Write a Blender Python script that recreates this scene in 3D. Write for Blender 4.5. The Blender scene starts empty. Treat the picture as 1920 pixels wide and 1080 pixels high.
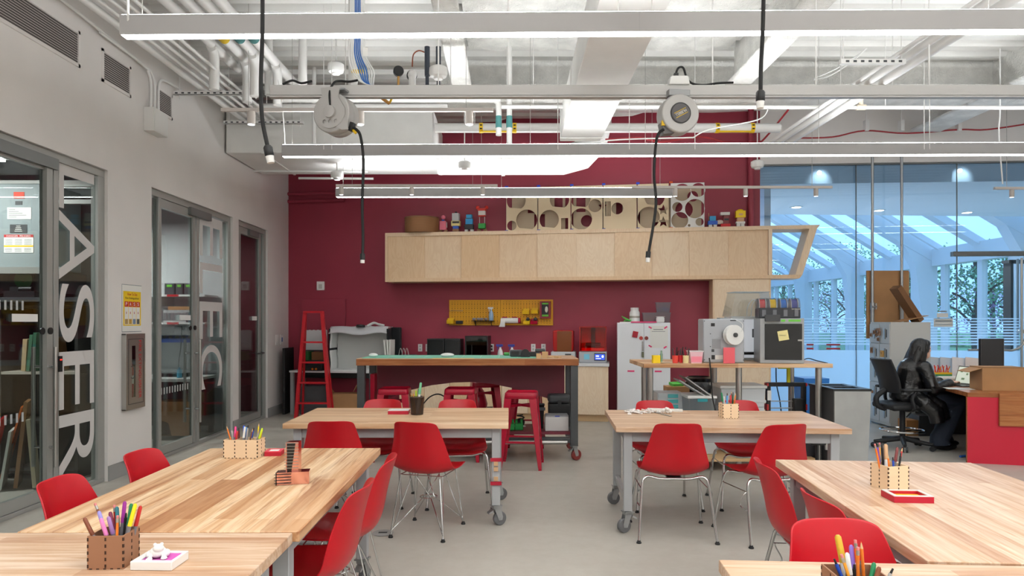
import bpy, bmesh, math, random
from mathutils import Vector, Matrix
random.seed(7)
S = bpy.context.scene
COL = S.collection
PI = math.pi
# ---------------------------------------------------------------- camera
F, CX, CY, H = 1280.0, 956.0, 602.0, 1.48        # focal length in pixels, vanishing point, eye height
cam_d = bpy.data.cameras.new('camera'); cam = bpy.data.objects.new('camera', cam_d); COL.objects.link(cam)
cam_d.sensor_width = 36; cam_d.lens = 24
cam_d.shift_x = (960 - CX) / 1920; cam_d.shift_y = (CY - 540) / 1920
cam_d.clip_start = 0.05; cam_d.clip_end = 300
cam.location = (0, 0, H); cam.rotation_euler = (PI / 2, 0, 0)
S.camera = cam
S.view_settings.view_transform = 'Standard'; S.view_settings.look = 'None'
S.view_settings.gamma = 1; S.view_settings.use_curve_mapping = False
S.view_settings.exposure = 0.0
S.cycles.max_bounces = 8; S.cycles.diffuse_bounces = 4; S.cycles.glossy_bounces = 3
S.cycles.transmission_bounces = 4; S.cycles.transparent_max_bounces = 16
S.cycles.caustics_reflective = False; S.cycles.caustics_refractive = False
S.cycles.sample_clamp_indirect = 6
# ---------------------------------------------------------------- sky (cool overcast evening)
w = bpy.data.worlds.new('world'); S.world = w; w.use_nodes = True
wn = w.node_tree; bg = wn.nodes['Background']
bg.inputs[0].default_value = (0.47, 0.71, 1.0, 1); bg.inputs[1].default_value = 2.5
# ---------------------------------------------------------------- lamps of the room
def area(name, loc, sx, sy, power, color=(1, .97, .93), rot=(0, 0, 0)):
    l = bpy.data.lights.new(name, 'AREA'); l.shape = 'RECTANGLE'; l.size = sx; l.size_y = sy
    l.energy = power; l.color = color
    o = bpy.data.objects.new(name, l); COL.objects.link(o); o.location = loc; o.rotation_euler = rot
    return o
LAMP_DOWN, LAMP_UP = 15.0, 54.0          # emission of the linear fixtures, lower and upper lens
WARM = (.965, .99, 1)
for yy in (1.1, -1.9):                   # the rows of linear fixtures behind the camera
    area('fixture_row_light', (2.4, yy, 3.2), 9.5, .09, 90, WARM)
    area('fixture_row_uplight', (2.4, yy, 3.34), 9.5, .09, 380, WARM, (PI, 0, 0))
area('laser_room_light', (-5.1, 5.6, 2.9), 1.2, .15, 70, (1, .98, .96))
area('electronics_room_light', (-5.0, 8.1, 2.8), 1.2, .2, 75, (1, .98, .96))
area('store_room_light', (-4.9, 10.1, 2.8), .8, .2, 22, (1, .97, .95))
# ---------------------------------------------------------------- helpers
def lin(c):
    return tuple(((v / 255) / 12.92 if v / 255 <= .04045 else ((v / 255 + .055) / 1.055) ** 2.4) for v in c)
MATS = {}
def M(name, rgb=(200, 200, 200), rough=.5, metal=0, spec=.5, emit=0, coat=0, alpha=1, sheen=0):
    if name in MATS: return MATS[name]
    m = bpy.data.materials.new(name); m.use_nodes = True; b = m.node_tree.nodes['Principled BSDF']
    b.inputs['Base Color'].default_value = (*lin(rgb), 1); b.inputs['Roughness'].default_value = rough
    b.inputs['Metallic'].default_value = metal; b.inputs['Specular IOR Level'].default_value = spec
    if emit: b.inputs['Emission Color'].default_value = (*lin(rgb), 1); b.inputs['Emission Strength'].default_value = emit
    if coat: b.inputs['Coat Weight'].default_value = coat; b.inputs['Coat Roughness'].default_value = .1
    if alpha < 1: b.inputs['Alpha'].default_value = alpha
    MATS[name] = m; return m
def nt(m):
    t = m.node_tree; return t, t.nodes, t.links, t.nodes['Principled BSDF']
def mapped(t, scale, coord='Object', rot=(0, 0, 0)):
    tc = t.nodes.new('ShaderNodeTexCoord'); mp = t.nodes.new('ShaderNodeMapping')
    mp.inputs['Scale'].default_value = scale; mp.inputs['Rotation'].default_value = rot
    t.links.new(tc.outputs[coord], mp.inputs[0]); return mp.outputs[0]
def noise(t, vec, scale, detail=3, rough=.5, dist=0):
    n = t.nodes.new('ShaderNodeTexNoise'); n.inputs['Scale'].default_value = scale; n.inputs['Detail'].default_value = detail
    n.inputs['Roughness'].default_value = rough; n.inputs['Distortion'].default_value = dist
    if vec: t.links.new(vec, n.inputs['Vector'])
    return n.outputs['Fac']
def ramp(t, fac, stops):
    r = t.nodes.new('ShaderNodeValToRGB'); e = r.color_ramp.elements
    while len(e) < len(stops): e.new(.5)
    for k, (p, c) in enumerate(stops): e[k].position = p; e[k].color = (*lin(c), 1)
    t.links.new(fac, r.inputs[0]); return r.outputs[0]
def mixc(t, fac, a, b, mode='MIX'):
    n = t.nodes.new('ShaderNodeMix'); n.data_type = 'RGBA'; n.blend_type = mode
    for v, i in ((fac, 0), (a, 6), (b, 7)):
        if hasattr(v, 'is_output') or hasattr(v, 'links'): t.links.new(v, n.inputs[i])
        elif i == 0: n.inputs[0].default_value = v
        else: n.inputs[i].default_value = (*lin(v), 1)
    return n.outputs[2]
def bump(t, b, fac, strength=.2, dist=.01):
    n = t.nodes.new('ShaderNodeBump'); n.inputs['Strength'].default_value = strength; n.inputs['Distance'].default_value = dist
    t.links.new(fac, n.inputs['Height']); t.links.new(n.outputs[0], b.inputs['Normal'])
def paint(name, rgb, rough=.6, var=.05, scale=1.2, bmp=0, bscale=60):
    if name in MATS: return MATS[name]
    m = M(name, rgb, rough); t, n, l, b = nt(m)
    lo = tuple(max(0, c * (1 - var)) for c in rgb); hi = tuple(min(255, c * (1 + var)) for c in rgb)
    v = mapped(t, (1, 1, 1)); l.new(ramp(t, noise(t, v, scale, 4), [(.3, lo), (.7, hi)]), b.inputs['Base Color'])
    if bmp: bump(t, b, noise(t, v, bscale, 3), bmp, .02)
    return m
def butcher(name, tones, streak, row=.045, length=.9, amount=.6, seedoff=0):
    """edge-glued boards running along local X"""
    m = M(name, tones[0], .42, spec=.35); t, n, l, b = nt(m)
    v = mapped(t, (1, 1, 1))
    br = n.new('ShaderNodeTexBrick'); br.inputs['Scale'].default_value = 1; br.inputs['Brick Width'].default_value = length
    br.inputs['Row Height'].default_value = row; br.inputs['Mortar Size'].default_value = .0004; br.inputs['Mortar Smooth'].default_value = 1
    br.offset = .37; br.inputs['Color1'].default_value = (0, 0, 0, 1); br.inputs['Color2'].default_value = (1, 1, 1, 1); br.inputs['Mortar'].default_value = (.3, .3, .3, 1)
    off = n.new('ShaderNodeVectorMath'); off.operation = 'ADD'; off.inputs[1].default_value = (3.1 + seedoff, 2.3, 0)
    l.new(v, off.inputs[0]); l.new(off.outputs[0], br.inputs['Vector'])
    base = ramp(t, br.outputs['Color'], [(0, tones[0]), (.45, tones[1]), (.8, tones[2]), (1, tones[3])])
    g = noise(t, mapped(t, (1.6, 26, 26)), 1.0 + seedoff * .13, 4, .6, .4)
    s1 = ramp(t, g, [(.40, (255, 255, 255)), (.62, (222, 198, 172))])
    c1 = mixc(t, .8, base, s1, 'MULTIPLY')
    g2 = noise(t, mapped(t, (.9, 17, 17)), 1.3, 4, .6, 1.0)
    msk = n.new('ShaderNodeMapRange'); msk.inputs[1].default_value = .53; msk.inputs[2].default_value = .70; msk.inputs[4].default_value = amount
    l.new(g2, msk.inputs[0])
    l.new(mixc(t, msk.outputs[0], c1, streak), b.inputs['Base Color'])
    return m
def plywood(name, rgb, dark, vert=True, var=.25):
    m = M(name, rgb, .5, spec=.3); t, n, l, b = nt(m)
    sc = (7, 7, 1.6) if vert else (1.6, 7, 7)
    v = mapped(t, sc); oi = n.new('ShaderNodeObjectInfo')
    ad = n.new('ShaderNodeVectorMath'); ad.operation = 'ADD'; cm = n.new('ShaderNodeCombineXYZ')
    mu = n.new('ShaderNodeMath'); mu.operation = 'MULTIPLY'; mu.inputs[1].default_value = 37; l.new(oi.outputs['Random'], mu.inputs[0])
    l.new(mu.outputs[0], cm.inputs[0]); l.new(v, ad.inputs[0]); l.new(cm.outputs[0], ad.inputs[1])
    a = noise(t, ad.outputs[0], 1.0, 2, .5, 1.6)
    wv = n.new('ShaderNodeMath'); wv.operation = 'SINE'; m2 = n.new('ShaderNodeMath'); m2.operation = 'MULTIPLY'; m2.inputs[1].default_value = 46
    l.new(a, m2.inputs[0]); l.new(m2.outputs[0], wv.inputs[0])
    mr = n.new('ShaderNodeMapRange'); mr.inputs[1].default_value = -1; mr.inputs[2].default_value = 1; mr.inputs[4].default_value = .38; l.new(wv.outputs[0], mr.inputs[0])
    c = mixc(t, mr.outputs[0], rgb, dark)
    tone = ramp(t, oi.outputs['Random'], [(0, (255, 255, 255)), (1, (238, 222, 202))])
    l.new(mixc(t, 1.0, c, tone, 'MULTIPLY'), b.inputs['Base Color'])
    return m
def glass(name, tint=(235, 242, 240), refl=.07, rough=.0, haze=0, top=.75):
    if name in MATS: return MATS[name]
    m = bpy.data.materials.new(name); m.use_nodes = True; t = m.node_tree; t.nodes.clear()
    out = t.nodes.new('ShaderNodeOutputMaterial'); tr = t.nodes.new('ShaderNodeBsdfTransparent'); gl = t.nodes.new('ShaderNodeBsdfGlossy')
    tr.inputs[0].default_value = (*lin(tint), 1); gl.inputs['Roughness'].default_value = rough
    fr = t.nodes.new('ShaderNodeLayerWeight'); fr.inputs['Blend'].default_value = .25
    mr = t.nodes.new('ShaderNodeMapRange'); mr.inputs[3].default_value = refl; mr.inputs[4].default_value = top; t.links.new(fr.outputs['Fresnel'], mr.inputs[0]); fr.inputs['Blend'].default_value = .12
    mx = t.nodes.new('ShaderNodeMixShader'); t.links.new(mr.outputs[0], mx.inputs[0]); t.links.new(tr.outputs[0], mx.inputs[1]); t.links.new(gl.outputs[0], mx.inputs[2])
    o = mx.outputs[0]
    if haze:
        df = t.nodes.new('ShaderNodeBsdfDiffuse'); df.inputs[0].default_value = (.8, .8, .8, 1)
        tl = t.nodes.new('ShaderNodeBsdfTranslucent'); tl.inputs[0].default_value = (.78, .91, 1, 1)
        m1 = t.nodes.new('ShaderNodeMixShader'); m1.inputs[0].default_value = .92; t.links.new(df.outputs[0], m1.inputs[1]); t.links.new(tl.outputs[0], m1.inputs[2])
        m2 = t.nodes.new('ShaderNodeMixShader'); m2.inputs[0].default_value = haze; t.links.new(o, m2.inputs[1]); t.links.new(m1.outputs[0], m2.inputs[2]); o = m2.outputs[0]
    t.links.new(o, out.inputs[0]); MATS[name] = m; return m
class B:
    def __init__(s): s.bm = bmesh.new(); s.marks = []
    def mark(s, i): s.marks.append((len(s.bm.faces), i)); return s      # faces made from here on take material i
    def box(s, x0, x1, y0, y1, z0, z1, mx=None):
        p = [Vector((x, y, z)) for z in (z0, z1) for y in (y0, y1) for x in (x0, x1)]
        if mx: p = [mx @ q for q in p]
        v = [s.bm.verts.new(q) for q in p]
        for f in ((0, 2, 3, 1), (4, 5, 7, 6), (0, 1, 5, 4), (2, 6, 7, 3), (0, 4, 6, 2), (1, 3, 7, 5)): s.bm.faces.new([v[i] for i in f])
        return s
    def cb(s, c, sz, rz=0, rx=0, ry=0):
        mx = Matrix.Translation(c) @ Matrix.Rotation(rz, 4, 'Z') @ Matrix.Rotation(ry, 4, 'Y') @ Matrix.Rotation(rx, 4, 'X')
        return s.box(-sz[0] / 2, sz[0] / 2, -sz[1] / 2, sz[1] / 2, -sz[2] / 2, sz[2] / 2, mx)
    def tube(s, pts, r, n=8, closed=False, cap=True):
        pts = [Vector(p) for p in pts]; N = len(pts); rings = []; up = None
        for i, p in enumerate(pts):
            if closed: d = pts[(i + 1) % N] - pts[i - 1]
            else: d = pts[min(i + 1, N - 1)] - pts[max(i - 1, 0)]
            d.normalize()
            if up is None: up = d.orthogonal().normalized()
            else:
                up = up - d * up.dot(d)
                up = up.normalized() if up.length > 1e-6 else d.orthogonal().normalized()
            q = d.cross(up); rr = r[i] if isinstance(r, (list, tuple)) else r
            rings.append([s.bm.verts.new(p + (up * math.cos(a) + q * math.sin(a)) * rr) for a in [2 * PI * k / n for k in range(n)]])
        for i in range(N if closed else N - 1):
            a, b = rings[i], rings[(i + 1) % N]
            for k in range(n): s.bm.faces.new((a[k], a[(k + 1) % n], b[(k + 1) % n], b[k]))
        if cap and not closed:
            s.bm.faces.new(rings[0][::-1]); s.bm.faces.new(rings[-1])
        return s
    def cyl(s, p0, p1, r, r2=None, n=14): return s.tube([p0, p1], [r, r if r2 is None else r2], n)
    def curve(s, pts, r, n=8, k=6):
        return s.tube(smooth(pts, k), r, n)
    def lathe(s, prof, c=(0, 0, 0), n=24, mx=None):
        c = Vector(c); rings = []
        for r, z in prof:
            ring = []
            for k in range(n):
                p = Vector((r * math.cos(2 * PI * k / n), r * math.sin(2 * PI * k / n), z))
                ring.append(s.bm.verts.new((mx @ p if mx else p) + c))
            rings.append(ring)
        for a, b in zip(rings, rings[1:]):
            for k in range(n): s.bm.faces.new((a[k], a[(k + 1) % n], b[(k + 1) % n], b[k]))
        s.bm.faces.new(rings[0][::-1]); s.bm.faces.new(rings[-1]); return s
    def prism(s, poly, z0, z1, mx=None):
        a = [Vector((x, y, z0)) for x, y in poly]; b = [Vector((x, y, z1)) for x, y in poly]
        if mx: a = [mx @ p for p in a]; b = [mx @ p for p in b]
        a = [s.bm.verts.new(p) for p in a]; b = [s.bm.verts.new(p) for p in b]; n = len(poly)
        s.bm.faces.new(a[::-1]); s.bm.faces.new(b)
        for k in range(n): s.bm.faces.new((a[k], a[(k + 1) % n], b[(k + 1) % n], b[k]))
        return s
    def hollow(s, outer, holes, t, mx=None):
        bm = bmesh.new()
        for loop in [outer] + holes:
            v = [bm.verts.new((x, y, 0)) for x, y in loop]
            for k in range(len(v)): bm.edges.new((v[k], v[(k + 1) % len(v)]))
        bmesh.ops.triangle_fill(bm, edges=bm.edges[:], use_beauty=True)
        g = bmesh.ops.extrude_face_region(bm, geom=bm.faces[:])
        bmesh.ops.translate(bm, vec=(0, 0, t), verts=[e for e in g['geom'] if isinstance(e, bmesh.types.BMVert)])
        if mx: bmesh.ops.transform(bm, matrix=mx, verts=bm.verts[:])
        me = bpy.data.meshes.new('tmp'); bm.to_mesh(me); bm.free(); s.bm.from_mesh(me); bpy.data.meshes.remove(me); return s
    def sph(s, c, r, seg=16, mx=None):
        if not isinstance(r, (tuple, list)): r = (r, r, r)
        m = Matrix.Translation(c) @ (mx or Matrix()) @ Matrix.Diagonal((*r, 1))
        bmesh.ops.create_uvsphere(s.bm, u_segments=seg, v_segments=max(6, seg // 2), radius=1, matrix=m); return s
    def grid(s, fn, nu, nv):
        v = [[s.bm.verts.new(fn(i / nu, j / nv)) for j in range(nv + 1)] for i in range(nu + 1)]
        for i in range(nu):
            for j in range(nv): s.bm.faces.new((v[i][j], v[i + 1][j], v[i + 1][j + 1], v[i][j + 1]))
        return s
    def quad(s, *p): s.bm.faces.new([s.bm.verts.new(q) for q in p]); return s
    def make(s, name, mat, parent=None, bevel=0, loc=None, rz=0, solid=0, sub=0, ang=38, seg=2, flip=True):
        bm = s.bm
        if s.marks:
            bm.faces.ensure_lookup_table()
            for a, i in s.marks:
                for k in range(a, len(bm.faces)): bm.faces[k].material_index = i
        if flip: bmesh.ops.recalc_face_normals(bm, faces=bm.faces[:])
        for f in bm.faces: f.smooth = True
        lim = math.radians(ang)
        for e in bm.edges:
            if len(e.link_faces) == 2 and e.calc_face_angle(0) > lim: e.smooth = False
        me = bpy.data.meshes.new(name); bm.to_mesh(me); bm.free()
        for m_ in (mat if isinstance(mat, (list, tuple)) else [mat]): me.materials.append(m_)
        o = bpy.data.objects.new(name, me); COL.objects.link(o)
        if parent: o.parent = parent
        if loc is not None: o.location = loc
        o.rotation_euler[2] = rz
        if solid: q = o.modifiers.new('solid', 'SOLIDIFY'); q.thickness = solid; q.offset = 0
        if sub: q = o.modifiers.new('sub', 'SUBSURF'); q.levels = q.render_levels = sub
        if bevel:
            q = o.modifiers.new('bevel', 'BEVEL'); q.width = bevel; q.segments = seg; q.limit_method = 'ANGLE'; q.angle_limit = .6
        return o
def smooth(pts, k=6):
    pts = [Vector(p) for p in pts]; out = []
    for i in range(len(pts) - 1):
        p0, p1, p2, p3 = pts[max(i - 1, 0)], pts[i], pts[i + 1], pts[min(i + 2, len(pts) - 1)]
        for j in range(k):
            t = j / k
            out.append(.5 * ((2 * p1) + (p2 - p0) * t + (2 * p0 - 5 * p1 + 4 * p2 - p3) * t * t + (3 * p1 - p0 - 3 * p2 + p3) * t ** 3))
    out.append(pts[-1]); return out
def circ(cx, cy, r, n=28, a0=0, a1=2 * PI):
    return [(cx + r * math.cos(a0 + (a1 - a0) * k / n), cy + r * math.sin(a0 + (a1 - a0) * k / n)) for k in range(n)]
def tag(o, label, cat, group=None, kind=None):
    o['label'] = label; o['category'] = cat
    if group: o['group'] = group
    if kind: o['kind'] = kind
    return o
def thing(name, label, cat, loc=(0, 0, 0), rz=0, group=None):
    o = bpy.data.objects.new(name, None); COL.objects.link(o); o.location = loc; o.rotation_euler[2] = rz
    o.empty_display_size = .1
    return tag(o, label, cat, group)
def st(o): o['kind'] = 'structure'; return o
def dup(root, loc, rz=None, label=None, group=None):
    def cp(o, par):
        c = o.copy(); COL.objects.link(c)
        if par: c.parent = par
        for ch in kids.get(o.name, []): cp(ch, c)
        return c
    kids = {}
    stack = [root]
    while stack:
        q = stack.pop(); kids[q.name] = list(q.children); stack += kids[q.name]
    r = cp(root, None); r.location = loc
    if rz is not None: r.rotation_euler[2] = rz
    if label: r['label'] = label
    if group: r['group'] = group
    return r
def W(px, py, d): return Vector(((px - CX) * d / F, d, H - (py - CY) * d / F))
def X(px, d): return (px - CX) * d / F
def Z(py, d): return H - (py - CY) * d / F
def T(px, py, z):
    d = F * (H - z) / (py - CY); return Vector(((px - CX) * d / F, d, z))
_txt = {}
def text(name, body, mat, parent, mx, w=None, h=None, ext=.001):
    """flat lettering, lower left corner at the origin of mx, reading along its x"""
    cu = bpy.data.curves.new('lettering', 'FONT'); cu.body = body; cu.extrude = 0; cu.resolution_u = 12
    to = bpy.data.objects.new('lettering', cu); COL.objects.link(to)
    dg = bpy.context.evaluated_depsgraph_get(); me = bpy.data.meshes.new_from_object(to.evaluated_get(dg))
    bpy.data.objects.remove(to); bpy.data.curves.remove(cu)
    xs = [v.co.x for v in me.vertices]; ys = [v.co.y for v in me.vertices]
    x0, x1, y0, y1 = min(xs), max(xs), min(ys), max(ys)
    sx = (w / (x1 - x0)) if w else h / (y1 - y0); sy = (h / (y1 - y0)) if h else sx
    me.transform(mx @ Matrix.Diagonal((sx, sy, 1, 1)) @ Matrix.Translation((-x0, -y0, 0)))
    me.name = name; me.materials.clear(); me.materials.append(mat)
    o = bpy.data.objects.new(name, me); COL.objects.link(o)
    if parent: o.parent = parent
    q = o.modifiers.new('solid', 'SOLIDIFY'); q.thickness = ext; q.offset = 0
    return o
def frame_mx(o, ex, ey):
    ex = Vector(ex).normalized(); ey = Vector(ey).normalized(); ez = ex.cross(ey); o = Vector(o)
    return Matrix(((ex.x, ey.x, ez.x, o.x), (ex.y, ey.y, ez.y, o.y), (ex.z, ey.z, ez.z, o.z), (0, 0, 0, 1)))
# ---------------------------------------------------------------- materials
white_wall = paint('white_wall_paint', (230, 226, 223), .55, .02)
red_wall = paint('burgundy_wall_paint', (148, 48, 66), .5, .05, .7)
concrete = M('polished_concrete', (190, 184, 174), .35, spec=.4)
t, n, l, b = nt(concrete); v = mapped(t, (1, 1, 1))
c = ramp(t, noise(t, v, .8, 5, .6, .5), [(.3, (174, 169, 160)), (.7, (185, 180, 171))])
c2 = ramp(t, noise(t, v, 9, 5, .7), [(.3, (244, 242, 240)), (.62, (255, 255, 255))])
l.new(mixc(t, .8, c, c2, 'MULTIPLY'), b.inputs['Base Color'])
l.new(ramp(t, noise(t, v, 2.5, 4), [(.3, (160, 160, 160)), (.7, (185, 185, 185))]), b.inputs['Roughness'])
deck_m = paint('white_painted_deck', (226, 225, 222), .5, .03, 2)
fire_m = paint('sprayed_fireproofing', (232, 231, 227), .9, .06, 5, .9, 45)
whitemet = M('white_enamel', (232, 231, 229), .35, spec=.4)
duct_m = paint('white_painted_duct', (232, 231, 228), .45, .02, 3)
alu = M('grey_aluminium', (158, 158, 154), .42, .25)
alu_d = M('grey_aluminium_dark', (112, 114, 113), .4, .3)
steel = M('brushed_steel', (178, 176, 172), .3, .9)
chrome = M('chrome', (205, 205, 205), .12, 1)
galv = M('galvanised_steel', (170, 172, 174), .35, .85)
greysteel = M('light_grey_powder_coat', (165, 166, 168), .45, .1)
darksteel = M('dark_raw_steel', (78, 80, 82), .45, .5)
black = M('black_plastic', (22, 22, 24), .45)
blackr = M('black_rubber', (26, 26, 27), .75)
darkgrey = M('dark_grey_plastic', (62, 64, 67), .5)
greyr = M('grey_rubber', (98, 98, 100), .6)
red_plast = M('red_moulded_plastic', (180, 9, 26), .38, spec=.4)
red_enam = M('red_enamel', (168, 5, 42), .3, spec=.5)
ladder_red = M('bright_red_paint', (196, 16, 32), .4)
paper = M('white_paper', (236, 235, 230), .8)
white_pl = M('white_plastic', (236, 236, 234), .4)
card = paint('brown_cardboard', (170, 126, 84), .8, .06, 3)
birch = plywood('birch_plywood', (246, 225, 198), (230, 200, 166))
birch_edge = M('birch_edge', (214, 182, 140), .55)
mdf = M('laser_cut_plywood', (230, 202, 166), .6)
mdf_d = M('walnut_plywood', (150, 106, 78), .6)
burnt = M('burnt_plywood_edge', (58, 34, 20), .8)
maple_a = butcher('maple_block_clear', [(210, 174, 138), (222, 190, 155), (230, 202, 170), (198, 160, 122)], (180, 128, 88), .05, 1.1, .35)
maple_b = butcher('maple_block_streaky', [(200, 156, 116), (224, 188, 150), (236, 208, 172), (178, 128, 88)], (150, 94, 58), .075, 1.7, .85, 2)
maple_c = butcher('maple_block_pale', [(200, 168, 142), (212, 184, 158), (220, 194, 170), (190, 154, 126)], (180, 140, 108), .06, 1.2, .4, 5)
oakside = butcher('brown_oak_boards', [(150, 92, 52), (166, 104, 60), (176, 116, 70), (136, 82, 46)], (110, 64, 36), .03, .8, .4, 8)
lens_m = M('lamp_lens_lit', (251, 254, 255), .5, emit=LAMP_DOWN)
uplens_m = M('lamp_upper_lens_lit', (251, 254, 255), .5, emit=LAMP_UP)
clear = glass('clear_glass', (230, 236, 235), .045, top=.5)
lobby_glass = glass('lobby_partition_glass', (222, 236, 247), .04, top=.5)
frost = glass('frosted_film', (235, 240, 245), .03, .2, .9)
clearpl = glass('clear_plastic', (225, 230, 232), .08, .1, .28)
vinyl = M('light_grey_vinyl_letters', (208, 204, 202), .6)
# ================================================================ the room
XL, YB, ZC = -3.71, 11.44, 4.75                  # left wall, back corner, ceiling
st(B().box(-8, 12.2, -5, 36, -.12, 0).make('floor', concrete))
# corrugated deck, ribs across the room
bb = B(); prof = []; y = -5.0
while y < 11.6:
    prof += [(y, ZC), (y + .04, ZC - .075), (y + .17, ZC - .075), (y + .21, ZC)]; y += .30
pr = [(a, z) for a, z in prof] + [(12, ZC), (12, ZC + .15), (-5, ZC + .15)]
bb.prism(pr, -3.85, 9.0, frame_mx((0, 0, 0), (0, 1, 0), (0, 0, 1)))
st(bb.make('ceiling', deck_m))
# left wall with three glazed openings
OP = [(3.2, 6.30), (7.07, 9.14), (9.34, 10.46)]; ZH = 2.87
bb = B(); y0 = -5
for a, b_ in OP:
    bb.box(XL - .14, XL, y0, a, 0, ZH); y0 = b_
bb.box(XL - .14, XL, y0, YB + .1, 0, ZH); bb.box(XL - .14, XL, -5, YB + .1, ZH, ZC)
st(bb.make('wall_left', white_wall))
bb = B(); y0 = -5
for a, b_ in OP + [(YB, YB)]:
    bb.box(XL, XL + .012, y0, a, 0, .14); y0 = b_
st(bb.make('baseboard_left', M('grey_rubber_base', (150, 150, 148), .6)))
# red wall, turned a little towards the right
UW = Vector((7.51, -1.07, 0)).normalized(); NW = Vector((UW.y, -UW.x, 0)); RZW = math.atan2(UW.y, UW.x); WLEN = 7.586
def S_at(px, o):
    k = (px - CX) / F
    return (k * (YB + o * NW.y) - XL - o * NW.x) / (UW.x - k * UW.y)
def RW(s, o, z=0): return Vector((XL, YB, z)) + UW * s + NW * o
def D_at(px, o): return RW(S_at(px, o), o).y
wallroot = Matrix.Translation((XL, YB, 0)) @ Matrix.Rotation(RZW, 4, 'Z')   # local x along the wall, -y into the room
o = B().box(-.1, WLEN, 0, .15, 0, ZC).make('wall_back', red_wall); o.location = (XL, YB, 0); o.rotation_euler[2] = RZW; st(o)
o = B().box(-.1, WLEN, -.012, 0, 0, .1).make('baseboard_back', M('burgundy_base', (96, 28, 40), .6)); o.location = (XL, YB, 0); o.rotation_euler[2] = RZW; st(o)
# wall parts behind and beside the camera
st(B().box(XL, 9, -5.15, -5, 0, ZC).make('wall_rear', white_wall))
st(B().box(8.85, 9, -5, 10.05, 0, ZC).make('wall_right', white_wall))
# glazed lobby partition
G0 = RW(WLEN, .0); GD = Vector((3.82, -.25, 0)).normalized(); RZG = math.atan2(GD.y, GD.x); GL = 5.15
def GW(s, o=0, z=0): return Vector((G0.x, G0.y, z)) + GD * s + Vector((GD.y, -GD.x, 0)) * o
def GS(px, o=0):
    k = (px - CX) / F; nx, ny = GD.y, -GD.x
    return (k * (G0.y + o * ny) - G0.x - o * nx) / (GD.x - k * GD.y)
ZG = 3.86
def gobj(o): o.location = (G0.x, G0.y, 0); o.rotation_euler[2] = RZG; return st(o)
gobj(B().box(0, GL, 0, .15, ZG, ZC).make('wall_lobby_header', white_wall))
js = [GS(1608), GS(1798)]
edges = [0] + js + [GL]
for k in range(3):
    wd = gobj(B().box(edges[k] + .004, edges[k + 1] - .004, .05, .06, .02, ZG).make('window_%d' % (k + 3), lobby_glass))
    fr = B().box(edges[k] + .004, edges[k + 1] - .004, .044, .049, .02, 1.04)
    z = 1.12; i = 0
    while z < 1.54:
        fr.box(edges[k] + .004, edges[k + 1] - .004, .044, .049, z, z + .026 - i * .0012); z += .043; i += 1
    fr.make('frosted_band', frost, wd)
    rs = [GS(p, -.05) for p in ((1512, 1525, 1549, 1575) if k == 0 else (0,) * 4)]
    if k == 0:
        q = B()
        for a, c in ((rs[0], rs[1]), (rs[2], rs[3])):
            for zz in (1.062, 1.122): q.box(a, c, .040, .0435, zz - .012, zz + .012)
        q.make('red_band_mark', M('red_film', (170, 30, 48), .5), wd)
q = B()
for s_ in js: q.box(s_ - .005, s_ + .005, .045, .065, .02, ZG)
q.box(0, GL, .03, .08, ZG - .02, ZG); q.box(0, GL, .03, .08, 0, .03)
gobj(q.make('trim_1', alu_d))
# ---------------- lobby beyond the glass
lw = paint('lobby_white_paint', (226, 228, 230), .6, .01)
XW, ZE, YE = 11.9, 3.48, 34.0                    # window wall plane, eave height, far end
st(B().prism([(3.4, 10.55), (12.0, 10.0), (12.0, 13.95), (3.4, 13.45)], 3.6, 3.75).make('ceiling_lobby', lw))
o = B().box(0, GL + .2, .12, .2, 3.58, 3.9).make('trim_2', lw); gobj(o)
st(B().box(4.05, XW - .1, 10.4, YE, 0, .004).make('floor_lobby_bounce', M('bounce_slab_white', (232, 232, 230), .5)))  # unseen pale slab, added to bounce daylight up onto the lobby ceiling
def roofz(x): return ZE + .02 + (XW - x) * .6
st(B().box(3.2, XW, YE, YE + .2, 0, 9.5).make('wall_lobby_end', lw))
st(B().box(3.95, 4.05, 10.6, YE, 0, 3.6).box(3.95, 4.05, 13.6, YE, 3.6, 8.4).make('wall_lobby_left', lw))
st(B().box(8.9, 12.1, 9.85, 10.05, 0, 3.75).make('wall_lobby_near', lw))
st(B().box(3.4, 12, 13.4, 13.55, 3.74, 8.6).make('wall_lobby_upper', lw))
st(B().box(XW - .16, XW + .16, 10.0, YE, ZE - .47, ZE).box(XW - .1, XW + .1, 10.0, YE, 0, .3).make('trim_3', lw))
BAY = 3.93; cols = [11.3 + BAY * k for k in range(6)]
q = B()
for cy in cols:
    for dy in (.34, .9, BAY * .5, BAY - .5): q.box(XW - .07, XW + .07, cy + dy - (.09 if dy != .34 else .05), cy + dy + (.09 if dy != .34 else .05), .3, ZE - .45)
st(q.make('window_6', lw))
st(B().box(XW + .02, XW + .03, 10.1, YE - .1, .3, ZE - .4).make('window_7', glass('outer_window_glass', (240, 246, 248), .03, top=.2)))
q = B(); q2 = B()
mxr = lambda y: frame_mx((0, y, 0), (1, 0, 0), (0, 0, 1))
def rafter(qq, y, wd, dp, x0): qq.prism([(XW, roofz(XW) - dp), (XW, roofz(XW)), (x0, roofz(x0)), (x0, roofz(x0) - dp)], -wd / 2, wd / 2, mxr(y))
for cy in cols:
    if cy > 13.6:
        rafter(q, cy, .34, .45, 4.1); rafter(q2, cy - .42, .10, .16, 4.1)
    if cy + BAY / 2 < YE: rafter(q2, cy + BAY / 2, .30, .20, 4.1)
    q.prism([(XW - .30, 0), (XW - .42, 1.5), (XW - .60, ZE - .45), (XW - .95, roofz(XW - .95) - .44), (XW - .95, roofz(XW - .95) - .2), (XW, ZE - .1), (XW, 0)], -.16, .16, mxr(cy))
st(q.make('trim_4', lw)); st(q2.make('trim_5', lw))
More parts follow.
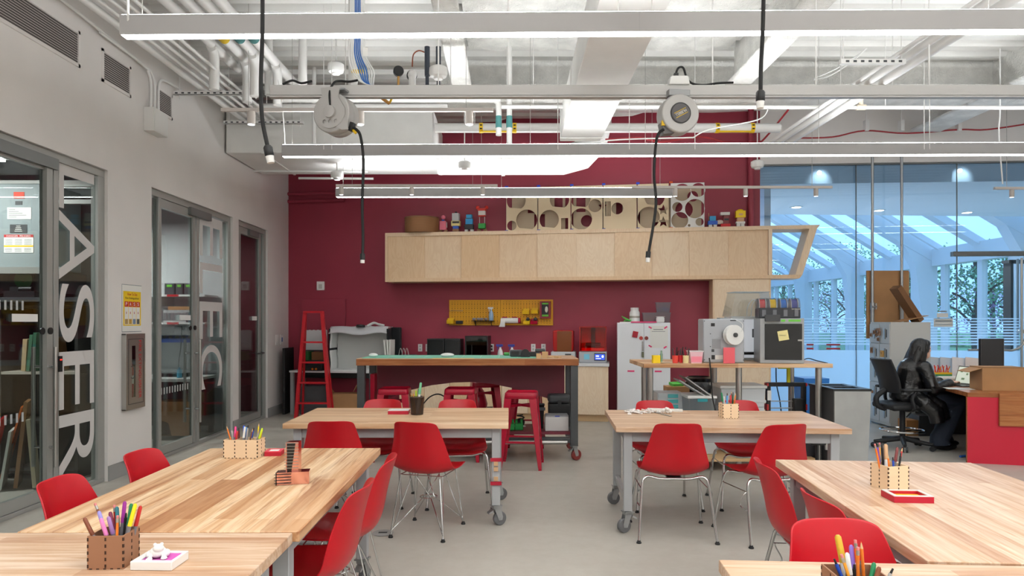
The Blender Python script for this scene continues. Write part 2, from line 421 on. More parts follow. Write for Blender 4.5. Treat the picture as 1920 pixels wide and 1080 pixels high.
q = B().quad((XW, 13.6, roofz(XW)), (XW, YE, roofz(XW)), (4.0, YE, roofz(4.0)), (4.0, 13.6, roofz(4.0)))
st(q.make('window_8', glass('skylight_glass', (238, 246, 250), .03, top=.12)))
# small recessed lamps of the lobby ceiling
for k, (px, py) in enumerate(((1493, 388), (1648, 394), (1813, 398))):
    d = F * (3.6 - H) / (CY - py); t_ = thing('recessed_downlight', ('small lit downlight above the slanted wood shelf end', 'small lit downlight between the two steel poles', 'small lit downlight on lobby ceiling above the glass door')[k], 'ceiling light', (X(px, d), d, 3.6), 0, 'lobby downlights')
    B().lathe([(.115, -.012), (.115, .0), (.085, .0), (.085, -.012)], n=24).make('rim', white_pl, t_)
    B().cyl((0, 0, -.012), (0, 0, -.004), .085, n=24).make('lens', M('downlight_lens', (255, 244, 225), .5, emit=6), t_)
    o = area('downlight_lamp', (X(px, d), d, 3.57), .12, .12, 55, (1, .97, .93))
for k, px in enumerate((1545, 1813)):
    p = GW(GS(px, -.5), -.42, 3.57); sp = bpy.data.lights.new('scallop_lamp', 'SPOT'); sp.energy = 7; sp.spot_size = 1.5; sp.spot_blend = .8; sp.color = (1, .93, .8); sp.shadow_soft_size = .03
    o = bpy.data.objects.new('scallop_lamp', sp); COL.objects.link(o); o.location = GW(GS(px), .075, 3.76); 
    o.rotation_euler = (Vector((0, .6, -.35))).to_track_quat('-Z', 'Y').to_euler()
# grounds outside
grass = paint('lawn', (120, 150, 104), .9, .3, .6)
st(B().box(12.2, 90, -20, 90, -.3, -.1).make('ground', grass))
st(B().box(-10, 12.2, 36, 90, -.3, -.1).make('ground_far', grass))
leafm = [paint('foliage_%d' % i, c, .8, .35, 2) for i, c in enumerate(((120, 162, 128), (146, 186, 132), (150, 122, 160)))]
bark = paint('tree_bark', (70, 58, 48), .9, .2, 6)
def tree(x, y, h, r, mi, label, nl=1300):
    t_ = thing('tree', label, 'tree', (x, y, -.1), random.random() * 6, 'trees outside the lobby windows')
    q = B().curve([(0, 0, 0), (.08, .05, h * .3), (-.06, 0, h * .62), (.05, .05, h * .9)], .11, 7)
    for k in range(5):
        a = k * 1.3; q.curve([(0, 0, h * (.3 + .08 * k)), (math.cos(a) * r * .4, math.sin(a) * r * .4, h * (.45 + .08 * k)), (math.cos(a) * r * .75, math.sin(a) * r * .75, h * (.5 + .08 * k))], .04, 5)
    q.make('trunk', bark, t_)
    q = B(); rr = random.Random(int(x * 100 + y))
    cl = [(rr.uniform(-.6, .6) * r, rr.uniform(-.6, .6) * r, h * rr.uniform(.32, .98), r * rr.uniform(.28, .5)) for _ in range(16)]
    for _ in range(nl):
        c = rr.choice(cl); d = Vector((rr.gauss(0, 1), rr.gauss(0, 1), rr.gauss(0, 1))).normalized() * c[3] * rr.uniform(.5, 1.05)
        p = Vector(c[:3]) + d; a = Vector((rr.gauss(0, 1), rr.gauss(0, 1), rr.gauss(0, 1)))  .normalized() * .065; b_ = a.orthogonal().normalized() * .04
        q.quad(p - a, p + b_, p + a, p - b_)
    q.make('foliage', leafm[mi], t_, flip=False)
TREES = [(1493, 38, 5.0, 2.0, 0), (1592, 32, 5.0, 1.7, 0), (1560, 42, 3.6, 1.7, 2), (1712, 26, 4.3, 1.5, 1), (1738, 33, 4.0, 1.6, 2), (1832, 24, 4.4, 1.6, 0), (1862, 31, 3.6, 1.6, 2), (1925, 24, 4.2, 1.2, 1), (1470, 44, 4.6, 1.8, 1), (1652, 37, 4.6, 1.7, 0)]
TL = ['green tree far down beyond the lobby end windows', 'tall dark tree beyond the lobby window right of the slanted shelf', 'purple-leaved tree low beyond the lobby windows', 'green tree just right of the cardboard sheet beyond the glass', 'purple-leaved tree behind the taped paper notes', 'large dark green tree beyond the window above the monitor', 'purple-leaved tree behind the large dark green tree', 'green tree beyond the glass door handle', 'light green tree low beyond the lobby end windows', 'green tree hidden mostly by the cardboard sheet']
for (px, d, h, r, mi), lb in zip(TREES, TL): tree(X(px, d), d, h, r, mi, lb)
q = B(); rr = random.Random(3)
for k in range(2600):
    y = rr.uniform(16, 52); x = rr.uniform(27, 31); p = Vector((x, y, abs(rr.gauss(0, .3)))); a = Vector((rr.gauss(0, 1), rr.gauss(0, 1), rr.gauss(0, 1))).normalized() * .25; b_ = a.orthogonal().normalized() * .16
    q.quad(p - a, p + b_, p + a, p - b_)
tag(q.make('hedge', leafm[1], flip=False), 'low green hedge far out on the lawn beyond the lobby windows', 'hedge', kind='stuff')
# ================================================================ ceiling: beams, ducts, pipes, lamps
def beam(name, x0, x1, y0, y1, z0, z1, web=True):
    q = B().box(x0, x1, y0, y1, z0, z0 + .05)
    if y1 - y0 > x1 - x0: q.box((x0 + x1) / 2 - .04, (x0 + x1) / 2 + .04, y0, y1, z0 + .05, z1)
    else: q.box(x0, x1, (y0 + y1) / 2 - .04, (y0 + y1) / 2 + .04, z0 + .05, z1)
    return st(q.make(name, fire_m, bevel=.02))
beam('ceiling_beam', -.68, -.45, -4.9, 8.0, 4.22, ZC); beam('ceiling_beam', 2.52, 2.80, -4.9, 8.0, 4.22, ZC)
beam('ceiling_beam', 5.8, 6.25, -4.9, 9.9, 4.22, ZC); beam('ceiling_beam', -.9, 8.9, 8.1, 8.9, 4.25, ZC)
# white fireproofing blanket over part of the deck, between the beams
q = B().grid(lambda u, v: (-.48 + 3.03 * u, -4.9 + 12.9 * v, 4.655 + .02 * math.sin(u * 40) * math.sin(v * 70)), 40, 80)
st(q.make('ceiling_spray', fire_m))
DXc = [.28, .505]                                 # long rectangular duct towards the red wall
hD = 2.12
d_ = thing('air_duct', 'long white rectangular air duct running towards the burgundy wall', 'duct', (hD * .39, 4, H + hD))
B().box(-.238, .238, -8.5, 4.05, 0, .34).make('casing', duct_m, d_, bevel=.006)
for y in (-4.6, -2.2, .15, 2.55, 3.9): B().box(-.248, .248, y - .014, y + .014, -.008, .35).make('flange', duct_m, d_)
d_ = thing('air_duct', 'big white box duct coming out of the left wall', 'duct', (-2.3, 9.4, 3.66))
B().box(-1.38, 1.30, -.55, .75, 0, .58).make('casing', duct_m, d_, bevel=.008)
for x in (-.9, .12, 1.28): B().box(x - .015, x + .015, -.562, .76, -.01, .59).make('flange', duct_m, d_)
d_ = thing('air_duct', 'round white air duct hanging above the row of wooden wall cupboards', 'duct', (-.6, 9.75, 3.78))
q = B().tube([(-.42, 0, 0), (.0, 0, 0), (.9, 0, 0), (1.35, 0, .0), (1.62, .0, .07), (1.78, .0, .24), (1.84, 0, .5), (1.84, 0, .84)], .21, 24); q.make('casing', duct_m, d_)
B().tube([(.48, 0, 0), (.53, 0, 0)], .225, 24).make('flange', duct_m, d_)
def pipe(name, label, cat, pts, r, mat=whitemet, n=10, group=None, bend=True):
    q = B(); q.tube(smooth(pts, 5) if bend and len(pts) > 2 else pts, r, n)
    return tag(q.make(name, mat), label, cat, group)
def rat(k, h, y): return (k * h, y, H + h)
# conduits along the left wall
for k, (rt, h, r, lb) in enumerate(((-1.325, 2.57, .032, 'fat white pipe, the one nearest the left wall, above the grilles'), (-1.282, 2.57, .017, 'thin white conduit beside the fat pipe nearest the left wall'), (-1.243, 2.57, .017, 'second thin white conduit counted from the fat left pipe'), (-1.206, 2.57, .017, 'third thin white conduit counted from the fat left pipe'), (-1.17, 2.57, .017, 'fourth thin white conduit, farthest from the left wall'))):
    pipe('conduit', lb, 'pipe', [rat(rt, h, -4.8), rat(rt, h, 9.2 if k else 8.9)], r, group='conduits along the left wall')
for k, (rt, lb) in enumerate(((-1.075, 'insulated white pipe left of the four that end above the fixture'), (-1.01, 'second insulated white pipe with an elbow above the near fixture'), (-.955, 'third insulated white pipe with an elbow above the near fixture'), (-.905, 'rightmost insulated white pipe bending down behind the black cord'))):
    x, y, z = rat(rt, 2.82, 0); ye = (7.0, 7.4, 7.2, 7.5)[k]
    pipe('insulated_pipe', lb, 'pipe', [(x, -4.8, z), (x, ye - .3, z), (x, ye - .08, z - .03), (x, ye, z - .14), (x, ye, z - .45)], .05, group='insulated pipes at the upper left')
for k, (y, x0, x1, z, lb) in enumerate(((3.2, -3.69, -2.1, 4.0, 'perforated strut hanger at the very top left'), (7.5, -3.69, -2.75, 3.98, 'perforated strut hanger carrying the conduits near the corner'), (8.6, -3.6, -2.6, 3.98, 'strut hanger farthest back under the left conduits'))):
    t_ = thing('strut_hanger', lb, 'bracket', ((x0 + x1) / 2, y, z), 0, 'pipe hangers'); L = (x1 - x0) / 2
    q = B().box(-L, L, -.02, .02, -.02, -.014).box(-L, L, -.02, -.015, -.02, .02).box(-L, L, .015, .02, -.02, .02); q.mark(1)
    for i in range(int(L * 2 / .07)): q.box(-L + .02 + i * .07, -L + .05 + i * .07, -.0215, -.0205, -.008, .008)
    q.make('channel', [whitemet, darkgrey], t_)
    for s_ in (-L + .06, L - .04): B().cyl((s_, 0, -.06), (s_, 0, ZC - z), .005, n=6).make('threaded_rod', whitemet, t_)
for rt, c_, lb in ((-1.01, (226, 190, 40), 'yellow pipe end label on the second insulated pipe'), (-.955, (70, 130, 130), 'teal pipe label on the third insulated pipe'), (-.905, (70, 130, 130), 'teal pipe label on the rightmost insulated pipe')):
    x, y, z = rat(rt, 2.82, 0); tag(B().tube([(x, 6.62, z), (x, 6.82, z)], .0525, 16).make('pipe_label', M('pipe_label_%d' % c_[0], c_, .6)), lb, 'pipe label', 'labels on the insulated pipes')
# other pipes
pipe('white_pipe', 'thick white pipe with yellow bands in front of the burgundy wall', 'pipe', [(X(815, 8.9), 8.95, Z(240, 8.95)), (X(1462, 8.95), 8.95, Z(240, 8.95))], .062)
pb = bpy.data.objects['white_pipe']
ym = M('yellow_tape', (238, 196, 20), .5)
for k, (px0, px1) in enumerate(((902, 965), (1344, 1410))):
    t_ = thing('pipe_marker', ('yellow banded marker strip on the thick pipe left of the duct', 'yellow banded marker strip on the thick pipe right of the round cord reel')[k], 'pipe marker', (X((px0 + px1) / 2, 8.95), 8.95, Z(240, 8.95)), 0, 'yellow pipe markers')
    L = (px1 - px0) / 2 * 8.9 / F
    for s_ in (-1, 1): B().tube([(s_ * L - .025, 0, 0), (s_ * L + .025, 0, 0)], .066, 16).make('band', ym, t_)
    q = B().box(-L, L, -.055, -.02, -.066, -.05).mark(1)
    for s_ in (-1, 1):
        for zz in (-.025, .02): q.box(s_ * L - .014, s_ * L + .014, -.0685, -.06, zz - .008, zz + .008)
    q.make('strip', [ym, black], t_)
pipe('white_pipe', 'long thin white sprinkler pipe crossing below the ceiling to the right', 'pipe', [(X(940, 7.6), 7.6, Z(200, 7.6)), (8.7, 7.6, Z(203, 7.6))], .022)
t_ = thing('sprinkler_tee', 'small cream fitting on the thin sprinkler pipe at right', 'pipe fitting', (X(1614, 7.6), 7.6, Z(201, 7.6)))
B().cyl((-.05, 0, 0), (.05, 0, 0), .032).cyl((0, 0, 0), (0, 0, .1), .024).make('body', M('cream_plastic', (232, 218, 196), .4), t_)
for k, (rt, r, lb) in enumerate(((1.455, .02, 'thin pipe, left one of the sloping trio at the upper right'), (1.50, .035, 'middle pipe of the sloping trio at the upper right'), (1.56, .042, 'right and fattest pipe of the sloping trio at the upper right'))):
    x, y, z = rat(rt, 2.3, 0); pipe('white_pipe', lb, 'pipe', [(x, -4.8, z), (x, 8.85, z)], r, group='pipe trio at the upper right')
for k, (d, lb) in enumerate(((6.6, 'perforated strut under the pipe trio at the upper right'), (5.9, 'shorter strut just above the perforated strut at the upper right'))):
    t_ = thing('strut_hanger', lb, 'bracket', (X(1625, d) + .05 * k, d, H + 2.24), 0, 'pipe hangers')
    q = B().box(-.28, .28, -.02, .02, -.02, .02).mark(1)
    for i in range(8): q.box(-.24 + i * .065, -.21 + i * .065, -.0215, -.0205, -.01, .008)
    q.make('channel', [whitemet, darkgrey], t_)
    for s_ in (-.25, .25): B().cyl((s_, 0, 0), (s_, 0, ZC - H - 2.24), .005, n=6).make('threaded_rod', whitemet, t_)
pipe('white_pipe', 'white pipe bending down beside the sprinkler valves, left elbow', 'pipe', [(X(520, 7.9), 7.9, Z(187, 7.9)), (X(900, 7.9), 7.9, Z(187, 7.9)), (X(930, 7.9), 7.9, Z(190, 7.9)), (X(935, 7.9), 7.9, Z(205, 7.9)), (X(935, 7.9), 7.9, Z(254, 7.9))], .034)
pipe('white_pipe', 'short upright white pipe right of the left elbow, before the duct', 'pipe', [(X(955, 7.9), 7.9, ZC - .01), (X(955, 7.9), 7.9, Z(270, 7.9))], .033, bend=False)
pipe('white_pipe', 'white pipe running behind the left cord reel at rail height', 'pipe', [(X(470, 8.3), 8.3, Z(199, 8.3)), (X(840, 8.3), 8.3, Z(199, 8.3))], .03)
for k, (px, y0, y1, d, r, lb) in enumerate(((478, -200, 165, 7.7, .05, 'upright white pipe just left of the long black cord'), (504, -200, 178, 7.6, .045, 'upright white pipe just right of the long black cord'), (568, -200, 158, 7.4, .045, 'upright white pipe above the left cord rail'), (662, -200, 165, 6.75, .045, 'stubby white pipe with yellow tag by the blue cables'), (589, -50, 270, 8.6, .025, 'thin upright pipe in front of the big box duct'))):
    pipe('white_pipe', lb, 'pipe', [(X(px, d), d, min(ZC - .02, Z(y0, d))), (X(px, d), d, Z(y1, d))], r, bend=False)
for k, (a, b_, lb) in enumerate((((400, 297), (625, 300), 'low horizontal white conduit left of the second fixture'), ((437, 320), (690, 322), 'lowest horizontal white conduit in the left corner'), ((560, 334), (700, 335), 'short white conduit in front of the burgundy wall corner'))):
    d = 9.6 + .3 * k; pipe('conduit', lb, 'pipe', [(X(a[0], d), d, Z(a[1], d)), (X(b_[0], d), d, Z(b_[1], d))], .018)
for k, (a, lb) in enumerate(((502, 'low looping conduit behind the black cord plug'), (520, 'second low looping conduit in the left corner'), (545, 'third low looping conduit in the left corner'))):
    d = 10.3; z = Z(312 + k * 7, d); pipe('conduit', lb, 'pipe', [(XL + .02, d - .5, z), (X(a + 50, d), d - .5, z), (X(a + 90, d), d - .4, z + .05), (X(a + 100, d), d - .1, z + .12)], .016)
pipe('white_pipe', 'white sprinkler branch pipe hidden behind the cord rail, under the gauges', 'pipe', [(X(640, 6.6), 6.6, Z(172, 6.6)), (X(850, 6.6), 6.6, Z(172, 6.6))], .04)
for px, d, y, lb in ((560, 7.9, 187, 'thin rod holding the left elbow pipe'), (845, 7.9, 187, 'thin rod at the right of the left elbow pipe'), (500, 8.3, 199, 'thin rod holding the pipe behind the left reel'), (800, 8.3, 199, 'thin rod at the right of the pipe behind the left reel'), (648, 6.6, 172, 'thin rod by the stubby pipe'), (845, 6.6, 172, 'thin rod beside the hanging smoke detector'), (1000, 7.6, 200, 'thin rod holding the sprinkler pipe left of the duct'), (1660, 7.6, 201, 'thin rod holding the sprinkler pipe at the right'), (1240, 8.95, 240, 'thin rod holding the thick banded pipe right of the duct'), (890, 8.95, 240, 'thin rod holding the thick banded pipe at the left')):
    tag(B().cyl((X(px, d), d, Z(y, d)), (X(px, d), d, ZC - .01), .005, n=6).make('hanger_rod', whitemet), lb, 'rod', 'pipe hanger rods')
# red cables and white cables swagging to the right
redc = M('red_cable', (160, 26, 40), .5)
pipe('red_cable', 'red cable swagging along the white header wall at the right', 'cable', [(X(1490, 9.9), 9.9, Z(259, 9.9)), (X(1560, 9.9), 9.9, Z(257, 9.9)), (X(1622, 9.9), 9.9, Z(245, 9.9)), (X(1700, 9.9), 9.9, Z(250, 9.9)), (X(1797, 9.9), 9.9, Z(243, 9.9)), (X(1850, 9.9), 9.9, Z(243, 9.9)), (X(1935, 9.9), 9.9, Z(231, 9.9))], .011, redc, 6)
pipe('red_cable', 'bunch of red cable drooping below the thick banded pipe', 'cable', [(X(1135, 9.4), 9.4, Z(262, 9.4)), (X(1200, 9.4), 9.4, Z(258, 9.4)), (X(1240, 9.4), 9.4, Z(266, 9.4)), (X(1310, 9.4), 9.4, Z(256, 9.4)), (X(1370, 9.4), 9.4, Z(268, 9.4)), (X(1420, 9.4), 9.4, Z(266, 9.4)), (X(1435, 9.4), 9.4, Z(258, 9.4)), (X(1478, 8.95), 8.95, Z(206, 8.95))], .014, redc, 6)
for k, (pts, lb) in enumerate((([(1300, 258), (1330, 243), (1420, 225), (1440, 205)], 'white cable rising from the round reel to the right'), ([(1525, 150), (1560, 140), (1610, 105), (1635, 75)], 'pair cable sagging from the upper right strut, lower one'), ([(1525, 148), (1575, 125), (1620, 95), (1640, 76)], 'pair cable sagging from the upper right strut, upper one'), ([(1875, 70), (1875, 208), (1873, 250), (1880, 345)], 'thin white cord dropping to the short track at far right'), ([(1000, 270), (1060, 272), (1160, 262), (1300, 258)], 'white cable bunch drooping behind the long duct'))):
    pipe('white_cable', lb, 'cable', [(X(a, 8.0), 8.0, Z(b_, 8.0)) for a, b_ in pts], .008, white_pl, 6)
for k, (px, lb) in enumerate(((1624, 'small white hook holding the red cable, left one'), (1690, 'small white hook holding the red cable, middle one'), (1797, 'small white hook holding the red cable, right one'))):
    q = B().box(X(px, 9.9) - .025, X(px, 9.9) + .025, 9.86, 9.94, Z(246, 9.9), Z(226, 9.9)).cyl((X(px, 9.9), 9.9, Z(228, 9.9)), (X(px, 9.9), 9.9, ZC), .006, n=6)
    tag(q.make('cable_hook', whitemet), lb, 'cable hook', 'cable hooks')
# ---------------- rail with the cord reels
RD, RZ_ = 5.6, Z(172, 5.6)
t_ = thing('cord_reel_rail', 'long grey rail across the room carrying both cord reels', 'rail', (2.4, RD, RZ_))
x0 = X(507, RD) - 2.4
rail_m = M('rail_grey', (188, 186, 184), .4, .2)
B().box(x0, 6.2, -.02, .02, -.035, .05).make('channel', rail_m, t_, bevel=.003)
B().box(x0, 6.2, -.026, .026, -.052, -.04).make('lower_lip', rail_m, t_)
for px in (822, 953, 1336, 1530, 1742): B().cyl((X(px, RD) - 2.4, 0, .05), (X(px, RD) - 2.4, 0, ZC - RZ_), .006, n=6).make('hanger_rod', whitemet, t_)
reelgrey = M('reel_grey_enamel', (186, 184, 182), .35, .1)
def cord(q, pts, r=.012): q.curve(pts, r, 8, 6)
# right reel, seen on its face
rx = X(1272, RD - .05); rz = Z(218, RD)
t_ = thing('cord_reel', 'round grey cord reel with a dark hub label hanging from the rail', 'cord reel', (rx, RD - .02, rz), .12, 'cord reels')
ym2 = Matrix.Rotation(PI / 2, 4, 'X')
B().lathe([(.06, -.07), (.150, -.07), (.158, -.06), (.158, .06), (.150, .07), (.06, .07)], n=40, mx=ym2).make('drum', reelgrey, t_, bevel=.004)
B().lathe([(.001, .0), (.079, .0), (.079, .075), (.074, .079), (.001, .079)], n=36, mx=ym2).make('hub', M('reel_hub_dark', (88, 86, 88), .45), t_)
B().lathe([(.079, .07), (.085, .07), (.085, .0755), (.079, .0755)], n=36, mx=ym2).make('hub_ring', black, t_)
ca = math.radians(28); ex = Vector((-math.cos(ca), 0, math.sin(ca) * -1)); ey = Vector((math.sin(ca), 0, -math.cos(ca)))
q = B()
for s_ in (-1, 1):
    c_ = ey * (.02 * s_); a = ex * .055; e2 = ey * .002
    q.prism([(-.055, -.002), (.055, -.002), (.055, .002), (-.055, .002)], 0, .001, frame_mx(Vector((0, -.0795, 0)) + c_, ex, ey))
q.make('stripe', ym, t_)
text('lettering', 'HUBBELL', M('pale_print', (225, 222, 215), .5), t_, frame_mx(Vector((0, -.0802, 0)) - ex * .05 - ey * .012, ex, ey), .1, .024)
B().box(-.09, .09, -.05, .05, .148, .20).make('bracket', greysteel, t_, bevel=.006)
B().prism([(-.15, -.07), (-.09, -.13), (-.02, -.15), (-.13, -.165)], -.05, .04, ym2).make('cord_guide', M('guide_dark', (104, 104, 104), .5), t_)
B().box(-.15, -.118, -.055, -.03, -.10, -.06).make('yellow_clip', ym, t_)
q = B(); cord(q, [(-.13, -.04, -.13), (-.17, -.04, -.16), (-.2, -.05, -.25), (-.215, -.05, -.5), (-.2, -.05, -.75), (-.255, -.05, -1.1), (-.262, -.05, -1.13)]); q.make('cord', blackr, t_)
B().cyl((-.262, -.05, -1.12), (-.266, -.05, -1.17), .02).make('plug_body', black, t_)
B().cyl((-.266, -.05, -1.17), (-.268, -.05, -1.205), .017).make('plug_tip', white_pl, t_)
t_ = thing('junction_box', 'white outlet box on the rail above the round cord reel', 'outlet box', (X(1272, RD), RD, RZ_ + .05))
B().prism([(-.085, 0), (.085, 0), (.075, .06), (.06, .07), (-.06, .07), (-.075, .06)], -.04, .04, ym2).make('housing', white_pl, t_, bevel=.005)
B().cb((-.02, 0, .085), (.035, .03, .03)).make('plug', black, t_)
q = B(); cord(q, [(-.02, 0, .1), (.0, 0, .145), (.04, 0, .145), (.07, 0, .06), (.12, 0, .015), (.22, 0, .005), (.32, 0, .02), (.45, 0, .025)], .009); q.make('cord', blackr, t_)
# left reel, seen from behind its bracket plate
rx = X(632, RD); rz = Z(218, RD)
t_ = thing('cord_reel', 'grey cord reel with flared bracket plate hanging at left of the rail', 'cord reel', (rx, RD - .02, rz), -.25, 'cord reels')
B().lathe([(.06, -.09), (.155, -.09), (.162, -.08), (.162, -.03), (.150, -.02), (.150, .02), (.162, .03), (.162, .08), (.155, .09), (.06, .09)], n=40, mx=ym2).make('drum', reelgrey, t_, bevel=.003)
B().hollow([(-.085, .2), (.085, .2), (.07, .12), (.13, .02)] + circ(0, 0, .13, 16, -.2, -PI + .2)[::1] + [(-.13, .02), (-.07, .12)], [circ(-.05 + .05 * k, -.075, .018, 8) for k in range(3)], .008, frame_mx((0, -.095, 0), (1, 0, 0), (0, 0, 1))).make('bracket_plate', reelgrey, t_)
B().lathe([(.001, .09), (.052, .09), (.048, .125), (.001, .13)], n=24, mx=ym2).make('hub', reelgrey, t_)
B().box(-.1, .1, -.06, .06, .185, .2).make('bracket', galv, t_)
B().prism([(.06, -.06), (.15, -.05), (.155, -.15), (.1, -.15), (.03, -.11)], .09, .1, ym2).make('cord_guide', reelgrey, t_)
B().cb((.165, -.05, -.12), (.03, .05, .07), 0, 0, .3).make('cord_stop', black, t_)
B().cb((.185, -.05, -.155), (.05, .01, .02), 0, 0, .8).make('yellow_clip', ym, t_)
q = B(); cord(q, [(.165, -.05, -.13), (.2, -.05, -.14), (.24, -.05, -.2), (.265, -.05, -.4), (.255, -.05, -.75), (.262, -.05, -1.0), (.258, -.05, -1.15)]); q.make('cord', blackr, t_)
B().cyl((.258, -.05, -1.14), (.258, -.05, -1.19), .02).make('plug_body', black, t_)
B().cyl((.258, -.05, -1.19), (.257, -.05, -1.215), .017).make('plug_tip', white_pl, t_)
q = B(); cord(q, [(0, -.1, .05), (-.005, -.1, .16), (.0, -.04, .255), (.03, .0, .28), (.1, .02, .275), (.18, .02, .28)], .009); q.make('feed_cord', blackr, t_)
pipe('black_cable', 'black cable lying along the left end of the cord rail', 'cable', [(X(530, RD), RD, Z(158, RD)), (X(548, RD), RD, Z(151, RD)), (X(565, RD), RD, Z(156, RD)), (X(585, RD), RD, Z(152, RD))], .009, blackr, 6)
# near black cords
for k, (pts, lb) in enumerate((([(492, -60), (492, 60), (489, 160), (492, 225), (502, 275)], 'thick black cord with white plug hanging at left before the fixtures'), ([(1433, -60), (1430, 60), (1427, 120), (1426, 172)], 'thick black cord with white plug hanging at right before the fixtures'))):
    d = 3.5; P3 = [W(a, b_, d) for a, b_ in pts]; e = P3[-1]; dr = (P3[-1] - P3[-2]).normalized()
    t_ = thing('hanging_cord', lb, 'power cord', e, 0, 'hanging power cords')
    q = B(); q.curve([p - e for p in P3], .0105, 10); q.make('cord', blackr, t_)
    B().tube([-dr * .005, dr * .005, dr * .045, dr * .05], [.017, .023, .023, .019], 14).make('plug_body', black, t_)
    B().tube([dr * .05, dr * .085], [.021, .018], 14).make('plug_tip', white_pl, t_)
# ---------------- linear lamps
def linear(label, px0, py, d, x1, rz, joints=(), wires=(), extra=None):
    x0 = X(px0, d); L = x1 - x0
    t_ = thing('linear_pendant_light', label, 'pendant light', (x0, d, 3.2), rz, 'linear pendant lights')
    B().box(0, L, -.035, .035, .004, .124).make('housing', M('fixture_enamel', (168, 166, 166), .4), t_, bevel=.002)
    B().box(.01, L - .01, -.032, .032, 0, .006).make('lens', lens_m, t_)
    B().box(.01, L - .01, -.028, .028, .122, .127).make('upper_lens', uplens_m, t_)
    for w_ in wires: B().cyl((w_, 0, .12), (w_, 0, ZC - 3.2), .0025, n=6).make('suspension_wire', steel, t_)
    for j in joints: B().box(j - .0008, j + .0008, -.0355, .0355, .003, .1245).make('joint', M('joint_shadow_gap', (150, 150, 150), .6), t_)
linear('long white linear lamp nearest the camera across the top', 230, 70, 4.14, 7.6, -.014, (3.12, 6.0), (.12, 3.0, 3.2, 5.2))
linear('long white linear lamp, second row, behind the cord reels', 530, 294, 7.17, 8.4, -.012, (3.1,), (.1, 2.6, 3.8, 5.6))
linear('short white linear lamp in front of the cupboards\' top ornaments', 630, 370, 9.49, 2.25, -.005, (), (.1, 1.9, 2.3, 4.5))
pipe('white_cable', 'white cord dropping to the left end of the second lamp', 'cable', [(X(522, 7.0), 7.0, Z(150, 7.0)), (X(530, 7.0), 7.0, Z(210, 7.0)), (X(534, 7.15), 7.15, 3.33)], .007, white_pl, 6)
pipe('white_cable', 'white cord looping to the left end of the nearest lamp', 'cable', [(X(236, 4.1), 4.1, ZC - .2), (X(240, 4.1), 4.1, Z(10, 4.1)), (X(241, 4.14), 4.14, 3.325)], .007, white_pl, 6)
# ---------------- track lights
trk = M('track_enamel', (206, 198, 192), .4)
def track(label, px0, px1, py, d, heads, hl, zoff=0):
    t_ = thing('light_track', label, 'track light', (X((px0 + px1) / 2, d), d, Z(py, d)), 0, 'light tracks'); L = (px1 - px0) / 2 * d / F
    B().box(-L, L, -.018, .018, -.018, .016).make('track', trk, t_, bevel=.002)
    for s_ in (-L * .8, L * .8): B().cyl((s_, 0, .01), (s_, 0, ZC - Z(py, d)), .003, n=6).make('suspension_wire', steel, t_)
    for px in heads:
        x = (px - (px0 + px1) / 2) * d / F
        hd = B().cyl((x, 0, -.018), (x, 0, -hl), .042 if hl > .12 else .03, n=20).make('spot_head', trk, t_, bevel=.004)
        B().cyl((x, 0, -hl), (x, 0, -hl - .004), .034 if hl > .12 else .024, n=20).make('spot_lens', M('spot_lens_lit', (240, 246, 255), .4, emit=2.2), hd)
track('cream light track behind the left cord reel', 415, 925, 206, 7.0, (471, 675, 880), .15)
track('cream light track before the upper left of the burgundy wall', 630, 933, 348, 9.0, (640, 772, 905), .12)
track('cream light track over the right end of the cupboards', 1185, 1560, 351, 9.1, (1266, 1398, 1530), .12)
track('cream light track at the far right edge', 1864, 2100, 353, 9.1, (1897, 2040), .12)
# ---------------- detectors, valves, cables on the ceiling
for k, (px, py, d, lb) in enumerate(((822, 138, 6.4, 'white round smoke detector hanging by the dark shock absorbers'), (871, 312, 9.2, 'small white smoke detector before the round duct'), (1420, 310, 9.3, 'white smoke detector at the top right edge of the burgundy wall'), (630, 130, 7.3, 'white domed sprinkler rose beside the left black cable'), (632, 330, 9.4, 'white domed sprinkler rose above the left end of third lamp'))):
    t_ = thing('smoke_detector', lb, 'smoke detector', (X(px, d), d, Z(py, d)), 0, 'ceiling detectors')
    B().lathe([(.02, .07), (.06, .065), (.085, .05), (.088, 0), (.075, -.03), (.045, -.04), (.04, -.055), (.001, -.06)], n=24).make('body', whitemet, t_)
    B().cyl((0, 0, .06), (0, 0, min(1.2, ZC - Z(py, d))), .008, n=8).make('stem', whitemet, t_)
blk = M('dark_blue_grey_enamel', (44, 52, 66), .45)
for k, (px, lb) in enumerate(((801, 'tall dark shock absorber beside the copper pipe'), (822, 'dark shock absorber hidden behind the smoke detector'))):
    d = 6.6 + k * .12; tag(B().cyl((X(px, d), d, Z(143, d)), (X(px, d), d, Z(88, d)), .026).cyl((X(px, d), d, Z(170, d)), (X(px, d), d, Z(143, d)), .018).make('shock_absorber', blk), lb, 'pipe fitting', 'shock absorbers')
for k, (px, d, lb) in enumerate(((747, 6.56, 'black pressure gauge on a brass stem, left one'), (772, 6.64, 'black pressure gauge behind the white valve, right one'))):
    t_ = thing('pressure_gauge', lb, 'gauge', (X(px, d), d, Z(134 + k * 8, d)), .3, 'pressure gauges')
    B().lathe([(.04, -.02), (.048, -.02), (.05, .02), (.044, .025), (.001, .025)], n=24, mx=ym2).make('case', black, t_)
    B().cyl((0, 0, -.045), (0, 0, -.20), .012).make('stem', M('brass', (196, 150, 88), .35, .8), t_)
pipe('copper_tube', 'thin curved copper tube above the pressure gauges', 'pipe', [(X(773, 6.6), 6.6, Z(125, 6.6)), (X(775, 6.6), 6.6, Z(103, 6.6)), (X(785, 6.6), 6.6, Z(95, 6.6)), (X(796, 6.6), 6.6, Z(98, 6.6))], .007, M('copper', (150, 84, 60), .4, .6), 6)
